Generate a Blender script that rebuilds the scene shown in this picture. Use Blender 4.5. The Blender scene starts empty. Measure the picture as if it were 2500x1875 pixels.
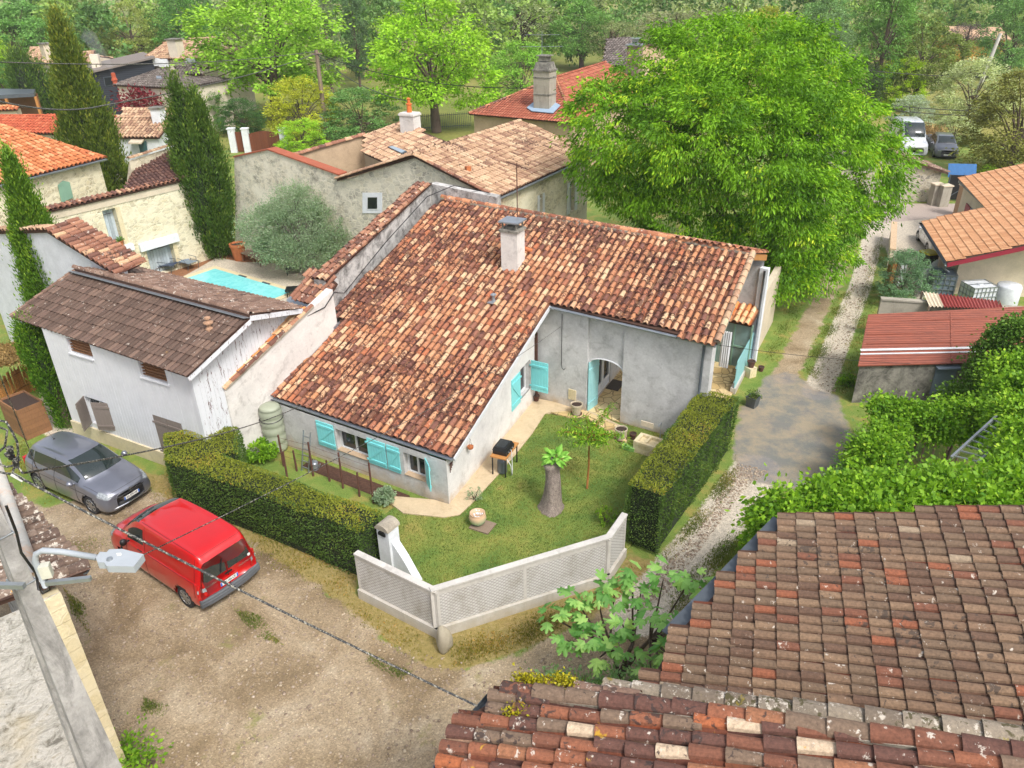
import bpy, math, random
import numpy as np
from mathutils import Vector, Matrix

# ------------------------------------------------------------ camera, world, sun, exposure
S = bpy.context.scene
F_PX, PITCH, ROLL, CAM_H = 1896.8, 0.4956, -0.0198, 14.331
cam_d = bpy.data.cameras.new("camera"); cam = bpy.data.objects.new("camera", cam_d)
S.collection.objects.link(cam); S.camera = cam
cam_d.sensor_width = 36.0; cam_d.lens = F_PX / 2500 * 36; cam_d.clip_start = 0.1; cam_d.clip_end = 2000
cam.matrix_world = Matrix.Translation((0, 0, CAM_H)) @ Matrix.Rotation(math.pi/2 - PITCH, 4, 'X') @ Matrix.Rotation(ROLL, 4, 'Z')
SUN_EL, SUN_AZ = math.radians(52), math.radians(147)     # azimuth clockwise from +Y
W = bpy.data.worlds.new("World"); S.world = W; W.use_nodes = True
nt = W.node_tree; nt.nodes.clear()
sky = nt.nodes.new('ShaderNodeTexSky'); sky.sky_type = 'NISHITA'; sky.sun_disc = False
sky.sun_elevation = SUN_EL; sky.sun_rotation = SUN_AZ; sky.dust_density = 4.0; sky.air_density = 1.0; sky.ozone_density = 1.0
hs = nt.nodes.new('ShaderNodeHueSaturation'); hs.inputs['Saturation'].default_value = 0.45
bg = nt.nodes.new('ShaderNodeBackground'); bg.inputs['Strength'].default_value = 0.14
wo = nt.nodes.new('ShaderNodeOutputWorld')
nt.links.new(sky.outputs[0], hs.inputs['Color']); nt.links.new(hs.outputs[0], bg.inputs['Color']); nt.links.new(bg.outputs[0], wo.inputs[0])
sun_d = bpy.data.lights.new("sun", 'SUN'); sun_d.energy = 1.5; sun_d.angle = math.radians(12); sun_d.color = (1.0, 0.965, 0.92)
sun = bpy.data.objects.new("sun", sun_d); S.collection.objects.link(sun)
_sd = Vector((math.sin(SUN_AZ)*math.cos(SUN_EL), math.cos(SUN_AZ)*math.cos(SUN_EL), math.sin(SUN_EL)))
sun.rotation_euler = _sd.to_track_quat('Z', 'Y').to_euler()
S.view_settings.view_transform = 'Standard'; S.view_settings.look = 'None'; S.view_settings.gamma = 1.0
S.view_settings.exposure = 0.80
S.render.engine = 'CYCLES'; S.cycles.max_bounces = 6; S.cycles.transparent_max_bounces = 8

# ------------------------------------------------------------ pixel of the survey photo -> world point
_c, _s = math.cos(PITCH), math.sin(PITCH); _cr, _sr = math.cos(ROLL), math.sin(ROLL)
CAM = np.array([0, 0, CAM_H])
def ray(px, py):
    u, v = px - 1250, py - 937.5
    u, v = u*_cr + v*_sr, -u*_sr + v*_cr
    return np.array([u, F_PX*_c - v*_s, -F_PX*_s - v*_c])
def G(px, py, z=0.0):
    D = ray(px, py); return CAM + D*((z-CAM_H)/D[2])
def P2(px, py, z=0.0): return G(px, py, z)[:2]
def plane3(a, b, c):
    a = np.array(a, float); n = np.cross(np.array(b, float)-a, np.array(c, float)-a); return a, n/np.linalg.norm(n)
def PP(px, py, pl):
    a, n = pl; D = ray(px, py); return CAM + D*(np.dot(a-CAM, n)/np.dot(D, n))
def VP(px, py, A, B):
    a = np.array([A[0], A[1], 0.]); b = np.array([B[0], B[1], 0.]); return PP(px, py, plane3(a, b, a+np.array([0, 0, 1.])))
def proj(P):
    x, y, z = P[0], P[1], P[2]-CAM_H; zc = y*_c - z*_s; u = F_PX*x/zc; v = -F_PX*(y*_s+z*_c)/zc
    return 1250+u*_cr-v*_sr, 937.5+u*_sr+v*_cr
def ZAT(P, py):
    lo, hi = -2., 40.
    for _ in range(50):
        m = (lo+hi)/2
        if proj((P[0], P[1], m))[1] > py: lo = m
        else: hi = m
    return m
def unit(v): v = np.array(v, float); return v/np.linalg.norm(v)
def V3(p, z=None): return np.array([p[0], p[1], (p[2] if len(p) > 2 else 0.) if z is None else z], float)
ZUP = np.array([0, 0, 1.])

# ------------------------------------------------------------ objects
COL = S.collection
def tag(o, label=None, cat=None, group=None, kind=None):
    if label: o['label'] = label
    if cat: o['category'] = cat
    if group: o['group'] = group
    if kind: o['kind'] = kind
    return o
def thing(name, label, cat, loc=(0, 0, 0), group=None):
    o = bpy.data.objects.new(name, None); COL.objects.link(o); o.location = tuple(loc); o.empty_display_size = 0.2
    return tag(o, label, cat, group)
def wloc(o):
    l = Vector(o.location)
    return l if o.parent is None else l + wloc(o.parent)
def mesh_obj(name, verts, faces, mats, parent=None, smooth=False, mi=None, attrs=None, local=False, label=None):
    me = bpy.data.meshes.new(name)
    verts = np.asarray(verts, np.float32)
    if isinstance(faces, np.ndarray):
        n, k = faces.shape
        me.vertices.add(len(verts)); me.vertices.foreach_set('co', verts.ravel())
        me.loops.add(n*k); me.loops.foreach_set('vertex_index', faces.astype(np.int32).ravel())
        me.polygons.add(n); me.polygons.foreach_set('loop_start', np.arange(0, n*k, k, dtype=np.int32))
        me.update(calc_edges=True)
    else:
        me.from_pydata([tuple(map(float, v)) for v in verts], [], faces)
    if not isinstance(mats, (list, tuple)): mats = [mats]
    for m in mats: me.materials.append(m)
    if mi is not None: me.polygons.foreach_set('material_index', np.asarray(mi, np.int32))
    for k, v in (attrs or {}).items():
        a = me.attributes.new(k, 'FLOAT', 'FACE'); a.data.foreach_set('value', np.asarray(v, np.float32))
    if smooth: me.polygons.foreach_set('use_smooth', np.ones(len(me.polygons), bool))
    o = bpy.data.objects.new(name, me); COL.objects.link(o)
    if label: o['label'] = label
    if parent is not None:
        o.parent = parent
        if not local: o.location = -wloc(parent)
    return o

class MB:
    def __init__(s): s.v = []; s.f = []; s.mi = []; s.r = []; s.m = 0; s.rr = None
    def add(s, vs, fs):
        b = len(s.v); s.v += [tuple(map(float, p)) for p in vs]
        r = random.random() if s.rr is None else s.rr
        for f in fs: s.f.append([i+b for i in f]); s.mi.append(s.m); s.r.append(r)
        return s
    def box(s, c, size, rz=0.0, taper=1.0):
        ax = np.array([math.cos(rz), math.sin(rz), 0]); ay = np.array([-math.sin(rz), math.cos(rz), 0])
        return s.obox(np.array(c, float), ax*size[0]/2, ay*size[1]/2, ZUP*size[2]/2, taper)
    def obox(s, c, hx, hy, hz, taper=1.0):
        c = np.array(c, float); hx, hy, hz = map(np.array, (hx, hy, hz)); vs = []
        for sz in (-1, 1):
            t = taper if sz > 0 else 1
            for sx, sy in ((-1, -1), (1, -1), (1, 1), (-1, 1)): vs.append(c+hx*sx*t+hy*sy*t+hz*sz)
        return s.add(vs, [(0, 3, 2, 1), (4, 5, 6, 7), (0, 1, 5, 4), (1, 2, 6, 5), (2, 3, 7, 6), (3, 0, 4, 7)])
    def bar(s, a, b, w, h, up=(0, 0, 1)):
        a = np.array(a, float); b = np.array(b, float); d = b-a; L = np.linalg.norm(d); d = d/L
        sd = np.cross(d, up); n_ = np.linalg.norm(sd); sd = sd/n_ if n_ > 1e-6 else np.array([1., 0, 0]); u2 = np.cross(sd, d)
        return s.obox((a+b)/2, d*L/2, sd*w/2, u2*h/2)
    def tube(s, pts, r, n=6, cap=True):
        pts = [np.array(p, float) for p in pts]; k = len(pts); rs = r if isinstance(r, (list, tuple, np.ndarray)) else [r]*k
        vs = []; ref = np.array([0, 0, 1.])
        for i, p in enumerate(pts):
            d = unit(pts[min(i+1, k-1)]-pts[max(i-1, 0)])
            if abs(np.dot(d, ref)) > 0.95: rf = np.array([1., 0, 0])
            else: rf = ref
            x = unit(np.cross(d, rf)); y = np.cross(x, d)
            if i > 0 and np.dot(x, px) < 0: x = -x; y = -y
            px = x
            for j in range(n):
                a = 2*math.pi*j/n; vs.append(p+(x*math.cos(a)+y*math.sin(a))*rs[i])
        fs = [(i*n+j, i*n+(j+1) % n, (i+1)*n+(j+1) % n, (i+1)*n+j) for i in range(k-1) for j in range(n)]
        if cap: fs += [tuple(range(n)), tuple(reversed(range((k-1)*n, k*n)))]
        return s.add(vs, fs)
    def lathe(s, c, prof, n=16, ax=None):
        c = np.array(c, float); vs = []
        if ax is None: X, Y, Z = np.array([1., 0, 0]), np.array([0, 1., 0]), ZUP
        else:
            Z = unit(ax); X = unit(np.cross(Z, (0, 0, 1.) if abs(Z[2]) < .9 else (1., 0, 0))); Y = np.cross(Z, X)
        for r, z in prof:
            for j in range(n):
                a = 2*math.pi*j/n; vs.append(c+X*r*math.cos(a)+Y*r*math.sin(a)+Z*z)
        k = len(prof)
        fs = [(i*n+j, i*n+(j+1) % n, (i+1)*n+(j+1) % n, (i+1)*n+j) for i in range(k-1) for j in range(n)]
        if prof[0][0] > 1e-4: fs.append(tuple(reversed(range(n))))
        if prof[-1][0] > 1e-4: fs.append(tuple(range((k-1)*n, k*n)))
        return s.add(vs, fs)
    def prism(s, pts, vec):
        pts = [np.array(p, float) for p in pts]; n = len(pts); vec = np.array(vec, float)
        return s.add(pts+[p+vec for p in pts], [tuple(range(n)), tuple(reversed(range(n, 2*n)))]+[(i, i+n, (i+1) % n+n, (i+1) % n) for i in range(n)])
    def poly(s, pts): return s.add(pts, [tuple(range(len(pts)))])
    def build(s, name, mats, parent=None, smooth=False, local=False, label=None):
        o = mesh_obj(name, s.v, s.f, mats, parent, smooth, s.mi, {'rnd': s.r}, local)
        if label: o['label'] = label
        return o

# ------------------------------------------------------------ materials
def hexc(h):
    h = h.lstrip('#'); v = [int(h[i:i+2], 16)/255 for i in (0, 2, 4)]
    return tuple(((x+.055)/1.055)**2.4 if x > .04045 else x/12.92 for x in v)+(1.,)
class NB:
    def __init__(s, name):
        s.mat = bpy.data.materials.new(name); s.mat.use_nodes = True; s.t = s.mat.node_tree; s.t.nodes.clear()
        s.out = s.t.nodes.new('ShaderNodeOutputMaterial'); s.p = s.t.nodes.new('ShaderNodeBsdfPrincipled')
        s.t.links.new(s.p.outputs[0], s.out.inputs[0]); s._tc = None
    def n(s, typ, **k):
        nd = s.t.nodes.new(typ)
        for a, b in k.items(): setattr(nd, a, b)
        return nd
    def link(s, a, b): s.t.links.new(a, b)
    def co(s, scale=(1, 1, 1), rotz=0.0):
        if s._tc is None: s._tc = s.n('ShaderNodeTexCoord')
        m = s.n('ShaderNodeMapping'); m.inputs['Scale'].default_value = scale; m.inputs['Rotation'].default_value = (0, 0, rotz)
        s.link(s._tc.outputs['Object'], m.inputs[0]); return m.outputs[0]
    def noise(s, scale, detail=4, rough=.6, co=None, dist=0.0):
        nd = s.n('ShaderNodeTexNoise'); nd.inputs['Scale'].default_value = scale; nd.inputs['Detail'].default_value = detail
        nd.inputs['Roughness'].default_value = rough; nd.inputs['Distortion'].default_value = dist
        s.link(co if co is not None else s.co(), nd.inputs['Vector']); return nd.outputs['Fac']
    def vor(s, scale, feature='F1', co=None, out='Distance', rnd=1.0):
        nd = s.n('ShaderNodeTexVoronoi', feature=feature); nd.inputs['Scale'].default_value = scale; nd.inputs['Randomness'].default_value = rnd
        s.link(co if co is not None else s.co(), nd.inputs['Vector']); return nd.outputs[out]
    def attr(s, name, out='Fac'):
        nd = s.n('ShaderNodeAttribute', attribute_name=name); return nd.outputs[out]
    def ramp(s, fac, stops, interp='LINEAR'):
        nd = s.n('ShaderNodeValToRGB'); cr = nd.color_ramp; cr.interpolation = interp
        while len(cr.elements) > 1: cr.elements.remove(cr.elements[-1])
        for i, (p, c) in enumerate(stops):
            e = cr.elements[0] if i == 0 else cr.elements.new(p)
            e.position = p; e.color = c if isinstance(c, (tuple, list)) else (c, c, c, 1)
        s.link(fac, nd.inputs[0]); return nd.outputs[0]
    def math(s, op, a, b=0.0, clamp=False):
        nd = s.n('ShaderNodeMath', operation=op, use_clamp=clamp)
        for i, x in enumerate((a, b)):
            if isinstance(x, (int, float)): nd.inputs[i].default_value = x
            else: s.link(x, nd.inputs[i])
        return nd.outputs[0]
    def mix(s, fac, a, b, blend='MIX'):
        nd = s.n('ShaderNodeMix', data_type='RGBA', blend_type=blend)
        for i, x in ((0, fac), (6, a), (7, b)):
            if isinstance(x, (int, float)): nd.inputs[i].default_value = x
            elif isinstance(x, (tuple, list)): nd.inputs[i].default_value = x
            else: s.link(x, nd.inputs[i])
        return nd.outputs[2]
    def bump(s, h, strength=.3, dist=.02):
        nd = s.n('ShaderNodeBump'); nd.inputs['Strength'].default_value = strength; nd.inputs['Distance'].default_value = dist
        s.link(h, nd.inputs['Height']); s.link(nd.outputs[0], s.p.inputs['Normal']); return nd
    def done(s, col, rough=.85, **k):
        if isinstance(col, (tuple, list)): s.p.inputs['Base Color'].default_value = col
        else: s.link(col, s.p.inputs['Base Color'])
        if isinstance(rough, (int, float)): s.p.inputs['Roughness'].default_value = rough
        else: s.link(rough, s.p.inputs['Roughness'])
        for a, b in k.items(): s.p.inputs[a.replace('_', ' ')].default_value = b
        return s.mat

_MC = {}
def flat(name, col, rough=.6, var=.12, scale=6.0, **k):
    if name in _MC: return _MC[name]
    b = NB(name); c = hexc(col) if isinstance(col, str) else col
    n = b.noise(scale, 4); f = b.ramp(n, [(.3, 1-var), (.7, 1+var)])
    _MC[name] = b.done(b.mix(1.0, c, f, 'MULTIPLY'), rough, **k); return _MC[name]

def m_tile(name, pal, spots='#2a1a16', spot_amt=.5, lichen=None, lich_amt=.0, white=0.0, panc=.35, fine=.35, bigdirt=None, seed=0):
    """pal: list of (position, colour) picked per tile; spots = dark growth, lichen = coloured growth"""
    b = NB(name); r = b.attr('rnd'); r2 = b.attr('rnd2')
    base = b.ramp(r, [(p, hexc(c)) for p, c in pal], 'CONSTANT')
    off = b.co((1, 1, 1)); n1 = b.noise(22, 5, .7)
    base = b.mix(1.0, base, b.ramp(n1, [(.25, 1-fine), (.75, 1+fine)]), 'MULTIPLY')
    sp = b.noise(9.0, 3, .55, dist=.6)
    amt = b.math('ADD', b.math('MULTIPLY', r2, .20), b.math('MULTIPLY', b.math('SUBTRACT', b.noise(.30, 3), .18), .82))
    th = b.math('ADD', sp, b.math('SUBTRACT', amt, .36+.30*(1-spot_amt)))
    base = b.mix(b.ramp(th, [(.50, 0), (.56, .85)]), base, hexc(spots))
    if white > 0:
        w = b.noise(6.5, 4, .7, co=b.co((1.3, 1.1, 1)), dist=.15)
        base = b.mix(b.ramp(w, [(.66-.2*white, 0), (.72-.2*white, .8)]), base, hexc('#cfc6b8'))
    if lichen:
        l = b.noise(2.3, 5, .6, co=b.co((1.1, .9, 1.2)), dist=.4)
        base = b.mix(b.ramp(l, [(.70-.2*lich_amt, 0), (.73-.2*lich_amt, .9)]), base, hexc(lichen))
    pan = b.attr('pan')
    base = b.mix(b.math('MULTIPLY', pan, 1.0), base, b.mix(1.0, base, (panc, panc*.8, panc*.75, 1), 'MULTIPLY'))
    b.bump(b.math('ADD', n1, b.math('MULTIPLY', sp, .5)), .35, .012)
    return b.done(base, .88)

def m_plaster(name, col, stain='#5a5148', stain_amt=.3, streak=False, low='#c0a070', low_amt=.0, bump=.35, bscale=9, lowz=.9, mot=.10):
    b = NB(name); c = hexc(col)
    n = b.noise(1.7, 5, .65); n2 = b.noise(14, 4, .7)
    base = b.mix(1.0, c, b.ramp(n, [(.25, 1-mot*1.6), (.75, 1+mot)]), 'MULTIPLY')
    base = b.mix(1.0, base, b.ramp(n2, [(.3, 1-mot*.7), (.7, 1+mot*.6)]), 'MULTIPLY')
    st = b.noise(2.2 if not streak else 3.0, 6, .75, co=b.co((1, 1, .28 if streak else 1)), dist=.5)
    base = b.mix(b.ramp(st, [(.62-.25*stain_amt, 0), (.80-.2*stain_amt, .25+.65*stain_amt)]), base, hexc(stain))
    if low_amt > 0:
        sep = b.n('ShaderNodeSeparateXYZ'); b.link(b.co(), sep.inputs[0])
        h = b.math('ADD', sep.outputs[2], b.math('MULTIPLY', b.noise(2.5, 4), .9))
        base = b.mix(b.ramp(h, [(lowz*.45, low_amt), (lowz, 0)] if lowz < 1 else [(.3, low_amt), (.99, 0)]), base, hexc(low))
    b.bump(b.noise(bscale, 6, .75), bump, .03)
    return b.done(base, .92)

def m_stone(name, mortar='#d8cdb0', stones=('#b5a78a', '#d9cba8', '#9d9684', '#c8b27e'), scale=3.2, gap=.06, stain=None, stain_amt=.3, squash=1.6, bump=.7):
    b = NB(name); co = b.co((1, 1, squash)); w = b.noise(3, 3, .5, co=co)
    mp = b.n('ShaderNodeVectorMath', operation='ADD'); b.link(co, mp.inputs[0])
    sc = b.n('ShaderNodeVectorMath', operation='SCALE'); cn = b.n('ShaderNodeCombineXYZ'); b.link(w, cn.inputs[0]); b.link(w, cn.inputs[1]); b.link(w, cn.inputs[2])
    b.link(cn.outputs[0], sc.inputs[0]); sc.inputs['Scale'].default_value = .35; b.link(sc.outputs[0], mp.inputs[1])
    d = b.vor(scale, 'DISTANCE_TO_EDGE', mp.outputs[0]); cc = b.vor(scale, 'F1', mp.outputs[0], 'Color')
    sx = b.n('ShaderNodeSeparateColor'); b.link(cc, sx.inputs[0])
    k = len(stones); sc_ = b.ramp(sx.outputs[0], [(i/k, hexc(h)) for i, h in enumerate(stones)], 'CONSTANT')
    sc_ = b.mix(1.0, sc_, b.ramp(b.noise(16, 4, .7), [(.3, .75), (.7, 1.2)]), 'MULTIPLY')
    cov = b.ramp(b.noise(1.3, 3), [(.35, .15), (.62, 1)])
    f = b.math('MULTIPLY', b.ramp(d, [(gap*.6, 0), (gap*1.6, 1)]), cov)
    base = b.mix(f, hexc(mortar), sc_)
    if stain:
        st = b.noise(1.1, 6, .75); base = b.mix(b.ramp(st, [(.62-.25*stain_amt, 0), (.78-.2*stain_amt, .75)]), base, hexc(stain))
    b.bump(b.math('ADD', b.math('MULTIPLY', f, .6), b.math('MULTIPLY', b.noise(20, 4), .4)), bump, .04)
    return b.done(base, .92)

def m_leaf(name, c1, c2, trans=.35, rough=.55, c3=None):
    b = NB(name); r = b.attr('rnd')
    stops = [(0, hexc(c1)), (.8, hexc(c2))]
    if c3: stops.append((1.0, hexc(c3)))
    col = b.ramp(r, stops)
    oi = b.n('ShaderNodeObjectInfo'); col = b.mix(1.0, col, oi.outputs['Color'], 'MULTIPLY')
    b.link(col, b.p.inputs['Base Color']); b.p.inputs['Roughness'].default_value = rough; b.p.inputs['Specular IOR Level'].default_value = .25
    tr = b.n('ShaderNodeBsdfTranslucent'); b.link(b.mix(1.0, col, (1.25, 1.3, .6, 1), 'MULTIPLY'), tr.inputs['Color'])
    mx = b.n('ShaderNodeMixShader'); mx.inputs[0].default_value = trans
    b.link(b.p.outputs[0], mx.inputs[1]); b.link(tr.outputs[0], mx.inputs[2]); b.link(mx.outputs[0], b.out.inputs[0])
    return b.mat

def m_wood(name, col, dark='#3a2a20', amt=.4, scale=(14, 14, 1.5), rough=.75, planks=None):
    b = NB(name); n = b.noise(3, 5, .7, co=b.co(scale)); base = b.mix(b.ramp(n, [(.45, 0), (.75, amt)]), hexc(col), hexc(dark))
    r = b.attr('rnd'); base = b.mix(1.0, base, b.ramp(r, [(0, .8), (1, 1.15)]), 'MULTIPLY')
    b.bump(n, .2, .01); return b.done(base, rough)

# ------------------------------------------------------------ tile roofs
def tile_roof(name, poly, mat, parent, pitch=.22, row=.33, rad=.085, udir=None, seed=1, jitter=.012, deck=None, deck_t=.10, over=.06, dark_mat=None, K=6, flatk=1.0, kinds=None, holes=(), rfun=None, skew=True):
    """poly: 3-D points of one roof plane, first two points along the eave; tiles run up the slope"""
    rng = np.random.default_rng(seed)
    P = [np.array(p, float) for p in poly]; o, n = plane3(P[0], P[1], P[2])
    if n[2] < 0: n = -n
    P = [np.array([p[0], p[1], o[2]-(n[0]*(p[0]-o[0])+n[1]*(p[1]-o[1]))/n[2]]) for p in P]
    E = P[1]-P[0] if udir is None else np.array([udir[0], udir[1], 0.])
    E = E-n*np.dot(E, n); U0 = unit(P[1]-P[0]-n*np.dot(P[1]-P[0], n))
    Vh = unit(np.cross(n, E if udir is None else E))           # up-slope direction (perpendicular to E)
    if Vh[2] < 0: Vh = -Vh
    Ud = unit(np.cross(Vh, n)); 
    if np.dot(Ud, U0) < 0: Ud = -Ud
    # lattice: columns spaced along Ud, rows follow the eave skew
    sk = np.dot(U0, Vh)/max(1e-6, np.dot(U0, Ud)) if skew else 0.0
    uv = np.array([[np.dot(p-o, Ud), np.dot(p-o, Vh)-sk*np.dot(p-o, Ud)] for p in P])
    def inside(x, y, q=uv):
        r = np.zeros(x.shape, bool); m = len(q)
        for i in range(m):
            x1, y1 = q[i]; x2, y2 = q[(i+1) % m]
            c = ((y1 > y) != (y2 > y)) & (x < (x2-x1)*(y-y1)/(y2-y1+1e-12)+x1); r ^= c
        return r
    u0, u1 = uv[:, 0].min(), uv[:, 0].max(); v0, v1 = uv[:, 1].min(), uv[:, 1].max()
    nu = int(math.ceil((u1-u0)/pitch)); nv = int(math.ceil((v1-v0)/row))
    I, J = np.meshgrid(np.arange(nu), np.arange(nv), indexing='ij'); I = I.ravel(); J = J.ravel()
    cu = u0+(I+.5)*pitch; cv = v0+J*row-over*.0
    ok = inside(cu, cv+row*.5)
    for h in holes:
        hq = np.array([[np.dot(np.array(p)-o, Ud), np.dot(np.array(p)-o, Vh)-sk*np.dot(np.array(p)-o, Ud)] for p in h]); ok &= ~inside(cu, cv+row*.5, hq)
    cu = cu[ok]; cv = cv[ok]; I = I[ok]; J = J[ok]; m = len(cu)
    cu = cu+rng.normal(0, jitter, m); cvv = cv+sk*cu-over+rng.normal(0, jitter, m)
    L = row+.07; ang = np.linspace(0, math.pi, K+1)
    r_lo = rad*(1+rng.normal(0, .03, m)); r_hi = rad*.84*np.ones(m); tw = rng.normal(0, .012, m); lift = .03
    # rings: lower outer, upper outer, lower inner(lip)
    def ring(r, vv, h, sh=0):
        x = np.cos(ang)[None, :]*r[:, None]; z = np.sin(ang)[None, :]*r[:, None]*flatk
        uu = cu[:, None]+x+(tw*(vv))[:, None]+sh
        pos = o[None, None]+uu[..., None]*Ud+((cvv+vv)[:, None, None])*Vh+(z+h[:, None] if hasattr(h, 'shape') else z+h)[..., None]*n
        return pos
    hl = lift+rng.normal(0, .004, m)
    A = ring(r_lo, 0, hl+.012); B = ring(r_hi, L, hl*0+.012); C = ring(r_lo-.014, 0, hl+.008)
    k1 = K+1; verts = [np.concatenate([A, B, C], 1).reshape(-1, 3)]; base = np.arange(m)*(3*k1)
    fs = []; rn = []; r2 = []; pn = []
    tr = rng.random(m)
    if rfun is not None: tr = rfun(cu-u0, cvv, tr, rng)
    t2 = rng.random(m)
    for j in range(K):
        fs.append(np.stack([base+j, base+j+1, base+k1+j+1, base+k1+j], 1)); rn.append(tr); r2.append(t2); pn.append(np.zeros(m))
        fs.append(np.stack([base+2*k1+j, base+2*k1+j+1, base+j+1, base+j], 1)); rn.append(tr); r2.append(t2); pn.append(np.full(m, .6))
    # pans between covers
    nb = m*3*k1; hw = pitch*.5-rad*.55
    xs = np.linspace(-hw, hw, 4); zz = [.03, .0, .0, .03]
    def pr(vv, h):
        uu = (cu+pitch*.5)[:, None]+xs[None]; return o+uu[..., None]*Ud+((cvv+vv)[:, None, None])*Vh+(np.array(zz)[None]+h)[..., None]*n
    Q = np.concatenate([pr(0, .022), pr(L, .0)], 1).reshape(-1, 3); verts.append(Q); b2 = nb+np.arange(m)*8
    for j in range(3):
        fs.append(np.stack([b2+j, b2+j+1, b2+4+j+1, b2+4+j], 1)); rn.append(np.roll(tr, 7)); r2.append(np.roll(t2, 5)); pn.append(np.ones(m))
    F = np.concatenate(fs); V = np.concatenate(verts)
    mats = [mat]; mi = np.zeros(len(F), int)
    # deck below the tiles
    dk = [p-n*.005 for p in P]; nn = len(P); base = len(V)
    V = np.concatenate([V, np.array(dk), np.array([p-n*deck_t for p in dk])])
    polys = [list(map(int, f)) for f in F]; polys.append([base+i for i in range(nn)]); polys.append([base+nn+i for i in range(nn)][::-1])
    for i in range(nn): polys.append([base+i, base+nn+i, base+nn+(i+1) % nn, base+(i+1) % nn])
    extra = nn+2; mats.append(deck or MT['deck'])
    mi = list(mi)+[1]*extra
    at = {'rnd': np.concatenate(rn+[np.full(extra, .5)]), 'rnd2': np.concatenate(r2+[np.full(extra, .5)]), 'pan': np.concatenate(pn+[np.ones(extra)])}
    return mesh_obj(name, V, polys, mats, parent, False, mi, at)

def tile_line(name, pts, mat, parent, rad=.11, L=.36, seed=3, n=8, mortar=None, up=None, tag_label=None):
    """a row of half-round tiles laid end to end along a polyline (ridges, hips, wall tops)"""
    rng = random.Random(seed); V = []; Fc = []; rn = []; r2 = []; pn = []; mi = []
    for a, b in zip(pts[:-1], pts[1:]):
        a = np.array(a, float); b = np.array(b, float); d = b-a; D = np.linalg.norm(d); d /= D; k = max(1, round(D/L)); l = D/k
        sd = unit(np.cross(d, ZUP)); u2 = np.cross(sd, d)
        for i in range(k):
            r0 = rad*rng.uniform(.95, 1.06); r1 = r0*.86; c0 = a+d*(i*l-.03)+sd*rng.uniform(-.01, .01)+u2*.02; c1 = a+d*((i+1)*l+.03)+sd*rng.uniform(-.01, .01)
            base = len(V); rv = rng.random(); rw = rng.random()
            for c, r in ((c0, r0), (c1, r1), (c0, r0-.015)):
                for j in range(n+1):
                    t = math.pi*j/n; V.append(c+sd*math.cos(t)*r+u2*math.sin(t)*r)
            for j in range(n):
                Fc.append([base+j, base+j+1, base+n+1+j+1, base+n+1+j]); Fc.append([base+2*(n+1)+j, base+2*(n+1)+j+1, base+j+1, base+j])
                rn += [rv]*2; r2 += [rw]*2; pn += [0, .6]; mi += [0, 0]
        if mortar:
            base = len(V); w = rad*.95
            for c in (a, b):
                for x, z in ((-w, -.05), (-w, .03), (w, .03), (w, -.05)): V.append(c+sd*x+u2*z)
            for q in ((0, 1, 5, 4), (1, 2, 6, 5), (2, 3, 7, 6), (0, 3, 2, 1), (4, 5, 6, 7)):
                Fc.append([base+t for t in q]); rn.append(.5); r2.append(.5); pn.append(0); mi.append(1)
    return mesh_obj(name, V, Fc, [mat]+([mortar] if mortar else []), parent, False, mi, {'rnd': rn, 'rnd2': r2, 'pan': pn})

# ------------------------------------------------------------ walls with openings
def facade(mb, A, B, z0, zA, zB, ops=(), depth=.22, side=-1, back=True):
    """vertical wall face from A to B (plan points); ops = (s0,s1,z0,z1) in metres along A->B. side -1: outside is to the right of A->B"""
    A = V3(A, 0); B = V3(B, 0); d = B-A; L = np.linalg.norm(d); d /= L; nrm = np.array([d[1], -d[0], 0])*(-side)*1.0
    nrm = np.array([d[1], -d[0], 0]) if side < 0 else np.array([-d[1], d[0], 0])
    top = lambda s: zA+(zB-zA)*s/L
    def pt(s, z, k=0.0): return A+d*s+ZUP*z-nrm*k
    cuts = sorted(set([0, L]+[o[0] for o in ops]+[o[1] for o in ops]))
    for s0, s1 in zip(cuts[:-1], cuts[1:]):
        if s1-s0 < 1e-5: continue
        mid = (s0+s1)/2; oo = sorted([o for o in ops if o[0] < mid < o[1]], key=lambda o: o[2]); z = z0
        for o in oo:
            if o[2] > z: mb.poly([pt(s0, z), pt(s1, z), pt(s1, o[2]), pt(s0, o[2])])
            z = o[3]
        mb.poly([pt(s0, z), pt(s1, z), pt(s1, top(s1)), pt(s0, top(s0))])
    for s0, s1, a, b in ops:
        mb.poly([pt(s0, a), pt(s0, b), pt(s0, b, depth), pt(s0, a, depth)]); mb.poly([pt(s1, a), pt(s1, b), pt(s1, b, depth), pt(s1, a, depth)])
        mb.poly([pt(s0, a), pt(s1, a), pt(s1, a, depth), pt(s0, a, depth)]); mb.poly([pt(s0, b), pt(s1, b), pt(s1, b, depth), pt(s0, b, depth)])
    return pt, nrm, d

def window(parent, pt, nrm, d, op, fm, gm, depth=.14, fw=.06, mull=1, name='window'):
    s0, s1, a, b = op; m = MB(); 
    def bar(sa, za, sb, zb, w): m.bar(pt(sa, za, depth), pt(sb, zb, depth), w, .05, up=nrm)
    e = fw/2
    bar(s0+e, a, s0+e, b, fw); bar(s1-e, a, s1-e, b, fw); bar(s0+fw, a+e, s1-fw, a+e, fw); bar(s0+fw, b-e, s1-fw, b-e, fw)
    for k in range(1, mull+1):
        x = s0+(s1-s0)*k/(mull+1); bar(x, a+fw, x, b-fw, fw*.9)
    w = m.build(name, fm, parent)
    g = MB(); g.poly([pt(s0, a, depth+.02), pt(s1, a, depth+.02), pt(s1, b, depth+.02), pt(s0, b, depth+.02)]); g.build('pane', gm, w)
    return w

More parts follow.
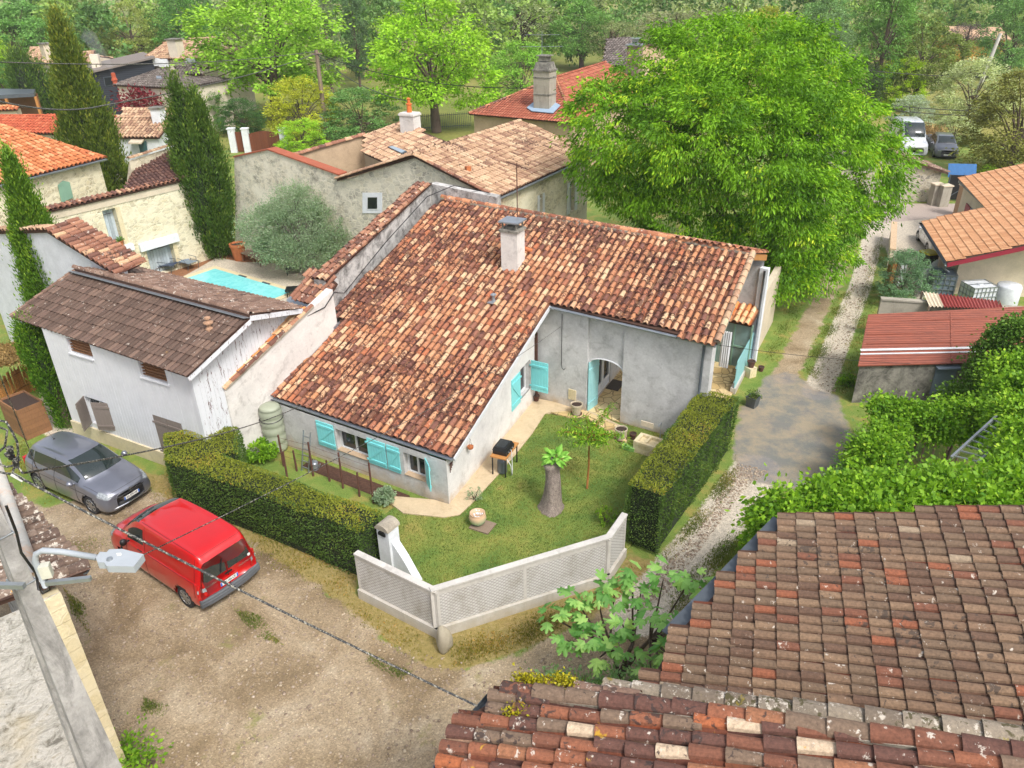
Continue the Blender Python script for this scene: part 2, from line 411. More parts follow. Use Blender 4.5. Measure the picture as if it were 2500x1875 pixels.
def shutter(parent, hinge, dirv, nrm, w, h, mat, brace=True, name='shutter', flip=False, label=None, metal=None):
    """board shutter: hinge = bottom corner on the hinge side, dirv = towards free edge"""
    m = MB(); hinge = np.array(hinge, float); dirv = unit(dirv); nrm = unit(nrm); k = max(3, round(w/.11)); bw = w/k
    for i in range(k): m.obox(hinge+dirv*(i+.5)*bw+ZUP*h/2, dirv*bw*.485, nrm*.014, ZUP*h/2)
    for z in (.16*h, .84*h): m.obox(hinge+dirv*w/2+ZUP*z+nrm*.026, dirv*w*.47, nrm*.011, ZUP*.04)
    if brace:
        a = hinge+dirv*w*(.08 if not flip else .92)+ZUP*h*.20+nrm*.026; b = hinge+dirv*w*(.92 if not flip else .08)+ZUP*h*.80+nrm*.026
        m.bar(a, b, .022, .07, up=np.cross(unit(b-a), nrm))
    o = m.build(name, mat, parent, label=label)
    for z in (.16*h, .84*h): q = MB(); q.obox(hinge+ZUP*z+nrm*.03, dirv*.05, nrm*.012, ZUP*.03); q.build('hinge', metal or mat, o)
    return o

# ------------------------------------------------------------ foliage
def leaf_mesh(C, D, size, rng, aspect=.45, spread=1.0, fold=.25):
    """C centres, D preferred tip directions (n,3). returns verts, faces (two triangles per leaf)"""
    n = len(C); D = D+rng.normal(0, .45*spread, (n, 3)); D /= np.linalg.norm(D, axis=1)[:, None]+1e-9
    R = rng.normal(0, 1, (n, 3)); X = np.cross(D, R); X /= np.linalg.norm(X, axis=1)[:, None]+1e-9; N = np.cross(X, D)
    s = (size*(.6+.8*rng.random(n)))[:, None]
    a = C-D*s*.5; t = C+D*s*.5; l = C+X*s*aspect*.5+N*s*fold*.3; r = C-X*s*aspect*.5+N*s*fold*.3
    V = np.stack([a, l, t, r], 1).reshape(-1, 3); b = np.arange(n)*4
    Fc = np.concatenate([np.stack([b, b+2, b+1], 1), np.stack([b, b+3, b+2], 1)])
    return V, Fc
def ell_points(rng, n, c, r, lo=.6, top=1.0):
    d = rng.normal(0, 1, (n, 3)); d /= np.linalg.norm(d, axis=1)[:, None]
    rr = lo+(1-lo)*rng.random(n)**.6
    return np.array(c)+d*np.array(r)*rr[:, None]*top, d
def crown(name, lobes, mat, parent, nclump=160, per=70, cr=.55, leaf=.16, seed=1, droop=.3, aspect=.5, lo=.55, local=True, tint=.5, flat=.7, out=.6, minz=None, cull=.55):
    rng = np.random.default_rng(seed); vol = np.array([l[3]*l[4]+l[4]*l[5]+l[3]*l[5] for l in lobes]); vol = vol/vol.sum()
    Cs = []; Ds = []
    for l, w in zip(lobes, vol):
        k = max(3, int(nclump*w)); p, d = ell_points(rng, k, l[:3], l[3:6], lo)
        keep = np.ones(k, bool)
        for l2 in lobes:
            if l2 is l: continue
            q = (p-np.array(l2[:3]))/np.array(l2[3:6]); keep &= (np.linalg.norm(q, axis=1) > cull)
        Cs.append(p[keep]); Ds.append(d[keep])
    Cc = np.concatenate(Cs); Dd = np.concatenate(Ds)
    if minz is not None: k = Cc[:, 2] > minz; Cc = Cc[k]; Dd = Dd[k]
    m = len(Cc); csz = cr*(.55+.9*rng.random(m)); ct = rng.random(m)
    # droopy, layered sprays
    off = rng.normal(0, .5, (m, per, 3))*csz[:, None, None]*np.array([1, 1, flat])
    P = Cc[:, None]+off+Dd[:, None]*csz[:, None, None]*.2
    D = Dd[:, None]*out+off/csz[:, None, None]*.7+np.array([0, 0, -droop]); P = P.reshape(-1, 3); D = D.reshape(-1, 3)
    V, Fc = leaf_mesh(P, D, leaf, rng, aspect)
    r = np.clip(np.repeat(ct, per)*tint+rng.random(m*per)*(1-tint), 0, 1); r = np.concatenate([r, r])
    return mesh_obj(name, V, Fc, mat, parent, False, None, {'rnd': r}, local), Cc
def trunk(name, pts, radii, mat, parent, limbs=(), local=True, n=8):
    m = MB(); m.rr = .5; m.tube(pts, radii, n)
    for l in limbs: m.tube(*l)
    return m.build(name, mat, parent, smooth=True, local=local)
def limbs_to(C, top, rng, k, r0=.1, base_lo=.35, root=(0, 0, 0)):
    out = []; top = np.array(top, float); root = np.array(root, float)
    idx = rng.choice(len(C), min(k, len(C)), replace=False)
    for i in idx:
        t = base_lo+(1-base_lo)*rng.random()*.9; s = root+(top-root)*t; e = C[i]; mid = (s+e)/2+np.array([0, 0, .12*np.linalg.norm(e-s)])
        out.append(([s, mid, e], [r0*(1.1-t*.6), r0*.5, r0*.12], 5))
    return out
# ------------------------------------------------------------ shared materials
MT = {}
MT['deck'] = flat('roof_underside', '#4a3328', .9)
PAL_MAIN = [(0, '#bd8c68'), (.18, '#ac7655'), (.36, '#8a5c49'), (.48, '#c49b78'), (.62, '#9b6349'), (.74, '#754d40'), (.80, '#b6805a'), (.90, '#c9aa86'), (.96, '#a96746')]
MT['tile_main'] = m_tile('canal_tile_weathered', PAL_MAIN, '#523027', .84, None, 0, .05, .34)
MT['tile_ridge'] = m_tile('ridge_tile_lichened', [(0, '#a2694a'), (.4, '#8a5540'), (.7, '#c08560')], '#4a3a30', .6, '#a89458', .3, .3, .6)
MT['tile_barn'] = m_tile('barn_tile_brown', [(0, '#5d4a3f'), (.3, '#665146'), (.6, '#544238'), (.85, '#705a4d')], '#4a3b32', .35, '#b08a3a', .0, .12, .55, .25)
MT['tile_barn_old'] = m_tile('barn_tile_lichened', [(0, '#7d6354'), (.5, '#6b5346'), (.8, '#8d7464')], '#493a32', .5, '#b58a35', .0, .35, .5, .4)
MT['tile_peach'] = m_tile('canal_tile_peach', [(0, '#bd9c7e'), (.3, '#b19072'), (.55, '#a38066'), (.75, '#c6aa8a'), (.9, '#92705a')], '#5e463c', .45, None, 0, .1, .42)
MT['tile_orange'] = m_tile('tile_orange_new', [(0, '#c98254'), (.3, '#bd7446'), (.6, '#d09668'), (.85, '#b3683f')], '#8a4a30', .02, None, 0, 0, .55, .15)
MT['tile_orangered'] = m_tile('tile_orange_red', [(0, '#b4593a'), (.5, '#a85034'), (.8, '#be6846')], '#6a3a28', .1, None, 0, 0, .5, .2)
MT['tile_hip'] = m_tile('tile_marseille_orange', [(0, '#a65e45'), (.4, '#9a533c'), (.7, '#b06c52')], '#4a3226', .4, '#8a7c3c', .15, 0, .5, .2)
MT['tile_villa'] = m_tile('tile_villa_apricot', [(0, '#bd8c66'), (.4, '#b4825c'), (.7, '#c69872')], '#9a5a34', .02, None, 0, 0, .55, .12)
MT['tile_brown'] = m_tile('tile_dark_brown', [(0, '#5c403a'), (.5, '#6a4a40'), (.85, '#74554a')], '#382824', .45, '#c4b4a4', -.1, .12, .5, .3)
MT['tile_grey'] = m_tile('tile_grey_brown', [(0, '#6b625c'), (.5, '#5c534e'), (.8, '#7a716a')], '#39322e', .4, None, 0, .1, .5, .25)
MT['tile_A'] = m_tile('canal_tile_greybrown', [(0, '#6c5846'), (.3, '#765e4a'), (.52, '#614a3b'), (.70, '#7e6650'), (.84, '#734a38'), (.93, '#855038'), (.975, '#94826c')], '#453a32', .35, None, 0, .12, .5, .42)
MT['tile_B'] = m_tile('canal_tile_lichened', [(0, '#5f4036'), (.28, '#744a38'), (.5, '#87543c'), (.66, '#74604f'), (.82, '#bca68c'), (.88, '#8f6044'), (.95, '#9c5a38')], '#3a2f2c', .5, '#b8902c', .22, .22, .6, .45)
MT['tile_cap'] = m_tile('wall_cap_tile', [(0, '#8a5e4a'), (.4, '#a0735a'), (.7, '#6d4a3e'), (.9, '#c09a78')], '#4a3830', .6, '#c09030', .02, .25, .5)
MT['tile_newcap'] = m_tile('cap_tile_new', [(0, '#dfb082'), (.35, '#d98f52'), (.6, '#e6c49a'), (.85, '#c8743c')], '#5a4436', .2, None, 0, 0, .6)
MT['plaster_main'] = m_plaster('render_grey_rough', '#c3c2c1', '#77746f', .42, mot=.14, low='#b0956a', low_amt=.65, lowz=.9)
MT['plaster_gable_lit'] = m_plaster('render_gable_lit', '#dcdad7', '#8c867c', .25, low='#b8925a', low_amt=.7, lowz=.8)  # house render again, with the sunlit side's brightness put into its colour
MT['plaster_party'] = m_plaster('render_white_stained', '#d6d1cb', '#6a6058', .34, bump=.5)
MT['plaster_black'] = m_plaster('render_grey_blackened', '#c6c3bf', '#353331', .82, bump=.5)
MT['plaster_cream'] = m_plaster('render_cream', '#cdbfa8', '#a08c6c', .2, bump=.2)
MT['plaster_white'] = m_plaster('render_white', '#dadde0', '#a9a9a6', .12, bump=.15)
MT['plaster_warm'] = m_plaster('render_warm_white', '#d6cab8', '#a4947c', .2, bump=.2)
MT['plaster_tan'] = m_plaster('render_tan', '#b8a084', '#77624c', .3, bump=.3)
MT['wall_bluewhite'] = m_plaster('render_cold_white', '#ced1d6', '#76746f', .20, streak=True, low='#c9bd8a', low_amt=.5)
MT['concrete'] = m_plaster('concrete_weathered', '#a39c8e', '#5c564c', .45, streak=True, bump=.4)
MT['concrete_dark'] = m_plaster('concrete_black_stained', '#8e8a80', '#2c2a28', .85, bump=.6)
MT['concrete_light'] = m_plaster('concrete_precast', '#c3bfb8', '#857e72', .36, streak=True, low='#a5977c', low_amt=.6, bump=.25)
MT['plinth'] = m_plaster('plinth_cream', '#cbbf9f', '#8f8a80', .3, low='#7d776c', low_amt=.7, lowz=.35)
MT['stone_cream'] = m_stone('rubble_cream', '#ddd5bb', ('#cfc3a2', '#bdb294', '#d9cfb0', '#b0a68a'), 3.8, .06)
MT['stone_grey'] = m_stone('rubble_grey', '#b9b1a0', ('#8f8a7c', '#a59c88', '#77736a', '#b3a68a'), 3.0, .06, '#3c3a36', .25)
MT['stone_dark'] = m_stone('rubble_dark', '#ddd6c4', ('#c4bba6', '#d0c7b0', '#b0aa98'), 4.2, .05, '#4a4740', .36)
MT['stone_house'] = m_stone('rubble_house', '#d6cfbc', ('#b5af9f', '#c6bea8', '#a29d8f', '#bbb6a6'), 3.2, .06, None)
MT['stone_block'] = m_stone('ashlar_yellow', '#d0c3a2', ('#d2c39c', '#d9cba8', '#c4b48c'), 2.0, .03, None, squash=1.1, bump=.3)
MT['white_board'] = flat('painted_board_white', '#d4d6da', .55, .05, 2.5)
MT['pvc'] = flat('pvc_white', '#d4d6d8', .35, .03)
MT['glass'] = flat('glass_dark', '#20262a', .08, .3, 2.0, Specular_IOR_Level=.8)
MT['glass_pale'] = flat('glass_pale', '#7a9492', .1, .2, 2.0)
MT['turq'] = flat('paint_turquoise', '#7fd3d6', .5, .06, 3)
MT['turq_pale'] = flat('paint_turquoise_pale', '#93c9cc', .5, .08, 3)
MT['taupe'] = flat('paint_taupe', '#7d736c', .5, .08, 3)
MT['green_pale'] = flat('paint_sage', '#7da08c', .5, .08, 3)
MT['red_dark'] = flat('paint_dark_red', '#8a2236', .5, .08, 3)
MT['zinc'] = flat('zinc', '#9ba1a8', .4, .12, 4, Metallic=.6)
MT['zinc_dark'] = flat('zinc_dark', '#5f666c', .4, .12, 4, Metallic=.5)
MT['steel'] = flat('steel_galvanised', '#9aa0a4', .4, .1, 8, Metallic=.6)
MT['black'] = flat('plastic_black', '#1c1c1e', .4, .1)
MT['rubber'] = flat('rubber_black', '#202022', .8, .15, 20)
MT['wood'] = m_wood('wood_brown', '#8a6242', '#4a3426', .5)
MT['wood_grey'] = m_wood('wood_grey', '#8d7a68', '#4a3e34', .5)
MT['wood_orange'] = m_wood('wood_orange', '#b07a42', '#6a4020', .4)
MT['rust'] = flat('rusty_iron', '#5a3a30', .8, .25, 12)
MT['bark'] = m_wood('bark_brown', '#5f5044', '#2c241e', .6, (6, 6, 1.2), .95)
MT['bark_grey'] = m_wood('bark_grey', '#8a8078', '#3f3833', .7, (9, 9, 1.6), .95)
MT['terracotta'] = flat('terracotta', '#b0693f', .75, .15, 5)
MT['soil'] = flat('potting_soil', '#3a2c24', .95, .35, 30)
MT['pot_cream'] = flat('pot_cream', '#b8ab94', .7, .12, 6)
MT['cable'] = NB('cable_black_white')
_b = MT['cable']; _n = _b.noise(34, 4, .7); MT['cable'] = _b.done(_b.ramp(_n, [(.50, hexc('#26282c')), (.62, hexc('#a5a193'))]), .6)
MT['mortar'] = m_plaster('mortar_lichened', '#a39a8a', '#4a4436', .6, bump=.6)
MT['mortar_white'] = m_plaster('mortar_white_orange', '#b8b4ac', '#c8922e', .35, bump=.6)
LV = {}
LV['lime'] = m_leaf('leaf_lime', '#386412', '#86b824', .26, c3='#cadc3c')
LV['lime2'] = m_leaf('leaf_lime_bright', '#5fa00f', '#9ccf1c', .40, c3='#d2e23a')
LV['mid'] = m_leaf('leaf_mid', '#3c6a2c', '#6d9a44', .35, c3='#94b45c')
LV['gen'] = m_leaf('leaf_generic', '#8c8c8c', '#f0f0f0', .28, c3='#ffffff')
LV['cypress'] = m_leaf('leaf_cypress', '#3a5420', '#647a30', .2, c3='#8c9640')
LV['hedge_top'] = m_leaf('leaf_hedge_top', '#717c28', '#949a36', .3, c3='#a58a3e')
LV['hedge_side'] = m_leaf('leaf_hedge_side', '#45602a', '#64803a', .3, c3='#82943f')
LV['olive'] = m_leaf('leaf_olive', '#74906a', '#9db090', .3, c3='#bfcab2')
LV['fig'] = m_leaf('leaf_fig', '#5f9448', '#8fbc68', .4, c3='#b0d478')
LV['vine'] = m_leaf('leaf_vine', '#44741a', '#8cb62e', .30, c3='#bcd648')
LV['grass'] = m_leaf('blade_grass', '#586e34', '#80883e', .35, c3='#a8985a')
# ------------------------------------------------------------ ground
def smooth01(x): x = np.clip(x, 0, 1); return x*x*(3-2*x)
def sdist(poly, X, Y):
    """signed distance, positive inside"""
    d = np.full(X.shape, 1e9); ins = np.zeros(X.shape, bool); m = len(poly)
    for i in range(m):
        x1, y1 = poly[i]; x2, y2 = poly[(i+1) % m]
        ex, ey = x2-x1, y2-y1; t = np.clip(((X-x1)*ex+(Y-y1)*ey)/(ex*ex+ey*ey+1e-12), 0, 1)
        d = np.minimum(d, np.hypot(X-x1-t*ex, Y-y1-t*ey))
        c = ((y1 > Y) != (y2 > Y)) & (X < (x2-x1)*(Y-y1)/(y2-y1+1e-12)+x1); ins ^= c
    return np.where(ins, d, -d)
def pdist(line, X, Y):
    d = np.full(X.shape, 1e9)
    for (x1, y1), (x2, y2) in zip(line[:-1], line[1:]):
        ex, ey = x2-x1, y2-y1; t = np.clip(((X-x1)*ex+(Y-y1)*ey)/(ex*ex+ey*ey+1e-12), 0, 1)
        d = np.minimum(d, np.hypot(X-x1-t*ex, Y-y1-t*ey))
    return d
def pxs(*q): return [tuple(P2(*a)) for a in q]
DIRT = [(-30, 2), (-30, 26)] + pxs((0, 1190), (110, 1240), (350, 1180), (420, 1230), (560, 1290), (780, 1430), (940, 1560), (1060, 1640), (1240, 1610), (1420, 1520), (1560, 1440), (1640, 1400), (1700, 1500), (1500, 1700)) + [(4, 3), (4, 1)]
TRACK = pxs((1560, 1500), (1640, 1420), (1700, 1345), (1760, 1270), (1815, 1190), (1850, 1140))
ASPH = pxs((1862, 915), (1925, 905), (1990, 945), (2045, 965), (2070, 1030), (2088, 1095), (2060, 1180), (2010, 1220), (1940, 1200), (1800, 1165), (1785, 1110), (1805, 1000), (1840, 960))
RUT_R = pxs((1990, 960), (2020, 900), (2062, 790), (2100, 700), (2122, 620), (2130, 560), (2150, 500))
RUT_L = pxs((1915, 925), (1935, 880), (1968, 812), (1997, 748), (2030, 690), (2060, 620))
DRIVE = pxs((2140, 545), (2240, 520), (2400, 500), (2330, 640), (2250, 740), (2195, 700), (2165, 620))
ROADFAR = pxs((2100, 500), (2160, 497), (2400, 497), (2600, 497), (2600, 540), (2300, 530), (2160, 545), (2060, 560))
TERR = pxs((440, 660), (500, 632), (530, 622), (590, 640), (640, 640), (760, 650), (800, 700), (760, 760), (600, 760), (400, 720))
TERR_SOIL = pxs((400, 640), (560, 595), (680, 600), (680, 640), (590, 640), (530, 628), (460, 668), (400, 700))
PATCH_L = pxs((90, 950), (150, 900), (175, 1000), (190, 1060), (150, 1080), (95, 1060))
gx = np.arange(-30, 42, .17); gy = np.arange(1, 72, .17)
X, Y = np.meshgrid(gx, gy); Xf, Yf = X.ravel(), Y.ravel()
def sm(d, w=.5): return smooth01(d/(2*w)+.5)
dirt = sm(sdist(DIRT, Xf, Yf), .5)
trk = sm(.75-pdist(TRACK, Xf, Yf), .45)
rr = sm(.50-pdist(RUT_R, Xf, Yf), .35); rl = sm(.50-pdist(RUT_L, Xf, Yf), .5)
asp = sm(sdist(ASPH, Xf, Yf), .35)
drv = sm(sdist(DRIVE, Xf, Yf), .3); road = sm(sdist(ROADFAR, Xf, Yf), .3)
ter = sm(sdist(TERR, Xf, Yf), .12); tso = sm(sdist(TERR_SOIL, Xf, Yf), .3)
TYRE = (pxs((330, 1900), (520, 1700), (760, 1600), (1000, 1665), (1250, 1655), (1450, 1560)), pxs((560, 1900), (700, 1760), (900, 1700), (1100, 1730), (1350, 1650), (1520, 1540)), pxs((150, 1330), (330, 1450), (600, 1640), (760, 1820)))
tyre = sum(sm(.22-pdist(t_, Xf, Yf), .35) for t_ in TYRE)
pl_ = sm(sdist(PATCH_L, Xf, Yf), .3)
light = np.clip(trk*.9+rr+drv*.8+ter+pl_*.7+np.clip(tyre, 0, 1)*.38*dirt, 0, 1)
soil = np.clip(np.maximum(dirt, rl*.9), 0, 1)
hz = .02*np.sin(Xf*1.3+Yf*.7)*np.cos(Yf*1.1-Xf*.4)*dirt - .04*rr - .03*rl
nx, ny = len(gx), len(gy); idx = np.arange(nx*ny).reshape(ny, nx)
fc = np.stack([idx[:-1, :-1].ravel(), idx[:-1, 1:].ravel(), idx[1:, 1:].ravel(), idx[1:, :-1].ravel()], 1)
def m_ground():
    b = NB('ground_dirt_grass'); L1 = b.n('ShaderNodeAttribute', attribute_name='lay'); sp = b.n('ShaderNodeSeparateColor'); b.link(L1.outputs['Color'], sp.inputs[0])
    L2 = b.n('ShaderNodeAttribute', attribute_name='lay2'); sp2 = b.n('ShaderNodeSeparateColor'); b.link(L2.outputs['Color'], sp2.inputs[0])
    nz = b.noise(1.6, 6, .7); nf = b.noise(9, 5, .7); fine = b.noise(60, 3, .7)
    def thr(x, n=nz, k=.9, lo=.42, hi=.58): return b.ramp(b.math('ADD', x, b.math('MULTIPLY', b.math('SUBTRACT', n, .5), k)), [(lo, 0), (hi, 1)])
    grass = b.ramp(b.noise(1.1, 5, .7), [(.3, hexc('#5d7a2c')), (.5, hexc('#74883a')), (.62, hexc('#938a46')), (.8, hexc('#77673e'))])
    grass = b.mix(1.0, grass, b.ramp(b.noise(26, 4, .8), [(.3, .6), (.7, 1.3)]), 'MULTIPLY')
    gravel = b.ramp(b.noise(.55, 7, .62, dist=.6), [(.30, hexc('#726046')), (.42, hexc('#8d7a5e')), (.55, hexc('#a39176')), (.72, hexc('#b9aa92'))])
    peb = b.vor(34, 'F1', None, 'Color'); ps = b.n('ShaderNodeSeparateColor'); b.link(peb, ps.inputs[0])
    gravel = b.mix(1.0, gravel, b.ramp(ps.outputs[0], [(0, .72), (.6, 1.0), (.93, 1.15), (1, 1.5)]), 'MULTIPLY')
    weeds = b.ramp(b.noise(.75, 5, .75, co=b.co((1, 1.0, 1))), [(.60, 0), (.70, .75)])
    gravel = b.mix(weeds, gravel, b.mix(.5, grass, hexc('#8a7a4a')))
    lite = b.mix(1.0, hexc('#c3b8a6'), b.ramp(nf, [(.3, .72), (.7, 1.18)]), 'MULTIPLY')
    lite = b.mix(1.0, lite, b.ramp(ps.outputs[0], [(0, .75), (1, 1.2)]), 'MULTIPLY')
    asph = b.mix(b.ramp(b.noise(.9, 6, .7), [(.42, 0), (.60, .9)]), hexc('#777676'), hexc('#a2927e')); asph = b.mix(1.0, asph, b.ramp(fine, [(.3, .85), (.7, 1.15)]), 'MULTIPLY')
    road = b.mix(1.0, hexc('#a89a90'), b.ramp(fine, [(.3, .92), (.7, 1.08)]), 'MULTIPLY')
    soilr = b.mix(1.0, hexc('#8a5f40'), b.ramp(nf, [(.3, .7), (.7, 1.3)]), 'MULTIPLY')
    dryc = b.mix(1.0, b.ramp(nf, [(.3, hexc('#7a6a3c')), (.5, hexc('#96814e')), (.7, hexc('#a8926a'))]), b.ramp(fine, [(.3, .8), (.7, 1.2)]), 'MULTIPLY'); grass = b.mix(b.math('MULTIPLY', thr(sp2.outputs[2], nz, .8), .85), grass, dryc)
    c = b.mix(thr(sp.outputs[0], k=1.2), grass, gravel)
    c = b.mix(thr(sp.outputs[1], nf, .7), c, lite)
    c = b.mix(b.math('MULTIPLY', thr(sp.outputs[2], b.noise(1.1, 6, .75), 1.7, .45, .75), .9), c, asph)
    c = b.mix(thr(sp2.outputs[0], nf, .2), c, road)
    c = b.mix(thr(sp2.outputs[1], nf, .5), c, soilr)
    b.bump(b.math('ADD', b.math('MULTIPLY', nf, .5), b.math('ADD', fine, b.vor(34, 'F1'))), .5, .03)
    return b.done(c, .95)
MT['ground'] = m_ground()
g = mesh_obj('ground', np.stack([Xf, Yf, hz], 1), fc, MT['ground'], None, True)
def ptcol(o, name, r, g_, b_):
    a = o.data.attributes.new(name, 'FLOAT_COLOR', 'POINT'); a.data.foreach_set('color', np.stack([r, g_, b_, np.ones_like(r)], 1).astype(np.float32).ravel())
ptcol(g, 'lay', soil, light, asp); DRY = pxs((330, 1150), (420, 1250), (780, 1440), (1040, 1640), (1130, 1640), (1560, 1470), (1620, 1380), (1540, 1350), (1490, 1420), (1067, 1555), (870, 1450), (860, 1320), (620, 1190)); dry = sm(sdist(DRY, Xf, Yf), .4)
ptcol(g, 'lay2', road, tso, dry); tag(g, kind='structure')
b = NB('far_field'); MT['far'] = b.done(b.mix(1.0, b.ramp(b.noise(.03, 5), [(.35, hexc('#66762e')), (.6, hexc('#8a8442')), (.75, hexc('#4d5a2a'))]), b.ramp(b.noise(3, 4), [(.3, .75), (.7, 1.2)]), 'MULTIPLY'), .95)
m = MB(); m.poly([(-900, -60, -.06), (900, -60, -.06), (900, 1500, -.06), (-900, 1500, -.06)]); tag(m.build('fields', MT['far']), kind='structure')

def scatter(poly_px, n, rng, world=False, excl=(), soft=0.0):
    P = poly_px if world else pxs(*poly_px); P = np.array(P); lo, hi = P.min(0), P.max(0); out = np.zeros((0, 2))
    while len(out) < n:
        q = lo+(hi-lo)*rng.random((n*2, 2)); q = q[sdist(P, q[:, 0], q[:, 1]) > 0.02]
        if soft > 0: d_ = sdist(P, q[:, 0], q[:, 1]); pn_ = .5+.25*np.sin(q[:, 0]*3.1+q[:, 1]*1.3)+.25*np.sin(q[:, 1]*4.3-q[:, 0]*2.2); q = q[rng.random(len(q)) < np.clip(d_/soft*pn_*1.6, 0, 1)]
        for e in excl: q = q[sdist(e, q[:, 0], q[:, 1]) < 0]
        if len(q) == 0: break
        out = np.concatenate([out, q])
    return out[:n]
def blades(name, pts, h, mat, rng, z=0.0, w=.5, kind='stuff', patch=1.2, col=None):
    n = len(pts); P = np.stack([pts[:, 0], pts[:, 1], np.full(n, z)], 1)+np.array([0, 0, h*.35]); D = np.tile([0, 0, 1.], (n, 1))
    V, Fc = leaf_mesh(P, D, h, rng, .22, 1.1)
    r = np.clip(.5+.35*np.sin(pts[:, 0]*patch*2.1)*np.cos(pts[:, 1]*patch*1.7)+rng.normal(0, .25, n), 0, 1)
    o = mesh_obj(name, V, Fc, mat, None, False, None, {'rnd': np.concatenate([r, r])}); return tag(o, kind=kind)
# ------------------------------------------------------------ main house
FL = G(657, 963, 1.79); FR = G(1107, 1115, 1.79); VV = G(1342, 743, 4.0); PLM = plane3(FL, FR, VV)
E2R = PP(1750, 838, PLM); RR = PP(1838, 620, PLM); RL = PP(1080, 484, PLM); L1 = PP(826, 745, PLM); L2 = PP(831, 795, PLM)
A0 = G(1096, 1236)[:2]; I0 = G(1306, 978)[:2]
SL = unit([math.cos(math.radians(62.6)), math.sin(math.radians(62.6)), 0]); AL = unit([math.cos(math.radians(-27.4)), math.sin(math.radians(-27.4)), 0])
DW = unit(V3(E2R, 0)-V3(VV, 0))
house = thing('house', 'low stone-grey rendered house with a long red-brown canal tile roof and turquoise shutters', 'house', (A0[0], A0[1], 0))
def on_wall(px, py, A, B):
    q = VP(px, py, A, B); a = V3(A, 0); d = unit(V3(B, 0)-a); return float(np.dot(q-a, d)), float(q[2])
def roof_z(p, pl): a, n = pl; return a[2]-(n[0]*(p[0]-a[0])+n[1]*(p[1]-a[1]))/n[2]
RZ = lambda p: roof_z(p, PLM)-.12
# roof
chb = PP(1253, 650, PLM)
tile_roof('roof', [FL, FR, VV, E2R, RR, RL, L1, L2], MT['tile_main'], house, pitch=.245, row=.34, rad=.083, udir=AL, seed=5, jitter=.010, deck_t=.09)
BR = np.array([9.85, 28.5, 4.40]); BL = np.array([-1.3, 35.6, 4.55])
tile_roof('roof', [BR, BL, RL+ZUP*.0, RR+ZUP*.0], MT['tile_main'], house, pitch=.26, row=.36, rad=.085, udir=-AL, seed=6)
tile_line('ridge_tiles', [RL+ZUP*.03, RR+ZUP*.03], MT['tile_ridge'], house, .12, .38, 4, mortar=MT['mortar'])
tile_line('verge_tiles', [E2R+ZUP*.05, RR+ZUP*.05], MT['tile_peach'], house, .11, .36, 8, mortar=MT['mortar'])
# front wall
fr = V3(A0, 0); fdir = unit(V3(FL, 0)-V3(FR, 0)); fl = fr+fdir*7.15
w = MB()
ow = lambda px, py: on_wall(px, py, fr, fl)
def op4(tl, br, A, B, fn=None):
    s0, z1 = on_wall(*tl, A, B); s1, z0 = on_wall(*br, A, B); return (min(s0, s1), max(s0, s1), min(z0, z1), max(z0, z1))
op1 = (ow(897, 1075)[0], ow(818, 1050)[0], .62, 1.42); op2 = (ow(1036, 1130)[0], ow(984, 1105)[0], .62, 1.42)
ptF, nF, dF = facade(w, fr, fl, 0, RZ(fr), RZ(fl), [op2, op1], depth=.28, side=1)
# gable wall facing right, along the slope
ga = V3(A0, 0); gi = V3(I0, 0)
og = lambda px, py: on_wall(px, py, ga, gi)
opg = (og(1268, 930)[0], og(1294, 930)[0], .75, 1.95)
ptG, nG, dG = facade(w, ga, gi, 0, RZ(ga), RZ(gi), [opg], depth=.28, side=-1)
w.m = 0
wall1 = w.build('wall', [MT['plaster_main']], house)
w = MB(); wl = ga+nG*.012; ptG2, _, _ = facade(w, wl, gi+nG*.012, 0, RZ(ga), RZ(gi), [opg], depth=.04, side=-1); w.build('wall', MT['plaster_gable_lit'], house, label='pale rendered side wall facing the lawn')
# wall with the porch arch (S1, S2, S3)
ip = lambda px, py: on_wall(px, py, I0, V3(I0, 0)+DW)
Iw = V3(I0, 0)-np.array([DW[1], -DW[0], 0])*.15; s1e = ip(1425, 1001)[0]; s3s = ip(1508, 1044)[0]; s3e = float(np.dot(V3(E2R, 0)-Iw, DW))-.16
W_ = MB(); zt = lambda s: RZ(Iw+DW*s)
ptS, nS, dS = facade(W_, Iw, Iw+DW*s1e, 0, zt(0), zt(s1e), [], side=-1)
facade(W_, Iw+DW*s3s, Iw+DW*s3e, 0, zt(s3s), zt(s3e), [], side=-1)
bkd = -nS
# thickness of the pillars
for s in (s1e, s3s, s3e):
    p = Iw+DW*s; z = zt(s); W_.poly([p, p+ZUP*z, p+bkd*.35+ZUP*z, p+bkd*.35])
p = Iw+DW*s3s+bkd*.35; q = Iw+DW*s3e+bkd*.35; W_.poly([p, q, q+ZUP*zt(s3e), p+ZUP*zt(s3s)])
# arch panel, set back 12 cm
n = 14; zs, zc = 1.95, 2.28; hw = (s3s-s1e)/2
for k in range(n):
    sa = s1e+(s3s-s1e)*k/n; sb = s1e+(s3s-s1e)*(k+1)/n
    fa = lambda s: zs+(zc-zs)*math.sqrt(max(0, 1-((s-s1e-hw)/hw)**2))
    a = Iw+DW*sa+bkd*.12; b_ = Iw+DW*sb+bkd*.12
    W_.poly([a+ZUP*fa(sa), b_+ZUP*fa(sb), b_+ZUP*zt(sb), a+ZUP*zt(sa)])
    W_.poly([a+ZUP*fa(sa), b_+ZUP*fa(sb), b_+bkd*.2+ZUP*fa(sb), a+bkd*.2+ZUP*fa(sa)])
    W_.poly([a+bkd*.2+ZUP*fa(sa), b_+bkd*.2+ZUP*fa(sb), b_+bkd*.2+ZUP*zt(sb), a+bkd*.2+ZUP*zt(sa)])
W_.build('wall', MT['plaster_main'], house, label='grey roughcast wall with an arched porch opening')
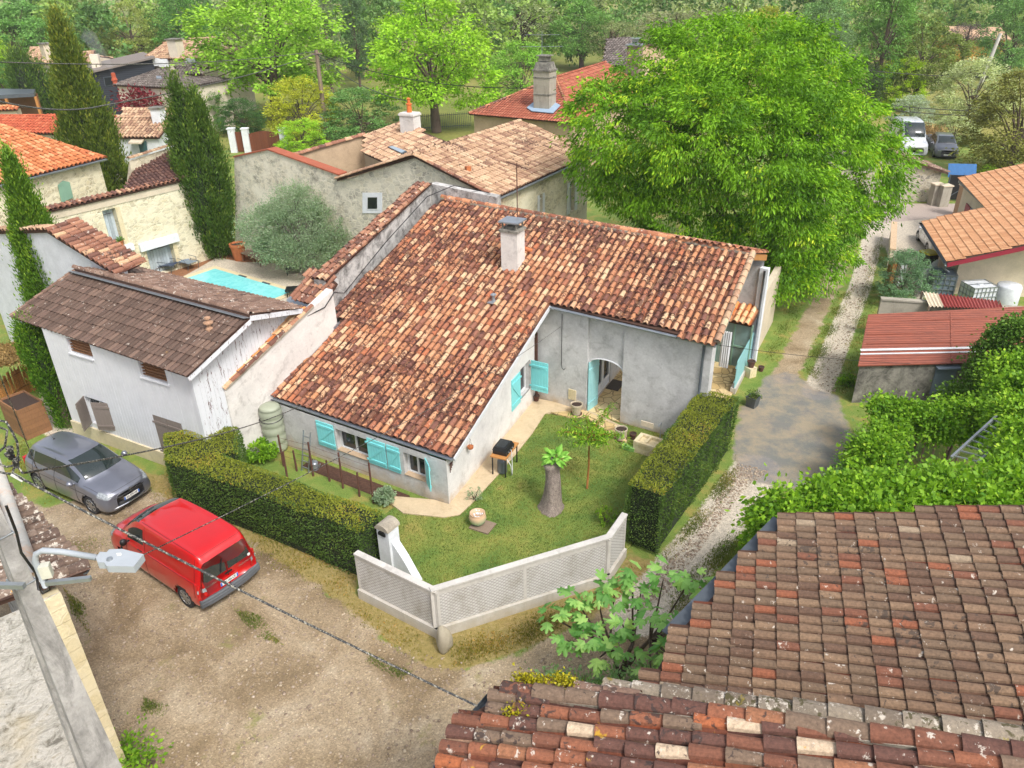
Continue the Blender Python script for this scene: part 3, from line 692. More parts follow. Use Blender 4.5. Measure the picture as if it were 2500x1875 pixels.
m = MB(); m.tube([Iw+DW*(s1e+(s3s-s1e)*k/n)-bkd*-.10+ZUP*(zs+(zc-zs)*math.sqrt(max(0, 1-((k/n-.5)*2)**2))) for k in range(n+1)], .025, 5); m.build('arch_trim', MT['pvc'], house)
# block behind S1: wall along slope on the porch side, back wall, pilaster
pil = V3(G(1835, 883)); gw = unit([-.836, .549, 0]); W2 = MB()
pa = Iw+DW*s1e+bkd*.35; pb = pa+SL*3.6
dop = (.55, 2.05, .12, 2.15)
ptD, nD, dD = facade(W2, pa, pb, 0, RZ(pa)-.05, RZ(pb)-.05, [dop], depth=.12, side=-1)
q = pil+gw*6.5
ptB, nB, dB = facade(W2, q, pil, 0, 4.3, 4.0, [(3.0, 3.8, .1, 2.1)], depth=.2, side=-1)
W2.build('wall', MT['plaster_main'], house)
m = MB(); m.obox(pil+ZUP*2.0-nB*-.0, unit(gw)*.16, nB*.12, ZUP*2.0); m.build('pilaster', MT['plaster_white'], house)
m = MB(); c = pil+SL*2.2+ZUP*1.95; m.obox(c+gw*.1-ZUP*.65, SL*2.2, gw*.12, ZUP*1.3); m.build('wall', MT['plaster_cream'], house)
# rest of the body (behind)
m = MB(); ba = V3(L1, 0)+SL*-.3; 
m.poly([V3(FL, 0)+AL*.1, V3(FL, 0)+AL*.1+ZUP*1.6, V3(L2)-ZUP*.12, V3(L2, 0)]); m.poly([V3(BL, 0), V3(BR, 0)-SL*.2, V3(BR, 4.2)-SL*.2, V3(BL, 4.3)]); m.build('wall', MT['plaster_main'], house)
# windows and door
window(house, ptF, nF, dF, op1, MT['pvc'], MT['glass'], depth=.20); window(house, ptF, nF, dF, op2, MT['pvc'], MT['glass'], depth=.20)
window(house, ptG, nG, dG, opg, MT['pvc'], MT['glass'], depth=.20)
dd = MB(); 
for a, b_ in ((dop[0], (dop[0]+dop[1])/2), ((dop[0]+dop[1])/2, dop[1])):
    for s in (a+.05, b_-.05): dd.bar(ptD(s, dop[2], .06), ptD(s, dop[3], .06), .09, .05, up=nD)
    for z in (dop[2]+.35, dop[3]-.06, dop[2]+.05): dd.bar(ptD(a+.1, z, .06), ptD(b_-.1, z, .06), .10 if z > .5 else .12, .05, up=nD)
    dd.obox((ptD(a, dop[2], .07)+ptD(b_, dop[2]+.42, .07))/2, dD*(b_-a)*.48, nD*.012, ZUP*.2)
fd = dd.build('door', MT['pvc'], house); gg = MB(); gg.poly([ptD(dop[0], .5, .085), ptD(dop[1], .5, .085), ptD(dop[1], dop[3], .085), ptD(dop[0], dop[3], .085)]); gg.build('pane', MT['glass'], fd)
# window sills of the front wall
for o_ in (op1, op2):
    m = MB(); m.obox((ptF(o_[0], o_[2], .12)+ptF(o_[1], o_[2], .12))/2+ZUP*.012, dF*(o_[1]-o_[0])*.5, nF*.15, ZUP*.012); m.build('window_sill', MT['plaster_tan'], house)
# shutters of the front wall (open, flat against it)
sh_z = .60
def shF(pxl, pxr, hinge_right, **k):
    sl, sr = ow(*pxl)[0], ow(*pxr)[0]; hh = .92
    if hinge_right: shutter(house, ptF(sr, sh_z)+nF*.03, dF, nF, abs(sl-sr), hh, MT['turq'], **k)
    else: shutter(house, ptF(sl, sh_z)+nF*.03, -dF, nF, abs(sl-sr), hh, MT['turq'], **k)
shF((776, 1050), (817, 1062), True, flip=True); shF((899, 1090), (943, 1105), False); shF((947, 1110), (977, 1120), True, flip=True)
shutter(house, ptF(ow(1040, 1130)[0], sh_z)+nF*.03, unit(nF*.62-dF*.78), unit(nF*.78+dF*.62)*-1, .46, .92, MT['turq'], brace=False)
# gable window shutters
gs0, gs1 = opg[0], opg[1]
shutter(house, ptG(gs0, .72)+nG*.03, -dG, nG, .75, 1.2, MT['turq'], brace=True)
shutter(house, ptG(gs1, .72)+nG*.05, unit(nG*.97-dG*.10), -unit(dG*.97+nG*.10), .68, 1.2, MT['turq'], flip=False)
# porch shutters on the jamb
shutter(house, Iw+DW*(s1e+.05)+bkd*.05+ZUP*.05, unit(bkd+DW*.10), DW, .65, 2.0, MT['turq_pale'], brace=False)
shutter(house, ptB(3.8, .1)+nB*.03, unit(dB), nB, .42, 1.9, MT['turq'], brace=False)
# fascia, gutters, pipes
m = MB(); m.bar(FR-ZUP*.10+nG*.02, VV-ZUP*.10+nG*.02, .04, .13); m.build('fascia', MT['pvc'], house)
def gutter(name, a, b_, out, parent, r=.07, mat='zinc', drop=.06):
    m = MB(); a = np.array(a, float)+out*r*.8-ZUP*drop; b_ = np.array(b_, float)+out*r*.8-ZUP*drop; vs = []; d = unit(b_-a); o2 = unit(out)
    for p in (a, b_):
        for k in range(7):
            t = math.pi*k/6; vs.append(p+o2*math.cos(t)*r-ZUP*math.sin(t)*r)
    for p in (a, b_):
        for k in range(7):
            t = math.pi*k/6; vs.append(p+o2*math.cos(t)*(r-.008)-ZUP*math.sin(t)*(r-.008)+ZUP*.001)
    fs = [(k, k+1, k+8, k+7) for k in range(6)]+[(14+k, 14+k+1, 14+k+8, 14+k+7) for k in range(6)]+[tuple(range(7)), tuple(range(7, 14)), (0, 7, 21, 14), (6, 13, 27, 20)]
    m.add(vs, fs); return m.build(name, MT[mat], parent)
gutter('gutter', FL, FR, nF, house, mat='zinc'); gutter('gutter', VV+DW*.05, E2R, nS, house, mat='zinc')
def pipe(name, pts, r, parent, mat='zinc'): m = MB(); m.tube(pts, r, 8); return m.build(name, MT[mat], parent, smooth=True)
dl = FL+nF*.1; gd = V3(FL, 0)+nF*.02-fdir*-.0
pipe('downpipe', [dl-ZUP*.1, dl-ZUP*.28, gd+ZUP*1.35, gd+ZUP*.02], .045, house)
dp = Iw+DW*(ip(1715, 860)[0])+nS*.05; pipe('downpipe', [dp+ZUP*3.8, dp+ZUP*3.65, dp+ZUP*.02], .045, house, 'zinc_dark')
pp = pil+nB*.2+gw*-.05; pipe('downpipe', [pp+ZUP*3.95, pp+ZUP*2.6, pp+ZUP*.05], .045, house, 'zinc_dark')
m = MB(); m.bar(RR+SL*.2-ZUP*.17+AL*.03, BR-ZUP*.17+AL*.03, .03, .22); m.build('fascia', MT['wood_orange'], house, label='orange varnished fascia board under the rear verge')
tile_line('verge_tiles', [RR+AL*.0+ZUP*.03, BR+ZUP*.03], MT['tile_ridge'], house, .11, .36, 18)
# lean-to with green glazed doors on the terrace
GR_ = V3(G(1822, 905)); GL_ = GR_+gw*2.0
lr = [GL_+ZUP*2.02+nB*.15, GR_+ZUP*2.02+nB*.15, GR_-nB*.95+ZUP*2.42, GL_-nB*.95+ZUP*2.42]
tile_roof('canopy_roof', lr, MT['tile_newcap'], house, pitch=.24, row=.36, rad=.09, seed=12)
m = MB()
for k in range(4): m.bar(GL_+(GR_-GL_)*k/3, GL_+(GR_-GL_)*k/3+ZUP*1.95, .06, .06, up=nB)
for z in (.03, .95, 1.93): m.bar(GL_+ZUP*z, GR_+ZUP*z, .05, .06)
gd_ = m.build('glazed_door', MT['green_pale'], house); m = MB(); m.poly([GL_-nB*.02, GR_-nB*.02, GR_-nB*.02+ZUP*1.93, GL_-nB*.02+ZUP*1.93]); m.build('pane', MT['glass_pale'], gd_)
# chimney
chz = ZAT(chb, 562); cw, cd = .66, .62; rz = math.radians(-27.4)
m = MB(); m.box((chb[0], chb[1], (chb[2]-.5+chz)/2), (cw, cd, chz-chb[2]+.5), rz); ch = m.build('chimney', MT['plaster_party'], house)
m = MB(); m.box((chb[0], chb[1], chz+.04), (cw+.1, cd+.1, .09), rz); m.box((chb[0], chb[1], chz+.12), (cw*.55, cd*.55, .1), rz)
for sx in (-1, 1):
    for sy in (-1, 1):
        p = V3(chb, chz+.2)+AL*sx*(cw/2-.06)+SL*sy*(cd/2-.06); m.box(p, (.05, .05, .28), rz)
m.build('chimney_crown', MT['concrete_dark'], ch)
m = MB(); m.box((chb[0], chb[1], chz+.36), (cw+.14, cd+.12, .05), rz); m.build('chimney_cover', MT['zinc'], ch)
vb = PP(1205, 738, PLM); m = MB(); m.tube([vb-ZUP*.1, vb+ZUP*.28], .06, 10); m.lathe(vb+ZUP*.28, [(.11, 0), (.11, .02), (.02, .07), (0, .07)], 12); m.box(vb+ZUP*.06-SL*.1, (.22, .34, .03), rz); m.build('roof_vent', MT['zinc'], house)
vb = PP(1300, 618, PLM); m = MB(); m.tube([vb+ZUP*.08, vb+ZUP*.16-SL*.05-AL*.38], .09, 10); m.build('roof_vent', MT['terracotta'], house, label='orange clay vent tile beside the chimney')
# window box pots, hook, lamp
m = MB(); hp = Iw+DW*ip(1367, 900)[0]+nS*.05; m.tube([hp+ZUP*3.7, hp+ZUP*1.75, hp+ZUP*1.6+DW*.03, hp+ZUP*1.55+DW*.10, hp+ZUP*1.62+DW*.16], .012, 5); m.build('cable', MT['black'], house)
m = MB(); sp_ = ip(1393, 960); m.obox(Iw+DW*sp_[0]+nS*.02+ZUP*.62, DW*.15, nS*.02, ZUP*.20); m.build('stone_inset', MT['stone_block'], house)
# crazy paving of porch and terrace
def m_crazy():
    b = NB('crazy_paving'); d = b.vor(2.6, 'DISTANCE_TO_EDGE'); c = b.vor(2.6, 'F1', None, 'Color'); s_ = b.n('ShaderNodeSeparateColor'); b.link(c, s_.inputs[0])
    st = b.ramp(s_.outputs[0], [(0, hexc('#c9b07c')), (.5, hexc('#d8c394')), (1, hexc('#bda06a'))]); st = b.mix(1.0, st, b.ramp(b.noise(12, 4), [(.3, .85), (.7, 1.1)]), 'MULTIPLY')
    f = b.ramp(d, [(.02, 0), (.05, 1)]); b.bump(f, .4, .01); return b.done(b.mix(f, hexc('#8f7a52'), st), .8)
MT['crazy'] = m_crazy()
tp = [Iw+DW*s1e-bkd*.0, Iw+DW*s3e, V3(G(1790, 960)), V3(G(1834, 880)), pil+gw*5.6, pa+SL*3.5]
m = MB(); m.prism([p*np.array([1, 1, 0])+ZUP*.02 for p in tp], (0, 0, .05)); tag(m.build('terrace_paving', MT['crazy']), kind='structure')
mp = [G(1440, 950), G(1500, 925), G(1460, 905)]
# ------------------------------------------------------------ garden surfaces
LAWN = pxs((1310, 1010), (1100, 1245), (985, 1225), (885, 1300), (873, 1448), (1067, 1550), (1488, 1416), (1526, 1352), (1640, 1200), (1735, 1060), (1520, 1040))
def m_lawn():
    b = NB('lawn_grass'); n = b.noise(.55, 5, .7, dist=.3); c = b.ramp(n, [(.30, hexc('#4c6a2a')), (.45, hexc('#647c32')), (.58, hexc('#7f883c')), (.72, hexc('#988a48'))])
    c = b.mix(b.ramp(b.noise(1.6, 4), [(.66, 0), (.76, .6)]), c, hexc('#a08550')); c = b.mix(1.0, c, b.ramp(b.noise(32, 4, .8), [(.3, .6), (.7, 1.35)]), 'MULTIPLY')
    b.bump(b.noise(50, 4, .8), .6, .03); return b.done(c, .95)
MT['lawn'] = m_lawn()
m = MB(); m.poly([(x, y, .05) for x, y in LAWN]); m.prism([(x, y, -.05) for x, y in LAWN], (0, 0, .096)); tag(m.build('lawn', MT['lawn']), kind='structure')
rng = np.random.default_rng(11)
PATH = pxs((1060, 1225), (980, 1218), (930, 1215), (985, 1258), (1085, 1268), (1122, 1262), (1148, 1238), (1215, 1165), (1262, 1110), (1300, 1062), (1330, 1015), (1345, 1010), (1385, 1022), (1430, 1020), (1480, 1062), (1530, 1085), (1530, 1050), (1425, 1001), (1306, 976), (1096, 1236))
lp = scatter(LAWN, 38000, rng, True, [PATH]); blades('lawn_grass', lp, .055, LV['grass'], rng, .05)
m = MB(); m.prism([(x, y, .0) for x, y in PATH], (0, 0, .085)); MT['path'] = m_plaster('path_concrete', '#c4b090', '#97805c', .45, bump=.3); tag(m.build('path', MT['path']), kind='structure')
m = MB(); m.prism([(x, y, .05) for x, y in pxs((1345, 1012), (1390, 1024), (1430, 1022), (1480, 1064), (1530, 1087), (1520, 1050), (1425, 1006))], (0, 0, .045)); tag(m.build('garden_paving', MT['crazy']), kind='structure')
m = MB(); m.poly([(x, y, .01) for x, y in pxs((735, 1140), (1010, 1250), (1000, 1210), (760, 1120))]); MT['bed'] = flat('bed_soil', '#4e3528', .95, .4, 12); tag(m.build('flower_bed', MT['bed']), kind='structure')

# ------------------------------------------------------------ party walls beside the house
pw = thing('party_wall', 'long blackened wall above the left edge of the big roof, topped with old tiles', 'wall', tuple(V3(L1, 0)))
ta = VP(1030, 447, L1, RL); tb = VP(830, 652, L1, RL); u_ = unit(V3(ta, 0)-V3(tb, 0)); sl_ = (ta[2]-tb[2])/np.linalg.norm((ta-tb)[:2])
rb2 = V3(RL, 0)+unit(V3(RL, 0)-V3(L1, 0))*.15; dr = unit([.836, -.549, 0]); ta = VP(1050, 447, rb2, rb2+dr); u_ = unit(V3(ta, 0)-V3(tb, 0)); sl_ = (ta[2]-tb[2])/np.linalg.norm((ta-tb)[:2]); t0 = tb-u_*.95-ZUP*sl_*.95; lft = -np.array([u_[1], -u_[0], 0])*1.0   # to the left of the wall
th = .5
m = MB(); m.prism([V3(t0, 0), V3(ta, 0), ta, t0], lft*th); m.build('wall', MT['plaster_black'], pw)
tile_roof('wall_cap', [t0+lft*(th+.12)+ZUP*.02, t0-lft*.08+ZUP*.02, ta-lft*.08+ZUP*.02, ta+lft*(th+.12)+ZUP*.02], MT['tile_cap'], pw, pitch=.23, row=.36, rad=.10, seed=21, jitter=.02, deck_t=.06)
# turn to the right behind the ridge
dr = unit([.836, -.549, 0]); te = VP(1212, 482, ta, ta+dr)
m = MB(); m.prism([V3(ta, 0)+u_*.02, V3(te, 0)+u_*.02, te+u_*.02, ta+u_*.02-ZUP*.03], u_*.4); m.build('wall', MT['plaster_black'], pw)
# little roof at its foot
q = [G(712, 726, 3.75), G(783, 752, 3.75), G(822, 690, 4.35), G(765, 660, 4.35)]
tile_roof('roof', q, MT['tile_cap'], pw, pitch=.22, row=.34, rad=.10, seed=22, jitter=.02)
m = MB(); z_ = 3.35; m.prism([G(700, 735, z_), G(712, 762, z_), G(752, 752, z_), G(775, 735, z_), G(715, 722, z_)], (0, 0, .06)); m.build('flashing', MT['zinc'], pw, label='blue-grey zinc valley sheet at the foot of the old tiles')
fw_ = thing('party_wall', 'bright white roughcast wall sloping down between the boarded barn and the big tiled roof', 'wall', tuple(V3(FL, 0)))
pk = VP(812, 707, FL, L2); lo_ = G(550, 954, 2.82); ud = unit(V3(pk, 0)-V3(lo_, 0)); lf2 = np.array([-ud[1], ud[0], 0])
m = MB(); m.prism([V3(lo_, 0), V3(pk, 0), pk, lo_], lf2*.30); m.build('wall', MT['plaster_party'], fw_)
sl2 = (pk[2]-lo_[2])/np.linalg.norm((pk-lo_)[:2]); tk = lo_+(pk-lo_)*.80
tile_roof('wall_cap', [lo_+lf2*.62-ZUP*.06, lo_+lf2*.08+ZUP*.04, tk+lf2*.08+ZUP*.04, tk+lf2*.62-ZUP*.06], MT['tile_newcap'], fw_, pitch=.23, row=.38, rad=.10, seed=23)
tile_line('wall_cap', [lo_+lf2*.06+ZUP*.05, tk+lf2*.06+ZUP*.05], MT['tile_cap'], fw_, .10, .36, 24, mortar=MT['mortar'])
q0 = G(478, 996, 2.3); q1 = G(540, 985, 2.25)
tile_roof('wall_cap', [q0, q1, q1+ud*.75+ZUP*.28, q0+ud*.75+ZUP*.28], MT['tile_newcap'], fw_, pitch=.2, row=.38, rad=.10, seed=25)
m = MB(); m.bar(FL+lf2*.0+ZUP*.08-ud*.0, L2+ZUP*.1, .02, .16); m.build('flashing', MT['zinc'], fw_)
m = MB(); m.tube([PP(1196, 470, plane3(ta, te, ta+ZUP))+nS*.06, PP(1110, 452, plane3(ta, te, ta+ZUP))+nS*.06, VP(1040, 480, L1, RL)-lft*.05, VP(940, 590, L1, RL)-lft*.05, VP(838, 715, L1, RL)-lft*.05, pk-lf2*.05-ZUP*.1, VP(790, 750, FL, L2)-lf2*.05, VP(740, 775, FL, L2)-lf2*.05], .018, 5); tag(m.build('cable', MT['black']), 'black cable running along the face of the stained party wall', 'cable')

# ------------------------------------------------------------ barn
bc = np.array([-9.40, 20.30, 0]); bl = np.array([-15.46, 23.56, 0]); bd = unit(bl-bc); bn = np.array([-.47, -.88, 0]); bn = unit(np.array([bd[1], -bd[0], 0])); 
if bn[1] > 0: bn = -bn
bg = unit([.41, .912, 0]); BLn = np.linalg.norm(bl-bc)
barn = thing('barn', 'white boarded barn with a brown tiled roof and taupe shutters behind the grey car', 'barn', tuple(bc))
zr0 = 4.05; eL = G(27, 773, zr0); eR = G(458, 918, zr0); rR = G(610, 776, 4.92); rL = G(182, 662, 4.92); PLB = plane3(eL, eR, rR)
tile_roof('roof', [eL, eR, rR, rL], MT['tile_barn'], barn, pitch=.205, row=.36, rad=.095, seed=31, jitter=.004, flatk=.45, deck_t=.08)
kL = G(328, 653, 4.22); kR = G(738, 752, 4.22); up = ZUP*.10
tile_roof('roof', [kR, kL, rL+up, rR+up], MT['tile_barn_old'], barn, pitch=.205, row=.36, rad=.095, seed=32, jitter=.01, flatk=.5, deck_t=.10)
tile_line('ridge_tiles', [rL+up*1.2+bg*.05, rR+up*1.2+bg*.05], MT['tile_barn_old'], barn, .09, .34, 33)
m = MB(); m.bar(rL-bg*.12+ZUP*.045, rR-bg*.12+ZUP*.045, .26, .02, up=(bg[0]*.3, bg[1]*.3, 1)); m.build('flashing', MT['zinc'], barn)
tile_line('verge_tiles', [eL+bg*.02+ZUP*.02, rL+ZUP*.02], MT['tile_barn_old'], barn, .07, .33, 34)
onb = lambda px, py: on_wall(px, py, bc, bl)
def bop(tl, tr, bz, tz=None):
    s0 = onb(*tr)[0]; s1 = onb(*tl)[0]; zt_ = tz or (onb(*tl)[1]+onb(*tr)[1])/2; return (s0, s1, bz, zt_)
o1 = bop((204, 965), (262, 985), onb(262, 1046)[1]+.03); o2 = bop((372, 1010), (440, 1034), onb(402, 1110)[1]-.10)
v1 = bop((166, 840), (222, 855), onb(195, 858)[1]-.13, onb(195, 840)[1]+.12); v2 = bop((341, 896), (408, 917), onb(375, 918)[1]-.13, onb(375, 900)[1]+.12)
m = MB(); ztop = roof_z(bc, PLB)-.10
bw = .148; k = int(BLn/bw)
def board(sa, sb, z0, z1, off=.0):
    a = bc+bd*(sa+.004)+bn*off; b_ = bc+bd*(sb-.004)+bn*off; m.obox((a+b_)/2+ZUP*(z0+z1)/2, bd*(sb-sa-.008)/2, bn*.012, ZUP*(z1-z0)/2)
for i in range(k+1):
    sa, sb = i*BLn/(k+1), (i+1)*BLn/(k+1); mid = (sa+sb)/2; z = .52; segs = []
    for o in sorted([o for o in (o1, o2, v1, v2) if o[0] < mid < o[1]], key=lambda o: o[2]): segs.append((z, o[2])); z = o[3]
    segs.append((z, ztop))
    for a, b_ in segs:
        if b_-a > .02: board(sa, sb, a, b_, random.uniform(0, .006))
m.build('cladding', MT['white_board'], barn)
m = MB(); ptb, nb_, db_ = facade(m, bc-bn*.02, bl-bn*.02, 0, ztop, ztop, [o1, o2, v1, v2], depth=.18, side=1 if np.dot(np.array([-bd[1], bd[0], 0]), bn) > 0 else -1); m.build('wall', MT['white_board'], barn)
m = MB(); m.obox(bc+bd*BLn/2+bn*.03+ZUP*.26, bd*(BLn/2+.02), bn*.05, ZUP*.26); m.build('plinth', MT['plinth'], barn)
m = MB(); m.obox(bc-ZUP*-(ztop+.52)/2+bn*.03+bd*.05, bd*.06, bn*.03, ZUP*(ztop-.52)/2); m.build('corner_board', MT['white_board'], barn)
# gable end with peeling paint
def m_peel():
    b = NB('peeling_white_paint'); n = b.noise(3.2, 6, .8, co=b.co((3.5, 3.5, .55)), dist=.6); sx = b.n('ShaderNodeSeparateXYZ'); b.link(b.co(), sx.inputs[0])
    c = b.mix(b.ramp(n, [(.585, 0), (.595, 1)]), hexc('#d6d8dc'), hexc('#5a2f2a')); return b.done(c, .7)
MT['peel'] = m_peel()
m = MB(); gl = 4.9
for i in range(int(gl/.17)):
    a = i*.17; p = bc+bg*(a+.085); zt2 = min(roof_z(p, PLB), roof_z(p, plane3(kR, kL, rR)))-.08
    m.obox(p+ZUP*(zt2+.5)/2, bg*.081, bd*.012, ZUP*(zt2-.5)/2)
m.build('cladding', MT['peel'], barn, label='gable boards with white paint peeling off brown wood')
m = MB(); pB = bl+bg*gl; m.poly([bl, bl+ZUP*4.0, bl+bg*2.3+ZUP*4.7, pB+ZUP*4.0, pB]); m.poly([pB, pB+ZUP*4.0, bc+bg*gl+ZUP*4.0, bc+bg*gl]); m.poly([bc+bd*.05, bc+bg*gl+bd*.05, bc+bg*gl+bd*.05+ZUP*3.4, bc+bd*.05+ZUP*3.4]); m.build('wall', MT['plaster_warm'], barn)
m = MB(); m.bar(eR-ZUP*.12, rR-ZUP*.12, .03, .14); m.bar(rR-ZUP*.02, kR-ZUP*.10, .03, .16); m.build('bargeboard', MT['peel'], barn)
for o in (v1, v2):
    m = MB()
    for j in range(5):
        z = o[2]+(o[3]-o[2])*(j+.5)/5; m.obox((ptb(o[0], z, .06)+ptb(o[1], z, .06))/2, db_*(o[1]-o[0])/2, nb_*.03, ZUP*.008)
    m.poly([ptb(o[0], o[2], .12), ptb(o[1], o[2], .12), ptb(o[1], o[3], .12), ptb(o[0], o[3], .12)])
    vv = m.build('louvre_vent', MT['wood'], barn); m = MB(); m.obox((ptb(o[0], o[2]-.03)+ptb(o[1], o[2]-.03))/2+nb_*.04, db_*((o[1]-o[0])/2+.04), nb_*.05, ZUP*.02); m.build('sill', MT['white_board'], vv)
window(barn, ptb, nb_, db_, o1, MT['pvc'], MT['glass'], depth=.12); window(barn, ptb, nb_, db_, o2, MT['pvc'], MT['glass'], depth=.12)
hh = o2[3]-o2[2]; wd = (o2[1]-o2[0])/2
shutter(barn, ptb(o2[0], o2[2])+nb_*.02, db_, nb_, wd-.01, hh, MT['taupe'], brace=False); shutter(barn, ptb(o2[1], o2[2])+nb_*.02, -db_, nb_, wd-.01, hh, MT['taupe'], brace=False)
hh = o1[3]-o1[2]; wd = (o1[1]-o1[0])/2
shutter(barn, ptb(o1[1], o1[2])+nb_*.02, unit(nb_*.9-db_*.5), unit(db_*.9+nb_*.5), wd, hh, MT['taupe'], brace=False); shutter(barn, ptb(o1[0], o1[2])+nb_*.02, unit(db_*.93+nb_*.37), unit(nb_*.93-db_*.37), wd, hh, MT['taupe'], brace=False)
vb = PP(512, 805, PLB); m = MB(); m.lathe(vb-ZUP*.05, [(.13, 0), (.12, .1), (.07, .16), (.07, .24), (.15, .27), (.15, .31), (.05, .36), (.05, .4), (.10, .42), (.09, .47), (0, .5)], 12); m.build('roof_vent', MT['tile_peach'], barn)
# ------------------------------------------------------------ hedges
def hedge(name, foot, h, label, seed, dens=760, leaf=.056, topmat='hedge_top', sidemat='hedge_side', inset=.06):
    foot = [np.array([p[0], p[1]], float) for p in foot]; c = sum(foot)/len(foot); rng = np.random.default_rng(seed)
    t = thing(name, label, 'hedge', (c[0], c[1], 0)); 
    ar = sum(foot[i][0]*foot[(i+1) % len(foot)][1]-foot[(i+1) % len(foot)][0]*foot[i][1] for i in range(len(foot)))
    if ar < 0: foot = foot[::-1]
    P = []; D = []; r = []; Pt = []; n = len(foot)
    wob = lambda x, y, z: .035*np.sin(x*2.3+z*1.9)+.03*np.sin(y*3.1-z*2.2+1)+.03*np.sin(x*5.1+y*4.3)
    for i in range(n):
        a, b = foot[i], foot[(i+1) % n]; e = b-a; L = np.linalg.norm(e); e = e/L; nn = np.array([e[1], -e[0]])
        k = int(L*h*dens); s = rng.random(k)*L; z = h*rng.random(k)**.9
        q = a+e*s[:, None]; w = wob(q[:, 0], q[:, 1], z)-.05-.10*np.clip((z-h+.25)/.25, 0, 1)**2 - .07*(z < .3); q = q+nn*(w+rng.normal(0, .02, k))[:, None]
        P.append(np.stack([q[:, 0], q[:, 1], z], 1)); D.append(np.tile([nn[0], nn[1], .5], (k, 1)))
    P = np.concatenate(P); D = np.concatenate(D)
    V, Fc = leaf_mesh(P, D, leaf, rng, .55, 1.0); rr = np.clip(.45+.25*np.sin(P[:, 0]*3)*np.sin(P[:, 2]*4+P[:, 1]*2)+rng.normal(0, .22, len(P)), 0, 1)
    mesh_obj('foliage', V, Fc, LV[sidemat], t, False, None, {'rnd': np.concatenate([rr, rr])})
    A = np.array(foot); lo, hi = A.min(0), A.max(0); k = int((hi-lo).prod()*dens*1.5); q = lo+(hi-lo)*rng.random((k, 2)); sd = sdist(foot, q[:, 0], q[:, 1]); q = q[sd > .03]; sd = sd[sd > .03]
    z = h-.10*np.clip(1-sd/.22, 0, 1)**2+wob(q[:, 0], q[:, 1], 0)+rng.normal(0, .012, len(q))
    Q = np.stack([q[:, 0], q[:, 1], z], 1); V, Fc = leaf_mesh(Q, np.tile([0, 0, .6], (len(Q), 1))+rng.normal(0, .5, (len(Q), 3)), leaf, rng, .55, 1.0)
    nz = .45+.22*np.sin(q[:, 0]*1.7+q[:, 1]*.9)+.16*np.sin(q[:, 1]*3.3-q[:, 0]*2.2); rr = np.clip(nz+rng.normal(0, .16, len(q)), 0, 1)
    mesh_obj('foliage', V, Fc, LV[topmat], t, False, None, {'rnd': np.concatenate([rr, rr])}, label='sun-yellowed clipped top')  # top leaves coloured yellower than the sides
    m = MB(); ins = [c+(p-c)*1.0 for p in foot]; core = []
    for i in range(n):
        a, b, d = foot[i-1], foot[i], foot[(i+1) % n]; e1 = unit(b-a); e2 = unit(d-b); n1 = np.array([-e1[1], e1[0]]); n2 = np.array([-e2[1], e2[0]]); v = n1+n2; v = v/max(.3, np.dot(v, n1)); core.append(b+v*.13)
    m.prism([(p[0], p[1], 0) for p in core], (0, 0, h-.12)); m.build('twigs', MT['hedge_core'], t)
    return t
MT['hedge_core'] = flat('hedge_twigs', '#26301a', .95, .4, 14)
zh = 1.7
hp = [P2(395, 1060, zh), P2(500, 1033, zh), P2(583, 1038, zh), P2(583, 1100, zh), P2(545, 1105, zh), P2(938, 1245, zh), P2(875, 1300, zh), P2(620, 1200, zh), P2(395, 1122, zh)]
hedge('hedge', hp, zh, 'long clipped L-shaped hedge between the parked vehicles and the front wall of the house', 41)
zh = 2.05
hp = [P2(1528, 1180, zh), P2(1620, 1212, zh), P2(1808, 965, zh), P2(1715, 950, zh), P2(1690, 965, zh)]
hedge('hedge', hp, zh, 'tall clipped hedge beside the gravel lane with an orange-tinged top, right of the lawn', 42, dens=780)

# ------------------------------------------------------------ precast garden wall
gwall = thing('garden_wall', 'low grey precast concrete wall with wire mesh relief wrapping round the corner of the lawn', 'garden wall', (*P2(1067, 1560), 0))
GW = [P2(878, 1462), P2(1067, 1560), P2(1487, 1425), P2(1528, 1362)]; hts = [1.42, 1.46, 1.42, 1.42]
def m_mesh():
    b = NB('precast_lattice'); 
    uvn = b.n('ShaderNodeAttribute', attribute_name='suv'); s_ = b.n('ShaderNodeSeparateXYZ'); b.link(uvn.outputs['Vector'], s_.inputs[0]); x, y = s_.outputs[0], s_.outputs[1]
    def w(v): return b.math('ABSOLUTE', b.math('SUBTRACT', b.math('FRACT', b.math('MULTIPLY', v, 8.0)), .5))
    a = w(b.math('ADD', x, b.math('MULTIPLY', y, 1.3))); c = w(b.math('SUBTRACT', x, b.math('MULTIPLY', y, 1.3))); mn = b.math('MINIMUM', a, c)
    f = b.ramp(mn, [(.05, 1), (.13, 0)]); n = b.noise(1.6, 5, .7, co=b.co((1, 1, .5))); base = b.mix(b.ramp(n, [(.48, 0), (.75, .75)]), hexc('#c6c4c0'), hexc('#8f8674'))
    base = b.mix(b.math('MULTIPLY', f, .7), base, hexc('#77716a')); b.bump(b.math('SUBTRACT', b.noise(20, 4), b.math('MULTIPLY', f, 1.0)), .5, .01); return b.done(base, .9)
MT['lattice'] = m_mesh()
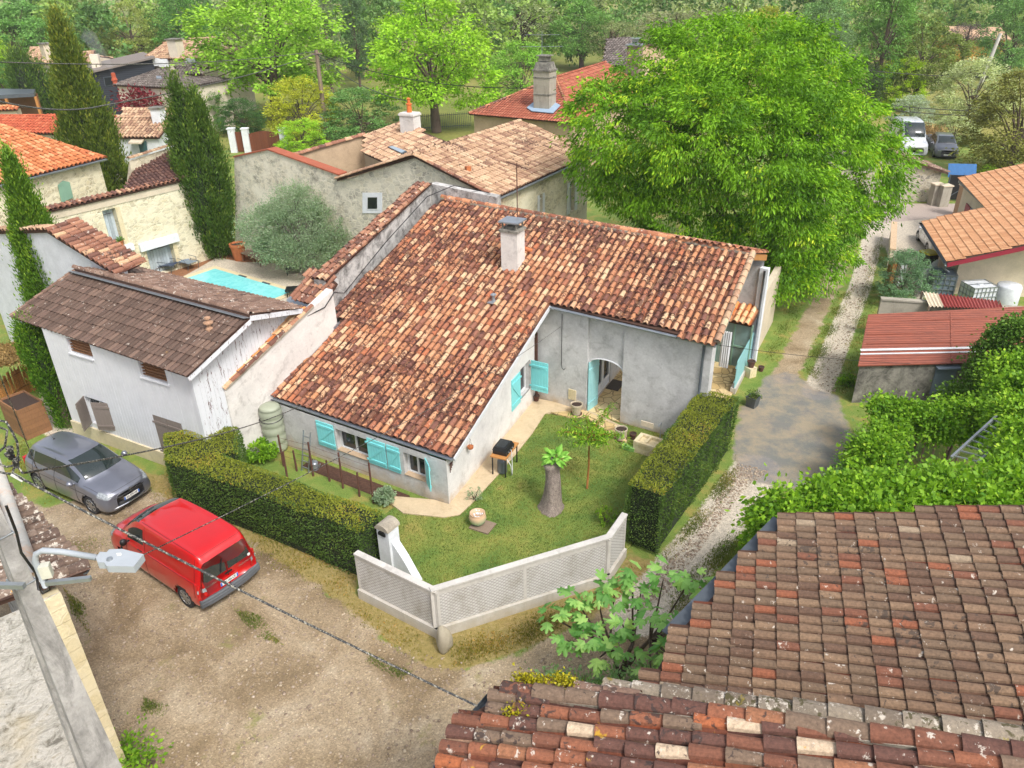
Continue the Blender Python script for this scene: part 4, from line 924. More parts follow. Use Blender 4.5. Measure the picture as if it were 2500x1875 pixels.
for (a, b_), h0, h1 in zip(zip(GW[:-1], GW[1:]), hts[:-1], hts[1:]):
    a = V3(a, 0); b_ = V3(b_, 0); d = unit(b_-a); L = np.linalg.norm(b_-a); nn = np.array([d[1], -d[0], 0]); bk = -nn
    m = MB(); m.obox((a+b_)/2+bk*.11+ZUP*.14, d*(L/2+.03), nn*.11, ZUP*.16); m.build('base', MT['concrete_light'], gwall)
    m = MB(); z0, z1 = .30, h0; m.obox((a+b_)/2+bk*.12+ZUP*(z0+z1)/2, d*(L/2), nn*.045, ZUP*(z1-z0)/2); m.build('panel', MT['concrete_light'], gwall)
    k = max(1, round(L/2.2)); V = []; Fc = []; uv = []
    for i in range(k):
        s0 = L*i/k+.03; s1 = L*(i+1)/k-.03; bs = len(V)
        for s, z in ((s0, .33), (s1, .33), (s1, z1-.16), (s0, z1-.16)): V.append(a+d*s+ZUP*z+nn*(-.12+.049)); uv.append((s, z, 0))
        Fc.append((bs, bs+1, bs+2, bs+3))
    o = mesh_obj('lattice', V, Fc, MT['lattice'], gwall); at = o.data.attributes.new('suv', 'FLOAT_VECTOR', 'POINT'); at.data.foreach_set('vector', np.array(uv, np.float32).ravel())
    for i in range(k+1):
        m = MB(); p = a+d*L*i/k; m.obox(p+bk*.12+ZUP*(z0+z1)/2, d*.04, nn*.052, ZUP*(z1-z0)/2); m.build('post', MT['concrete_light'], gwall)
    m = MB(); m.obox((a+b_)/2+bk*.12+ZUP*(z1+.02), d*(L/2+.03), nn*.085, ZUP*.025); m.build('coping', MT['concrete_light'], gwall)
# letterbox pillar
px_ = P2(958, 1392); lb = thing('letterbox_pillar', 'small white masonry letterbox pillar with a rounded mossy cap behind the garden wall', 'letterbox', (*px_, 0))
ld = unit([*(GW[1]-GW[0]), 0]); ln = np.array([ld[1], -ld[0], 0]); c = V3(px_, 0)
m = MB(); m.obox(c+ZUP*.75, ld*.2, ln*.2, ZUP*.75); m.prism([c+ld*.2+ln*.12+ZUP*1.15, c+ld*.55+ln*.12+ZUP*.7, c+ld*.95+ln*.12+ZUP*.05, c+ld*.2+ln*.12+ZUP*.05], -ln*.24); m.build('pillar', MT['plaster_white'], lb)
m = MB(); ns = 8; prof = [c+ld*(.235*math.cos(math.pi*k/ns))+ZUP*(1.5+.17*math.sin(math.pi*k/ns))+ln*.24 for k in range(ns+1)]; m.prism(prof, -ln*.48); m.build('cap', MT['mortar'], lb)
m = MB(); prof = [c+ld*(.12*math.cos(math.pi*k/ns))+ZUP*(1.40+.08*math.sin(math.pi*k/ns))+ln*.246 for k in range(ns+1)]+[c-ld*.12+ZUP*1.34+ln*.246, c+ld*.12+ZUP*1.34+ln*.246]; m.prism(prof, -ln*.03); m.build('slot', MT['black'], lb)
def rock(name, c, r, mat, parent=None, seed=0, sub=3):
    rg = np.random.default_rng(seed); V = []; Fc = []; n, k = 14, 9
    for i in range(k):
        for j in range(n):
            t = math.pi*i/(k-1); p = 2*math.pi*j/n; d = np.array([math.sin(t)*math.cos(p), math.sin(t)*math.sin(p), math.cos(t)]); f = 1+.10*math.sin(3*d[0]+seed)+.10*math.sin(4*d[1]+2*seed)+.07*math.sin(5*d[2]+d[0]*4); V.append(np.array(c)+d*np.array(r)*f)
    for i in range(k-1):
        for j in range(n): Fc.append((i*n+j, (i+1)*n+j, (i+1)*n+(j+1) % n, i*n+(j+1) % n))
    return mesh_obj(name, V, Fc, mat, parent, True)
MT['rock'] = m_plaster('boulder_stone', '#a39a86', '#5e564a', .4, bump=.8)
o = rock('boulder', (*P2(1088, 1588), .32), (.20, .17, .42), MT['rock'], None, 3); tag(o, 'upright rounded stone guarding the outer corner of the garden wall', 'boulder')

# ------------------------------------------------------------ things on the lawn
c = V3(P2(1167, 1285), .05); o = MB(); o.box(c+ZUP*.02+np.array([.14, -.08, 0]), (.62, .52, .05), math.radians(-28)); tag(o.build('paving_slab', MT['wood_grey']), 'dark square slab lying on the grass under the glazed pot', 'slab')
po = thing('glazed_pot', 'round green and cream glazed pot filled with white pebbles on a slab on the lawn', 'plant pot', tuple(c))
b = NB('glaze_green_cream'); sx = b.n('ShaderNodeSeparateXYZ'); b.link(b.co(), sx.inputs[0]); MT['glaze'] = b.done(b.ramp(b.math('ADD', b.math('MULTIPLY', sx.outputs[2], 1.6), b.math('MULTIPLY', b.noise(6), .3)), [(.25, hexc('#5f9a80')), (.55, hexc('#9fb08c')), (.8, hexc('#c9a888'))]), .25)
c = c+ZUP*.045
m = MB(); m.lathe(c, [(.13, 0), (.22, .10), (.26, .22), (.235, .34), (.21, .37), (.23, .40), (.20, .40), (.19, .36)], 20); m.build('pot', MT['glaze'], po, smooth=True)
m = MB(); m.lathe(c, [(0.2, .355), (0, .36)], 16); s = m.build('soil', MT['soil'], po)
m = MB(); rg = random.Random(5)
for i in range(22): a, r = rg.uniform(0, 6.28), rg.uniform(0, .16); m.lathe(c+np.array([r*math.cos(a), r*math.sin(a), .362]), [(.001, 0), (.022, .008), (.015, .022), (0, .025)], 6)
o = m.build('pebbles', MT['pvc'], po); tag(o, kind='stuff')
# pollarded stump
st = thing('pollarded_tree', 'thick grey pollarded trunk topped by a tuft of bright heart-shaped leaves on the lawn', 'tree', (*P2(1345, 1245), .05)); x, y = P2(1345, 1245)
def m_bark2():
    b = NB('bark_speckled'); n = b.noise(14, 5, .8, co=b.co((1, 1, .4))); sp = b.noise(40, 3); c = b.ramp(n, [(.3, hexc('#6a5d55')), (.5, hexc('#8d8078')), (.7, hexc('#a89c92'))]); c = b.mix(1.0, c, b.ramp(sp, [(.4, .75), (.65, 1.25)]), 'MULTIPLY'); b.bump(n, .8, .04); return b.done(c, .95)
MT['bark2'] = m_bark2()
m = MB(); ztop = ZAT((x, y), 1128); rg = np.random.default_rng(3); vs = []; nn_ = 18; ks = 14
for i in range(ks):
    t = i/(ks-1); r0 = .30-.10*t**.5+(.05 if t > .85 else 0)+(.10*(1-t)**6)
    for j in range(nn_):
        a = 2*math.pi*j/nn_; r = r0*(1+.09*math.sin(3*a+t*2)+.05*math.sin(7*a+t*5)); vs.append((x+r*math.cos(a)+.04*math.sin(t*3), y+r*math.sin(a), .03+t*(ztop-.03)))
m.add(vs, [(i*nn_+j, i*nn_+(j+1) % nn_, (i+1)*nn_+(j+1) % nn_, (i+1)*nn_+j) for i in range(ks-1) for j in range(nn_)]+[tuple(range((ks-1)*nn_, ks*nn_))]); m.build('trunk', MT['bark2'], st, smooth=True)
def big_leaves(name, C, D, size, mat, parent, seed, lobed=False, aspect=.8, local=False):
    """larger leaves built as small fans so that their outline shows"""
    rg = np.random.default_rng(seed)
    if lobed: out = [(0, 0), (-.28, .12), (-.48, .30), (-.26, .36), (-.50, .62), (-.34, .80), (-.13, .62), (-.10, .92), (0, 1.05), (.10, .92), (.13, .62), (.34, .80), (.50, .62), (.26, .36), (.48, .30), (.28, .12)]
    else: out = [(0, 0), (-.22, -.06), (-.42, .12), (-.40, .38), (-.22, .68), (0, 1.05), (.22, .68), (.40, .38), (.42, .12), (.22, -.06)]
    V = []; Fc = []; r = []
    for c, d in zip(C, D):
        d = unit(d); x = unit(np.cross(d, rg.normal(0, .35, 3)+ZUP)); nrm = np.cross(x, d); s = size*rg.uniform(.65, 1.2); b0 = len(V); rv = rg.random()
        V.append(c+d*s*.45+nrm*s*.03)
        for u, v in out: V.append(c+x*u*s*aspect/.8+d*v*s+nrm*s*(-.35*abs(u)-.18*v*v))
        k = len(out)
        for i in range(k): Fc.append((b0, b0+1+i, b0+1+(i+1) % k)); r.append(min(1, max(0, rv+rg.normal(0, .04))))
    return mesh_obj(name, V, Fc, mat, parent, False, None, {'rnd': r}, local)
rg = np.random.default_rng(9); k = 85; d = rg.normal(0, 1, (k, 3)); d[:, 2] = np.abs(d[:, 2])*.8; d /= np.linalg.norm(d, axis=1)[:, None]; C = np.array([x+.12, y, ztop+.12])+d*np.array([.36, .32, .26])*rg.uniform(.4, 1, (k, 1))
LV['heart'] = m_leaf('leaf_heart', '#6fa83a', '#98cc5a', .35, c3='#b8e07a')
big_leaves('foliage', C, d+np.array([0, 0, -.5]), .19, LV['heart'], st, 4)
# sapling
x, y = P2(1433, 1196); zt_ = ZAT((x, y), 1085); sa = thing('sapling', 'slim young tree with feathery yellow-green leaves and a bare orange-brown stem on the lawn', 'tree', (x, y, .05))
m = MB(); m.rr = .8; br = [([(x, y, .03), (x+.03, y, zt_*.55), (x+.01, y+.02, zt_+.3)], [.035, .028, .018], 7)]
tips = []
rg = np.random.default_rng(8)
for i in range(13):
    a = rg.uniform(0, 6.28); L_ = rg.uniform(.35, 1.05); b0 = np.array([x+.01, y+.02, zt_+rg.uniform(-.05, .3)]); e = b0+np.array([math.cos(a)*L_, math.sin(a)*L_, rg.uniform(.05, .5)]); br.append(([b0, (b0+e)/2+ZUP*.08, e], [.013, .009, .004], 4)); tips.append((b0, e))
b0 = np.array([x, y, zt_+.25]); 
for dx, dy, dz in ((.75, .35, .95), (.5, .25, .75), (-.9, .1, .15), (.95, -.2, .2)): e = b0+np.array([dx, dy, dz]); br.append(([b0, (b0+e)/2+ZUP*.06, e], [.013, .009, .004], 4)); tips.append((b0, e))
MT['stem_orange'] = flat('stem_orange_brown', '#8a5a28', .8, .2, 9)
trunk('trunk', *br[0][:2], MT['stem_orange'], sa, br[1:], local=False)
C = []; D = []
for b0, e in tips:
    for i in range(95): t = rg.uniform(.15, 1.05); C.append(b0+(e-b0)*t+rg.normal(0, .07, 3)); D.append((e-b0)*.4+rg.normal(0, .35, 3)+np.array([0, 0, -.5]))
C = np.array(C); D = np.array(D); V, Fc = leaf_mesh(C, D, .13, rg, .28); r = rg.random(len(C)); mesh_obj('foliage', V, Fc, LV['vine'], sa, False, None, {'rnd': np.concatenate([r, r])})
# barbecue on its table
tc = P2(1232, 1100, .75); bd_ = unit([*(I0-A0), 0]); bnm = np.array([bd_[1], -bd_[0], 0]); tc = V3(tc, .08)
tb_ = thing('garden_table', 'small wooden table with dark metal legs standing against the pale side wall', 'table', tuple(tc))
m = MB(); m.obox(tc+ZUP*.70, bd_*.52, bnm*.27, ZUP*.02); m.build('tabletop', MT['wood_orange'], tb_)
for sx in (-1, 1):
    for sy in (-1, 1): m = MB(); m.bar(tc+bd_*sx*.46+bnm*sy*.22, tc+bd_*sx*.46+bnm*sy*.22+ZUP*.68, .035, .035, up=bd_); m.build('leg', MT['black'], tb_)
q = thing('plancha_grill', 'black flat-lidded gas grill on the small wooden table', 'grill', tuple(tc+ZUP*.72)); g0 = tc+ZUP*.72-bd_*.08
m = MB(); m.obox(g0+ZUP*.09, bd_*.30, bnm*.24, ZUP*.07); m.build('body', MT['black'], q)
m = MB(); m.obox(g0+ZUP*.20-bnm*.02, bd_*.31, bnm*.23, ZUP*.05, .86); m.build('lid', MT['black'], q)
m = MB(); m.obox(g0+ZUP*.253-bnm*.02, bd_*.22, bnm*.15, ZUP*.004); m.build('lid_panel', MT['glass'], q)
for s_ in (-.15, 0, .15): m = MB(); m.lathe(g0+bnm*.24+bd_*s_+ZUP*.08, [(.025, 0), (.022, .03), (0, .03)], 8, ax=bnm); m.build('knob', MT['zinc'], q)
gb = V3(tc-bd_*.22, .08); q = thing('gas_bottle', 'grey gas bottle under the table with the grill', 'gas bottle', tuple(gb))
m = MB(); m.lathe(gb, [(.15, 0), (.16, .03), (.155, .05), (.155, .40), (.14, .47), (.08, .50), (.08, .56), (.06, .56)], 16); m.build('cylinder', MT['zinc_dark'], q, smooth=True); m = MB(); m.tube([gb+ZUP*.56, gb+ZUP*.6], .025, 8); m.build('valve', MT['black'], q)
m = MB(); h0 = gb+ZUP*.58; m.tube([h0, h0+bnm*.12+ZUP*.02, h0+bnm*.30-ZUP*.25, gb+bnm*.38+bd_*-.1+ZUP*.02, gb+bnm*.36-ZUP*-.15, g0+bnm*.27+ZUP*.08, g0+bnm*.2+ZUP*.1], .012, 6); tag(m.build('gas_hose', MT['pvc'], None, smooth=True), 'white gas hose looping from the grill down beside the gas bottle', 'hose')
def pot(label, x, y, z, r, h, mat, soil=True, plant=None, name='plant_pot', cat='plant pot', group=None, square=False, saucer=False):
    t = thing(name, label, cat, (x, y, z), group); c = np.array([x, y, z]); m = MB()
    if square: m.lathe(c, [(r*.95, 0), (r*1.25, h), (r*1.35, h), (r*1.35, h+.02), (r*1.1, h+.02), (r*1.1, h-.04)], 4)
    else: m.lathe(c, [(r*.68, 0), (r*.92, h*.75), (r*.95, h*.82), (r*1.05, h*.84), (r*1.05, h), (r*.92, h), (r*.88, h*.88)], 16)
    m.build('pot', mat, t, smooth=False)
    m = MB(); m.lathe(c, [(r*.9, h*.9), (0, h*.92)], 12); m.build('soil', MT['soil'], t)
    if saucer: m = MB(); m.lathe(c, [(r*.9, .0), (r*1.0, .03), (r*.95, .035), (r*.7, .01)], 14); m.build('saucer', MT['rust'], t)
    if plant:
        n_, rr_, mt, lf = plant; rg = np.random.default_rng(int(x*100) % 1000); d = rg.normal(0, 1, (n_, 3)); d[:, 2] = np.abs(d[:, 2]); d /= np.linalg.norm(d, axis=1)[:, None]; P = c+ZUP*h+d*rr_*rg.random((n_, 1))**.5; V, Fc = leaf_mesh(P, d, lf, rg, .4); q = rg.random(n_); mesh_obj('plant', V, Fc, LV[mt], t, False, None, {'rnd': np.concatenate([q, q])})
    return t
x, y = P2(1407, 1008, .1); pot('tall cream tapered planter filled with soil beside the left pillar of the porch', x, y-.05, .09, .21, .42, MT['pot_cream'], saucer=True)
x, y = P2(1516, 1065, .1); pot('tall cream planter at the foot of the big grey wall, right of the porch', x-.02, y-.1, .06, .21, .42, MT['pot_cream'], saucer=True)
x, y = P2(1545, 1068, .1); pot('small brown pot between the cream planter and the stone sink', x, y, .05, .12, .22, MT['rust'])
x, y = P2(1312, 972, .1); pot('brown round pot in the inner corner under the turquoise shutter', x-.05, y-.15, .09, .13, .22, MT['rust'])
m = MB()
for i in range(3): m.tube([(x-.06+i*.03, y-.1, .3), (x-.1+i*.05, y-.05, 2.6+i*.1)], .018, 6)
tag(m.build('wooden_canes', MT['rust']), 'bundle of brown canes leaning in the inner corner beside the shutter', 'canes')
x, y = P2(1535, 1095, .1); t = thing('window_box', 'light green plastic trough planter on the grass in front of the cream planter', 'planter', (x, y, .06)); m = MB(); m.box((x, y, .13), (.42, .16, .14), math.radians(-33), 1.1); m.build('trough', flat('plastic_green', '#84b060', .5), t)
rg = np.random.default_rng(2); k = 60; C = np.array([x, y, .22])+rg.normal(0, 1, (k, 3))*np.array([.16, .08, .05]); V, Fc = leaf_mesh(C, rg.normal(0, 1, (k, 3))+ZUP, .09, rg, .6); r = rg.random(k); mesh_obj('plant', V, Fc, LV['vine'], t, False, None, {'rnd': np.concatenate([r, r])})
# stone sink
c = V3(P2(1590, 1085, .35), .05); dw = V3(DW, 0); nb2 = np.array([dw[1], -dw[0], 0]); t = thing('stone_sink', 'rough ochre stone trough sink with a tap pipe against the grey wall', 'sink', tuple(c))
m = MB(); m.obox(c+ZUP*.17, dw*.50, nb2*.28, ZUP*.17, 1.05); m.build('base', MT['stone_block'], t)
for s_, L_ in ((-.32, .16), (.12, .26)):
    m = MB(); q0 = c+ZUP*.345+dw*s_; w_ = .06
m = MB()
for off, hx, hy in ((dw*.45, .06, .30), (-dw*.45, .06, .30), (-dw*.12, .03, .24)): m.obox(c+off+ZUP*.39, dw*hx, nb2*hy, ZUP*.05)
for off in (nb2*.26, -nb2*.26): m.obox(c+off+ZUP*.388, dw*.40, nb2*.05, ZUP*.05)
m.build('rim', MT['stone_block'], t)
m = MB(); tp_ = c+dw*.12-nb2*.42; m.tube([tp_+ZUP*.1, tp_+ZUP*.95, tp_+ZUP*.95+nb2*.16, tp_+ZUP*.90+nb2*.2], .016, 6); m.build('tap', MT['zinc'], t)
m = MB(); m.obox(c-nb2*.40-dw*.35+ZUP*.75, dw*.22, nb2*.02, ZUP*.09); m.build('back_panel', MT['plaster_cream'], t)
# hanging pot on the side wall and ornament
hq = ptG(og(1140, 1130)[0], 1.55)+nG*.15
t = thing('hanging_pot', 'small terracotta pot hanging near the front corner of the pale side wall', 'plant pot', tuple(hq)); m = MB(); m.lathe(hq-ZUP*.25, [(.05, 0), (.09, .04), (.10, .11), (.085, .11)], 12); m.build('pot', MT['terracotta'], t)
m = MB(); m.tube([hq-ZUP*.14+dG*.08, hq+ZUP*.12, hq-ZUP*.14-dG*.08], .006, 4); m.tube([hq+ZUP*.12, hq+ZUP*.14-nG*.14], .008, 4); m.build('hanger', MT['black'], t)
hq = ptG(.12, 1.45)+nG*.06; m = MB()
for i in range(4): m.tube([hq+dG*i*.05, hq+dG*i*.05-ZUP*(.28-.05*i)], .012, 5)
m.bar(hq-dG*.03, hq+dG*.18, .03, .02); tag(m.build('wind_chime', MT['rust']), 'small brown wind chime at the front corner of the house', 'wind chime')
# water butt
c = V3(P2(738, 1128), 0); c = V3(FL, 0)+nF*.42-fdir*.42
t = thing('water_butt', 'tall ribbed sage-green water butt standing at the left end of the front wall', 'water tank', tuple(c)); MT['butt'] = flat('plastic_sage', '#9aa08c', .5, .06, 3)
pr_ = [(.30, 0)]; zz_ = 0
for i in range(5): pr_ += [(.36, .04+i*.32), (.375, .12+i*.32), (.375, .26+i*.32), (.345, .33+i*.32)]
pr_ += [(.36, 1.62), (.28, 1.70), (.10, 1.72)]
m = MB(); m.lathe(c, pr_, 20); m.build('tank', MT['butt'], t, smooth=True); m = MB(); m.tube([c+np.array([.385*math.cos(a), .385*math.sin(a), 1.25+.03*math.sin(a)]) for a in np.linspace(0, 6.28, 21)], .014, 5, False); m.build('strap', MT['black'], t)
# leaning ladder
lb_ = V3(P2(745, 1152), 0); la = thing('ladder', 'short grey metal ladder leaning on the green water butt', 'ladder', tuple(lb_)); e = unit(-fdir); tp_ = lb_-nF*.35+ZUP*1.35
for s_ in (-.15, .15): m = MB(); m.bar(lb_+e*s_, tp_+e*s_, .03, .03); m.build('rail', MT['steel'], la)
for i in range(6): m = MB(); p = lb_+(tp_-lb_)*(i+.7)/6.6; m.bar(p-e*.15, p+e*.15, .025, .025); m.build('rung', MT['steel'], la)
c = V3(P2(728+80, 1112), 0)-nF*.0; c = V3(P2(726, 1112, .4), 0)*0+V3(P2(728, 1130), 0)+e*.75
t = thing('watering_can', 'grey zinc watering can beside the ladder and the water butt', 'watering can', tuple(c)); m = MB(); m.lathe(c+ZUP*.02, [(.13, 0), (.13, .24), (.10, .28), (.07, .28)], 14); m.build('body', MT['zinc'], t); m = MB(); m.tube([c+e*.12+ZUP*.08, c+e*.28+ZUP*.30], [.03, .018], 7); m.build('spout', MT['zinc'], t); m = MB(); m.tube([c-e*.12+ZUP*.05, c-e*.22+ZUP*.20, c+ZUP*.38, c+e*.05+ZUP*.28], .012, 5); m.build('handle', MT['zinc'], t)
# vine posts and wires in front of the house
VPL = ['wooden vine stake nearest to the watering can by the water butt', 'tall wooden vine stake beside the foot of the water butt, left end of the row', 'wooden vine stake right of the ladder below the first turquoise shutter', 'tall wooden vine stake below the left edge of the first window', 'short wooden vine stake leaning below the gap beside the first window', 'tall wooden vine stake below the pair of turquoise shutters', 'short wooden vine stake just left of the last tall stake', 'tall wooden vine stake at the right end of the wired row near the lavender']
posts = [((702, 1170), 1125-22, 1), ((693, 1138), 1062, 1), ((725, 1150), 1100, 1), ((765, 1162), 1080, 1), ((805, 1175), 1125, 0), ((838, 1192), 1105, 1), ((878, 1212), 1153, 0), ((912, 1228), 1130, 1)]
vp = []
for i, ((px0, py0), top, long) in enumerate(posts):
    p = P2(px0, py0); z = ZAT(p, top); z = max(.8, min(z, 1.7)); m = MB(); m.rr = .3; m.tube([(p[0], p[1], -.05), (p[0]+random.uniform(-.03, .03), p[1], z)], [.035, .03], 6); o = m.build('vine_post', MT['rust']); 
    tag(o, VPL[i], 'post', 'vine stakes along the front wall'); vp.append((p, z))
ends = [vp[1], vp[3], vp[5], vp[7]]
m = MB()
for f_ in (.35, .55, .75, .92):
    for (p, z), (q, z2) in zip(ends[:-1], ends[1:]): m.tube([(p[0], p[1], z*f_), ((p[0]+q[0])/2, (p[1]+q[1])/2, (z+z2)/2*f_-.01), (q[0], q[1], z2*f_)], .006, 4)
tag(m.build('trellis_wire', MT['rust']), 'thin rusty trellis wires strung between the vine stakes', 'wire')
def bush(name, label, x, y, r, h, leaf, mt, seed, n=60, per=40, color=None, z=0., cat='bush', group=None, cr=.22, aspect=.45):
    t = thing(name, label, cat, (x, y, z), group)
    o, C = crown('foliage', [(0, 0, h*.52, r, r, h*.5)], LV[mt], t, n, per, cr*max(r, h*.5), leaf, seed, .1, aspect, .45, True, .5, .8)
    if color: o.color = (*color, 1)
    rg = np.random.default_rng(seed); m = MB(); m.rr = .4
    for l in limbs_to(C, (0, 0, h*.3), rg, 8, .02*max(1, r), .0): m.tube(*l)
    m.build('stem', MT['bark'], t, smooth=True, local=True); return t
x, y = P2(942, 1228); bush('lavender_bush', 'small grey-green lavender bush between the hedge and the front corner of the house', x, y, .32, .5, .07, 'olive', 51)
x, y = P2(640, 1120); bush('leafy_plant', 'bright green leafy plant at the foot of the white roughcast wall behind the hedge', x, y, .55, .6, .12, 'vine', 52)
x, y = P2(1160, 1225); bush('rose_bush', 'sparse pale shrub on the lawn edge near the front corner of the house', x, y, .35, .5, .05, 'olive', 53, n=25, per=14)
x, y = P2(1478, 1250+20); bush('flowering_shrub', 'thin shrub with pale cream flowers inside the garden wall near the tall hedge', x, y-.2, .35, .6, .06, 'vine', 54, n=30, per=16, color=(1.2, 1.1, 1.2))
# picket fence and bits on the right
pf0, pf1 = V3(P2(1788, 962), 0), V3(P2(1832, 878), 0); pf = thing('picket_fence', 'pale turquoise picket fence closing the terrace at the right end of the house', 'fence', tuple(pf0)); d = unit(pf1-pf0); L = np.linalg.norm(pf1-pf0); k = int(L/.12); nn = np.array([d[1], -d[0], 0])
m = MB(); m.obox((pf0+pf1)/2+ZUP*.12, d*L/2, nn*.1, ZUP*.12); m.build('base', MT['concrete_light'], pf)
for i in range(k): m = MB(); p = pf0+d*(i+.5)*L/k+nn*.03; m.obox(p+ZUP*.77, d*.043, nn*.011, ZUP*.55); m.prism([p-d*.043+ZUP*1.32-nn*.011, p+d*.043+ZUP*1.32-nn*.011, p+ZUP*1.40-nn*.011], nn*.022); m.build('picket', MT['turq_pale'], pf)
for z in (.5, 1.1): m = MB(); m.bar(pf0+ZUP*z, pf1+ZUP*z, .035, .07); m.build('rail', MT['turq_pale'], pf)
x, y = P2(1836, 992); pot('dark grey square planter with a shrub beside the lane behind the tall hedge', x, y, .0, .22, .40, MT['zinc_dark'], plant=(260, .32, 'hedge_side', .07), square=True)
x, y = P2(1830, 918); m = MB(); m.box((x, y, .2), (.34, .34, .4), .5); tag(m.build('stone_block', MT['stone_block']), 'cube of pale stone carrying a brown pot at the end of the picket fence', 'stone block'); pot('brown pot standing on the pale stone block', x, y, .4, .15, .26, MT['rust'])
x, y = P2(1848, 906); pot('small rusty pot on the ground behind the stone block', x+.15, y, 0, .12, .2, MT['rust'])
m = MB(); m.box((*P2(1483, 935, .1), .085), (1.15, .8, .02), math.radians(62-90)); tag(m.build('doormat', flat('mat_dark', '#4a423c', .95, .15, 30)), 'large dark doormat on the crazy paving in the porch', 'doormat')
m = MB(); cb = V3(P2(1752, 925), 0); 
for i in range(9): m.obox(cb+V3(DW, 0)*i*.04+ZUP*1.3+np.array([0, .02*(-1)**i, 0]), np.array([.02, 0, 0]), np.array([0, .012, 0]), ZUP*.75)
tag(m.build('curtain', MT['white_board']), 'white curtain hanging at the open right end of the covered terrace', 'curtain')
# low timber piece by the hedge
m = MB(); m.box((*P2(428, 1222, .15), .15), (.5, .06, .28), math.radians(40)); tag(m.build('plank', MT['wood']), 'short brown board propped in front of the hedge between the two vehicles', 'board')
# left: planter box, wattle fence, brushwood shelter
c = P2(74, 1045); d = unit([.62, -.62, 0]); c0 = V3(P2(100, 1060), 0)+np.array([-.55, .35, 0])
t = thing('timber_planter', 'tall brown timber planter box filled with soil left of the grey car', 'planter box', tuple(c0)); dx = unit([.80, -.60, 0]); dy = np.array([.60, .80, 0])
for i in range(7):
    m = MB(); z = .09+i*.17; 
    for s_ in (-1, 1): m.obox(c0+dy*s_*.42+ZUP*z, dx*.68, dy*.02, ZUP*.082); m.obox(c0+dx*s_*.68+ZUP*z, dx*.02, dy*.44, ZUP*.082)
    m.build('board', MT['wood'], t)
m = MB(); m.obox(c0+ZUP*1.10, dx*.66, dy*.40, ZUP*.02); m.build('soil', MT['soil'], t)
f0, f1 = V3(P2(15, 1000), 0), V3(P2(112, 950), 0); wf = thing('wattle_fence', 'curved chestnut paling fence left of the white barn', 'fence', tuple(f0)); 
for i in range(34): t_ = i/33; p = f0+(f1-f0)*t_+np.array([-.2, .35, 0])*math.sin(math.pi*t_)*1.2; m = MB(); m.tube([p, p+ZUP*random.uniform(1.05, 1.25)+np.array([random.uniform(-.04, .04), 0, 0])], .028, 5); m.build('paling', MT['wood_orange'], wf)
for z in (.35, .95): m = MB(); m.tube([f0+(f1-f0)*t_+np.array([-.2, .35, 0])*math.sin(math.pi*t_)*1.2+ZUP*z+np.array([.03, -.03, 0]) for t_ in np.linspace(0, 1, 9)], .01, 4); m.build('wire', MT['rust'], wf)
b0 = [G(-60, 905, 2.0), G(92, 872, 2.0), G(110, 830, 2.15), G(-60, 850, 2.15)]
t = thing('brushwood_shelter', 'low shelter roofed with straw-coloured brushwood at the left edge behind the paling fence', 'shelter', tuple(V3(b0[0], 0))); rg = np.random.default_rng(5); n_ = 2600; uu, vv = rg.random(n_), rg.random(n_)
B_ = np.array(b0); Pq = (B_[0]*(1-uu)[:, None]+B_[1]*uu[:, None])*(1-vv)[:, None]+(B_[3]*(1-uu)[:, None]+B_[2]*uu[:, None])*vv[:, None]+rg.normal(0, .02, (n_, 3)); V, Fc = leaf_mesh(Pq, np.tile(B_[1]-B_[0], (n_, 1))/3+rg.normal(0, .4, (n_, 3))*np.array([1, 1, .1]), .45, rg, .06); LV['straw'] = m_leaf('straw', '#8a7046', '#c0a26a', .2); r = rg.random(n_); mesh_obj('thatch', V, Fc, LV['straw'], t, False, None, {'rnd': np.concatenate([r, r])})
for p in b0[:2]: m = MB(); m.tube([V3(p, 0), p], .035, 6); m.build('post', MT['wood_grey'], t)
# ------------------------------------------------------------ vehicles (built nose towards +x, origin on the ground under the middle)
def catmull(P, t):
    P = np.asarray(P, float); n = len(P); t = np.clip(t, 0, n-1-1e-9); i = int(t); f = t-i
    p0, p1, p2, p3 = P[max(i-1, 0)], P[i], P[min(i+1, n-1)], P[min(i+2, n-1)]
    m1 = (p2-p0)/2; m2 = (p3-p1)/2
    return (2*f**3-3*f**2+1)*p1+(f**3-2*f**2+f)*m1+(-2*f**3+3*f**2)*p2+(f**3-f**2)*m2
MT['car_glass'] = flat('car_glass', '#27302f', .04, .1, 3, Specular_IOR_Level=.9)
MT['tyre'] = flat('tyre_rubber', '#242426', .85, .15, 20); MT['rim'] = flat('alloy_rim', '#a4a6a8', .3, .05, 5, Metallic=.8)
MT['lamp_clear'] = flat('headlamp_clear', '#8e9498', .08, .45, 22); MT['lamp_red'] = flat('tail_lamp_red', '#b01818', .15, .1, 8)
MT['bumper_grey'] = flat('bumper_plastic_grey', '#55585c', .6, .05, 6); MT['plate'] = flat('plate_white', '#dcdcd8', .4, .03); MT['plate_blue'] = flat('plate_blue', '#2a5fb8', .4, .03); MT['letter'] = flat('plate_letter', '#1c1c20', .5, .0)
MT['chrome'] = flat('chrome', '#c0c4c8', .15, .03, 5, Metallic=.9)
def paint(name, col, metallic=0.0, rough=.28):
    b = NB(name); b.p.inputs['Coat Weight'].default_value = 1.0; b.p.inputs['Coat Roughness'].default_value = .04
    d = b.noise(2.2, 6, .7); return b.done(b.mix(1.0, hexc(col), b.ramp(d, [(.3, .93), (.7, 1.05)]), 'MULTIPLY'), b.ramp(d, [(.4, rough), (.75, rough+.15)]), Metallic=metallic)
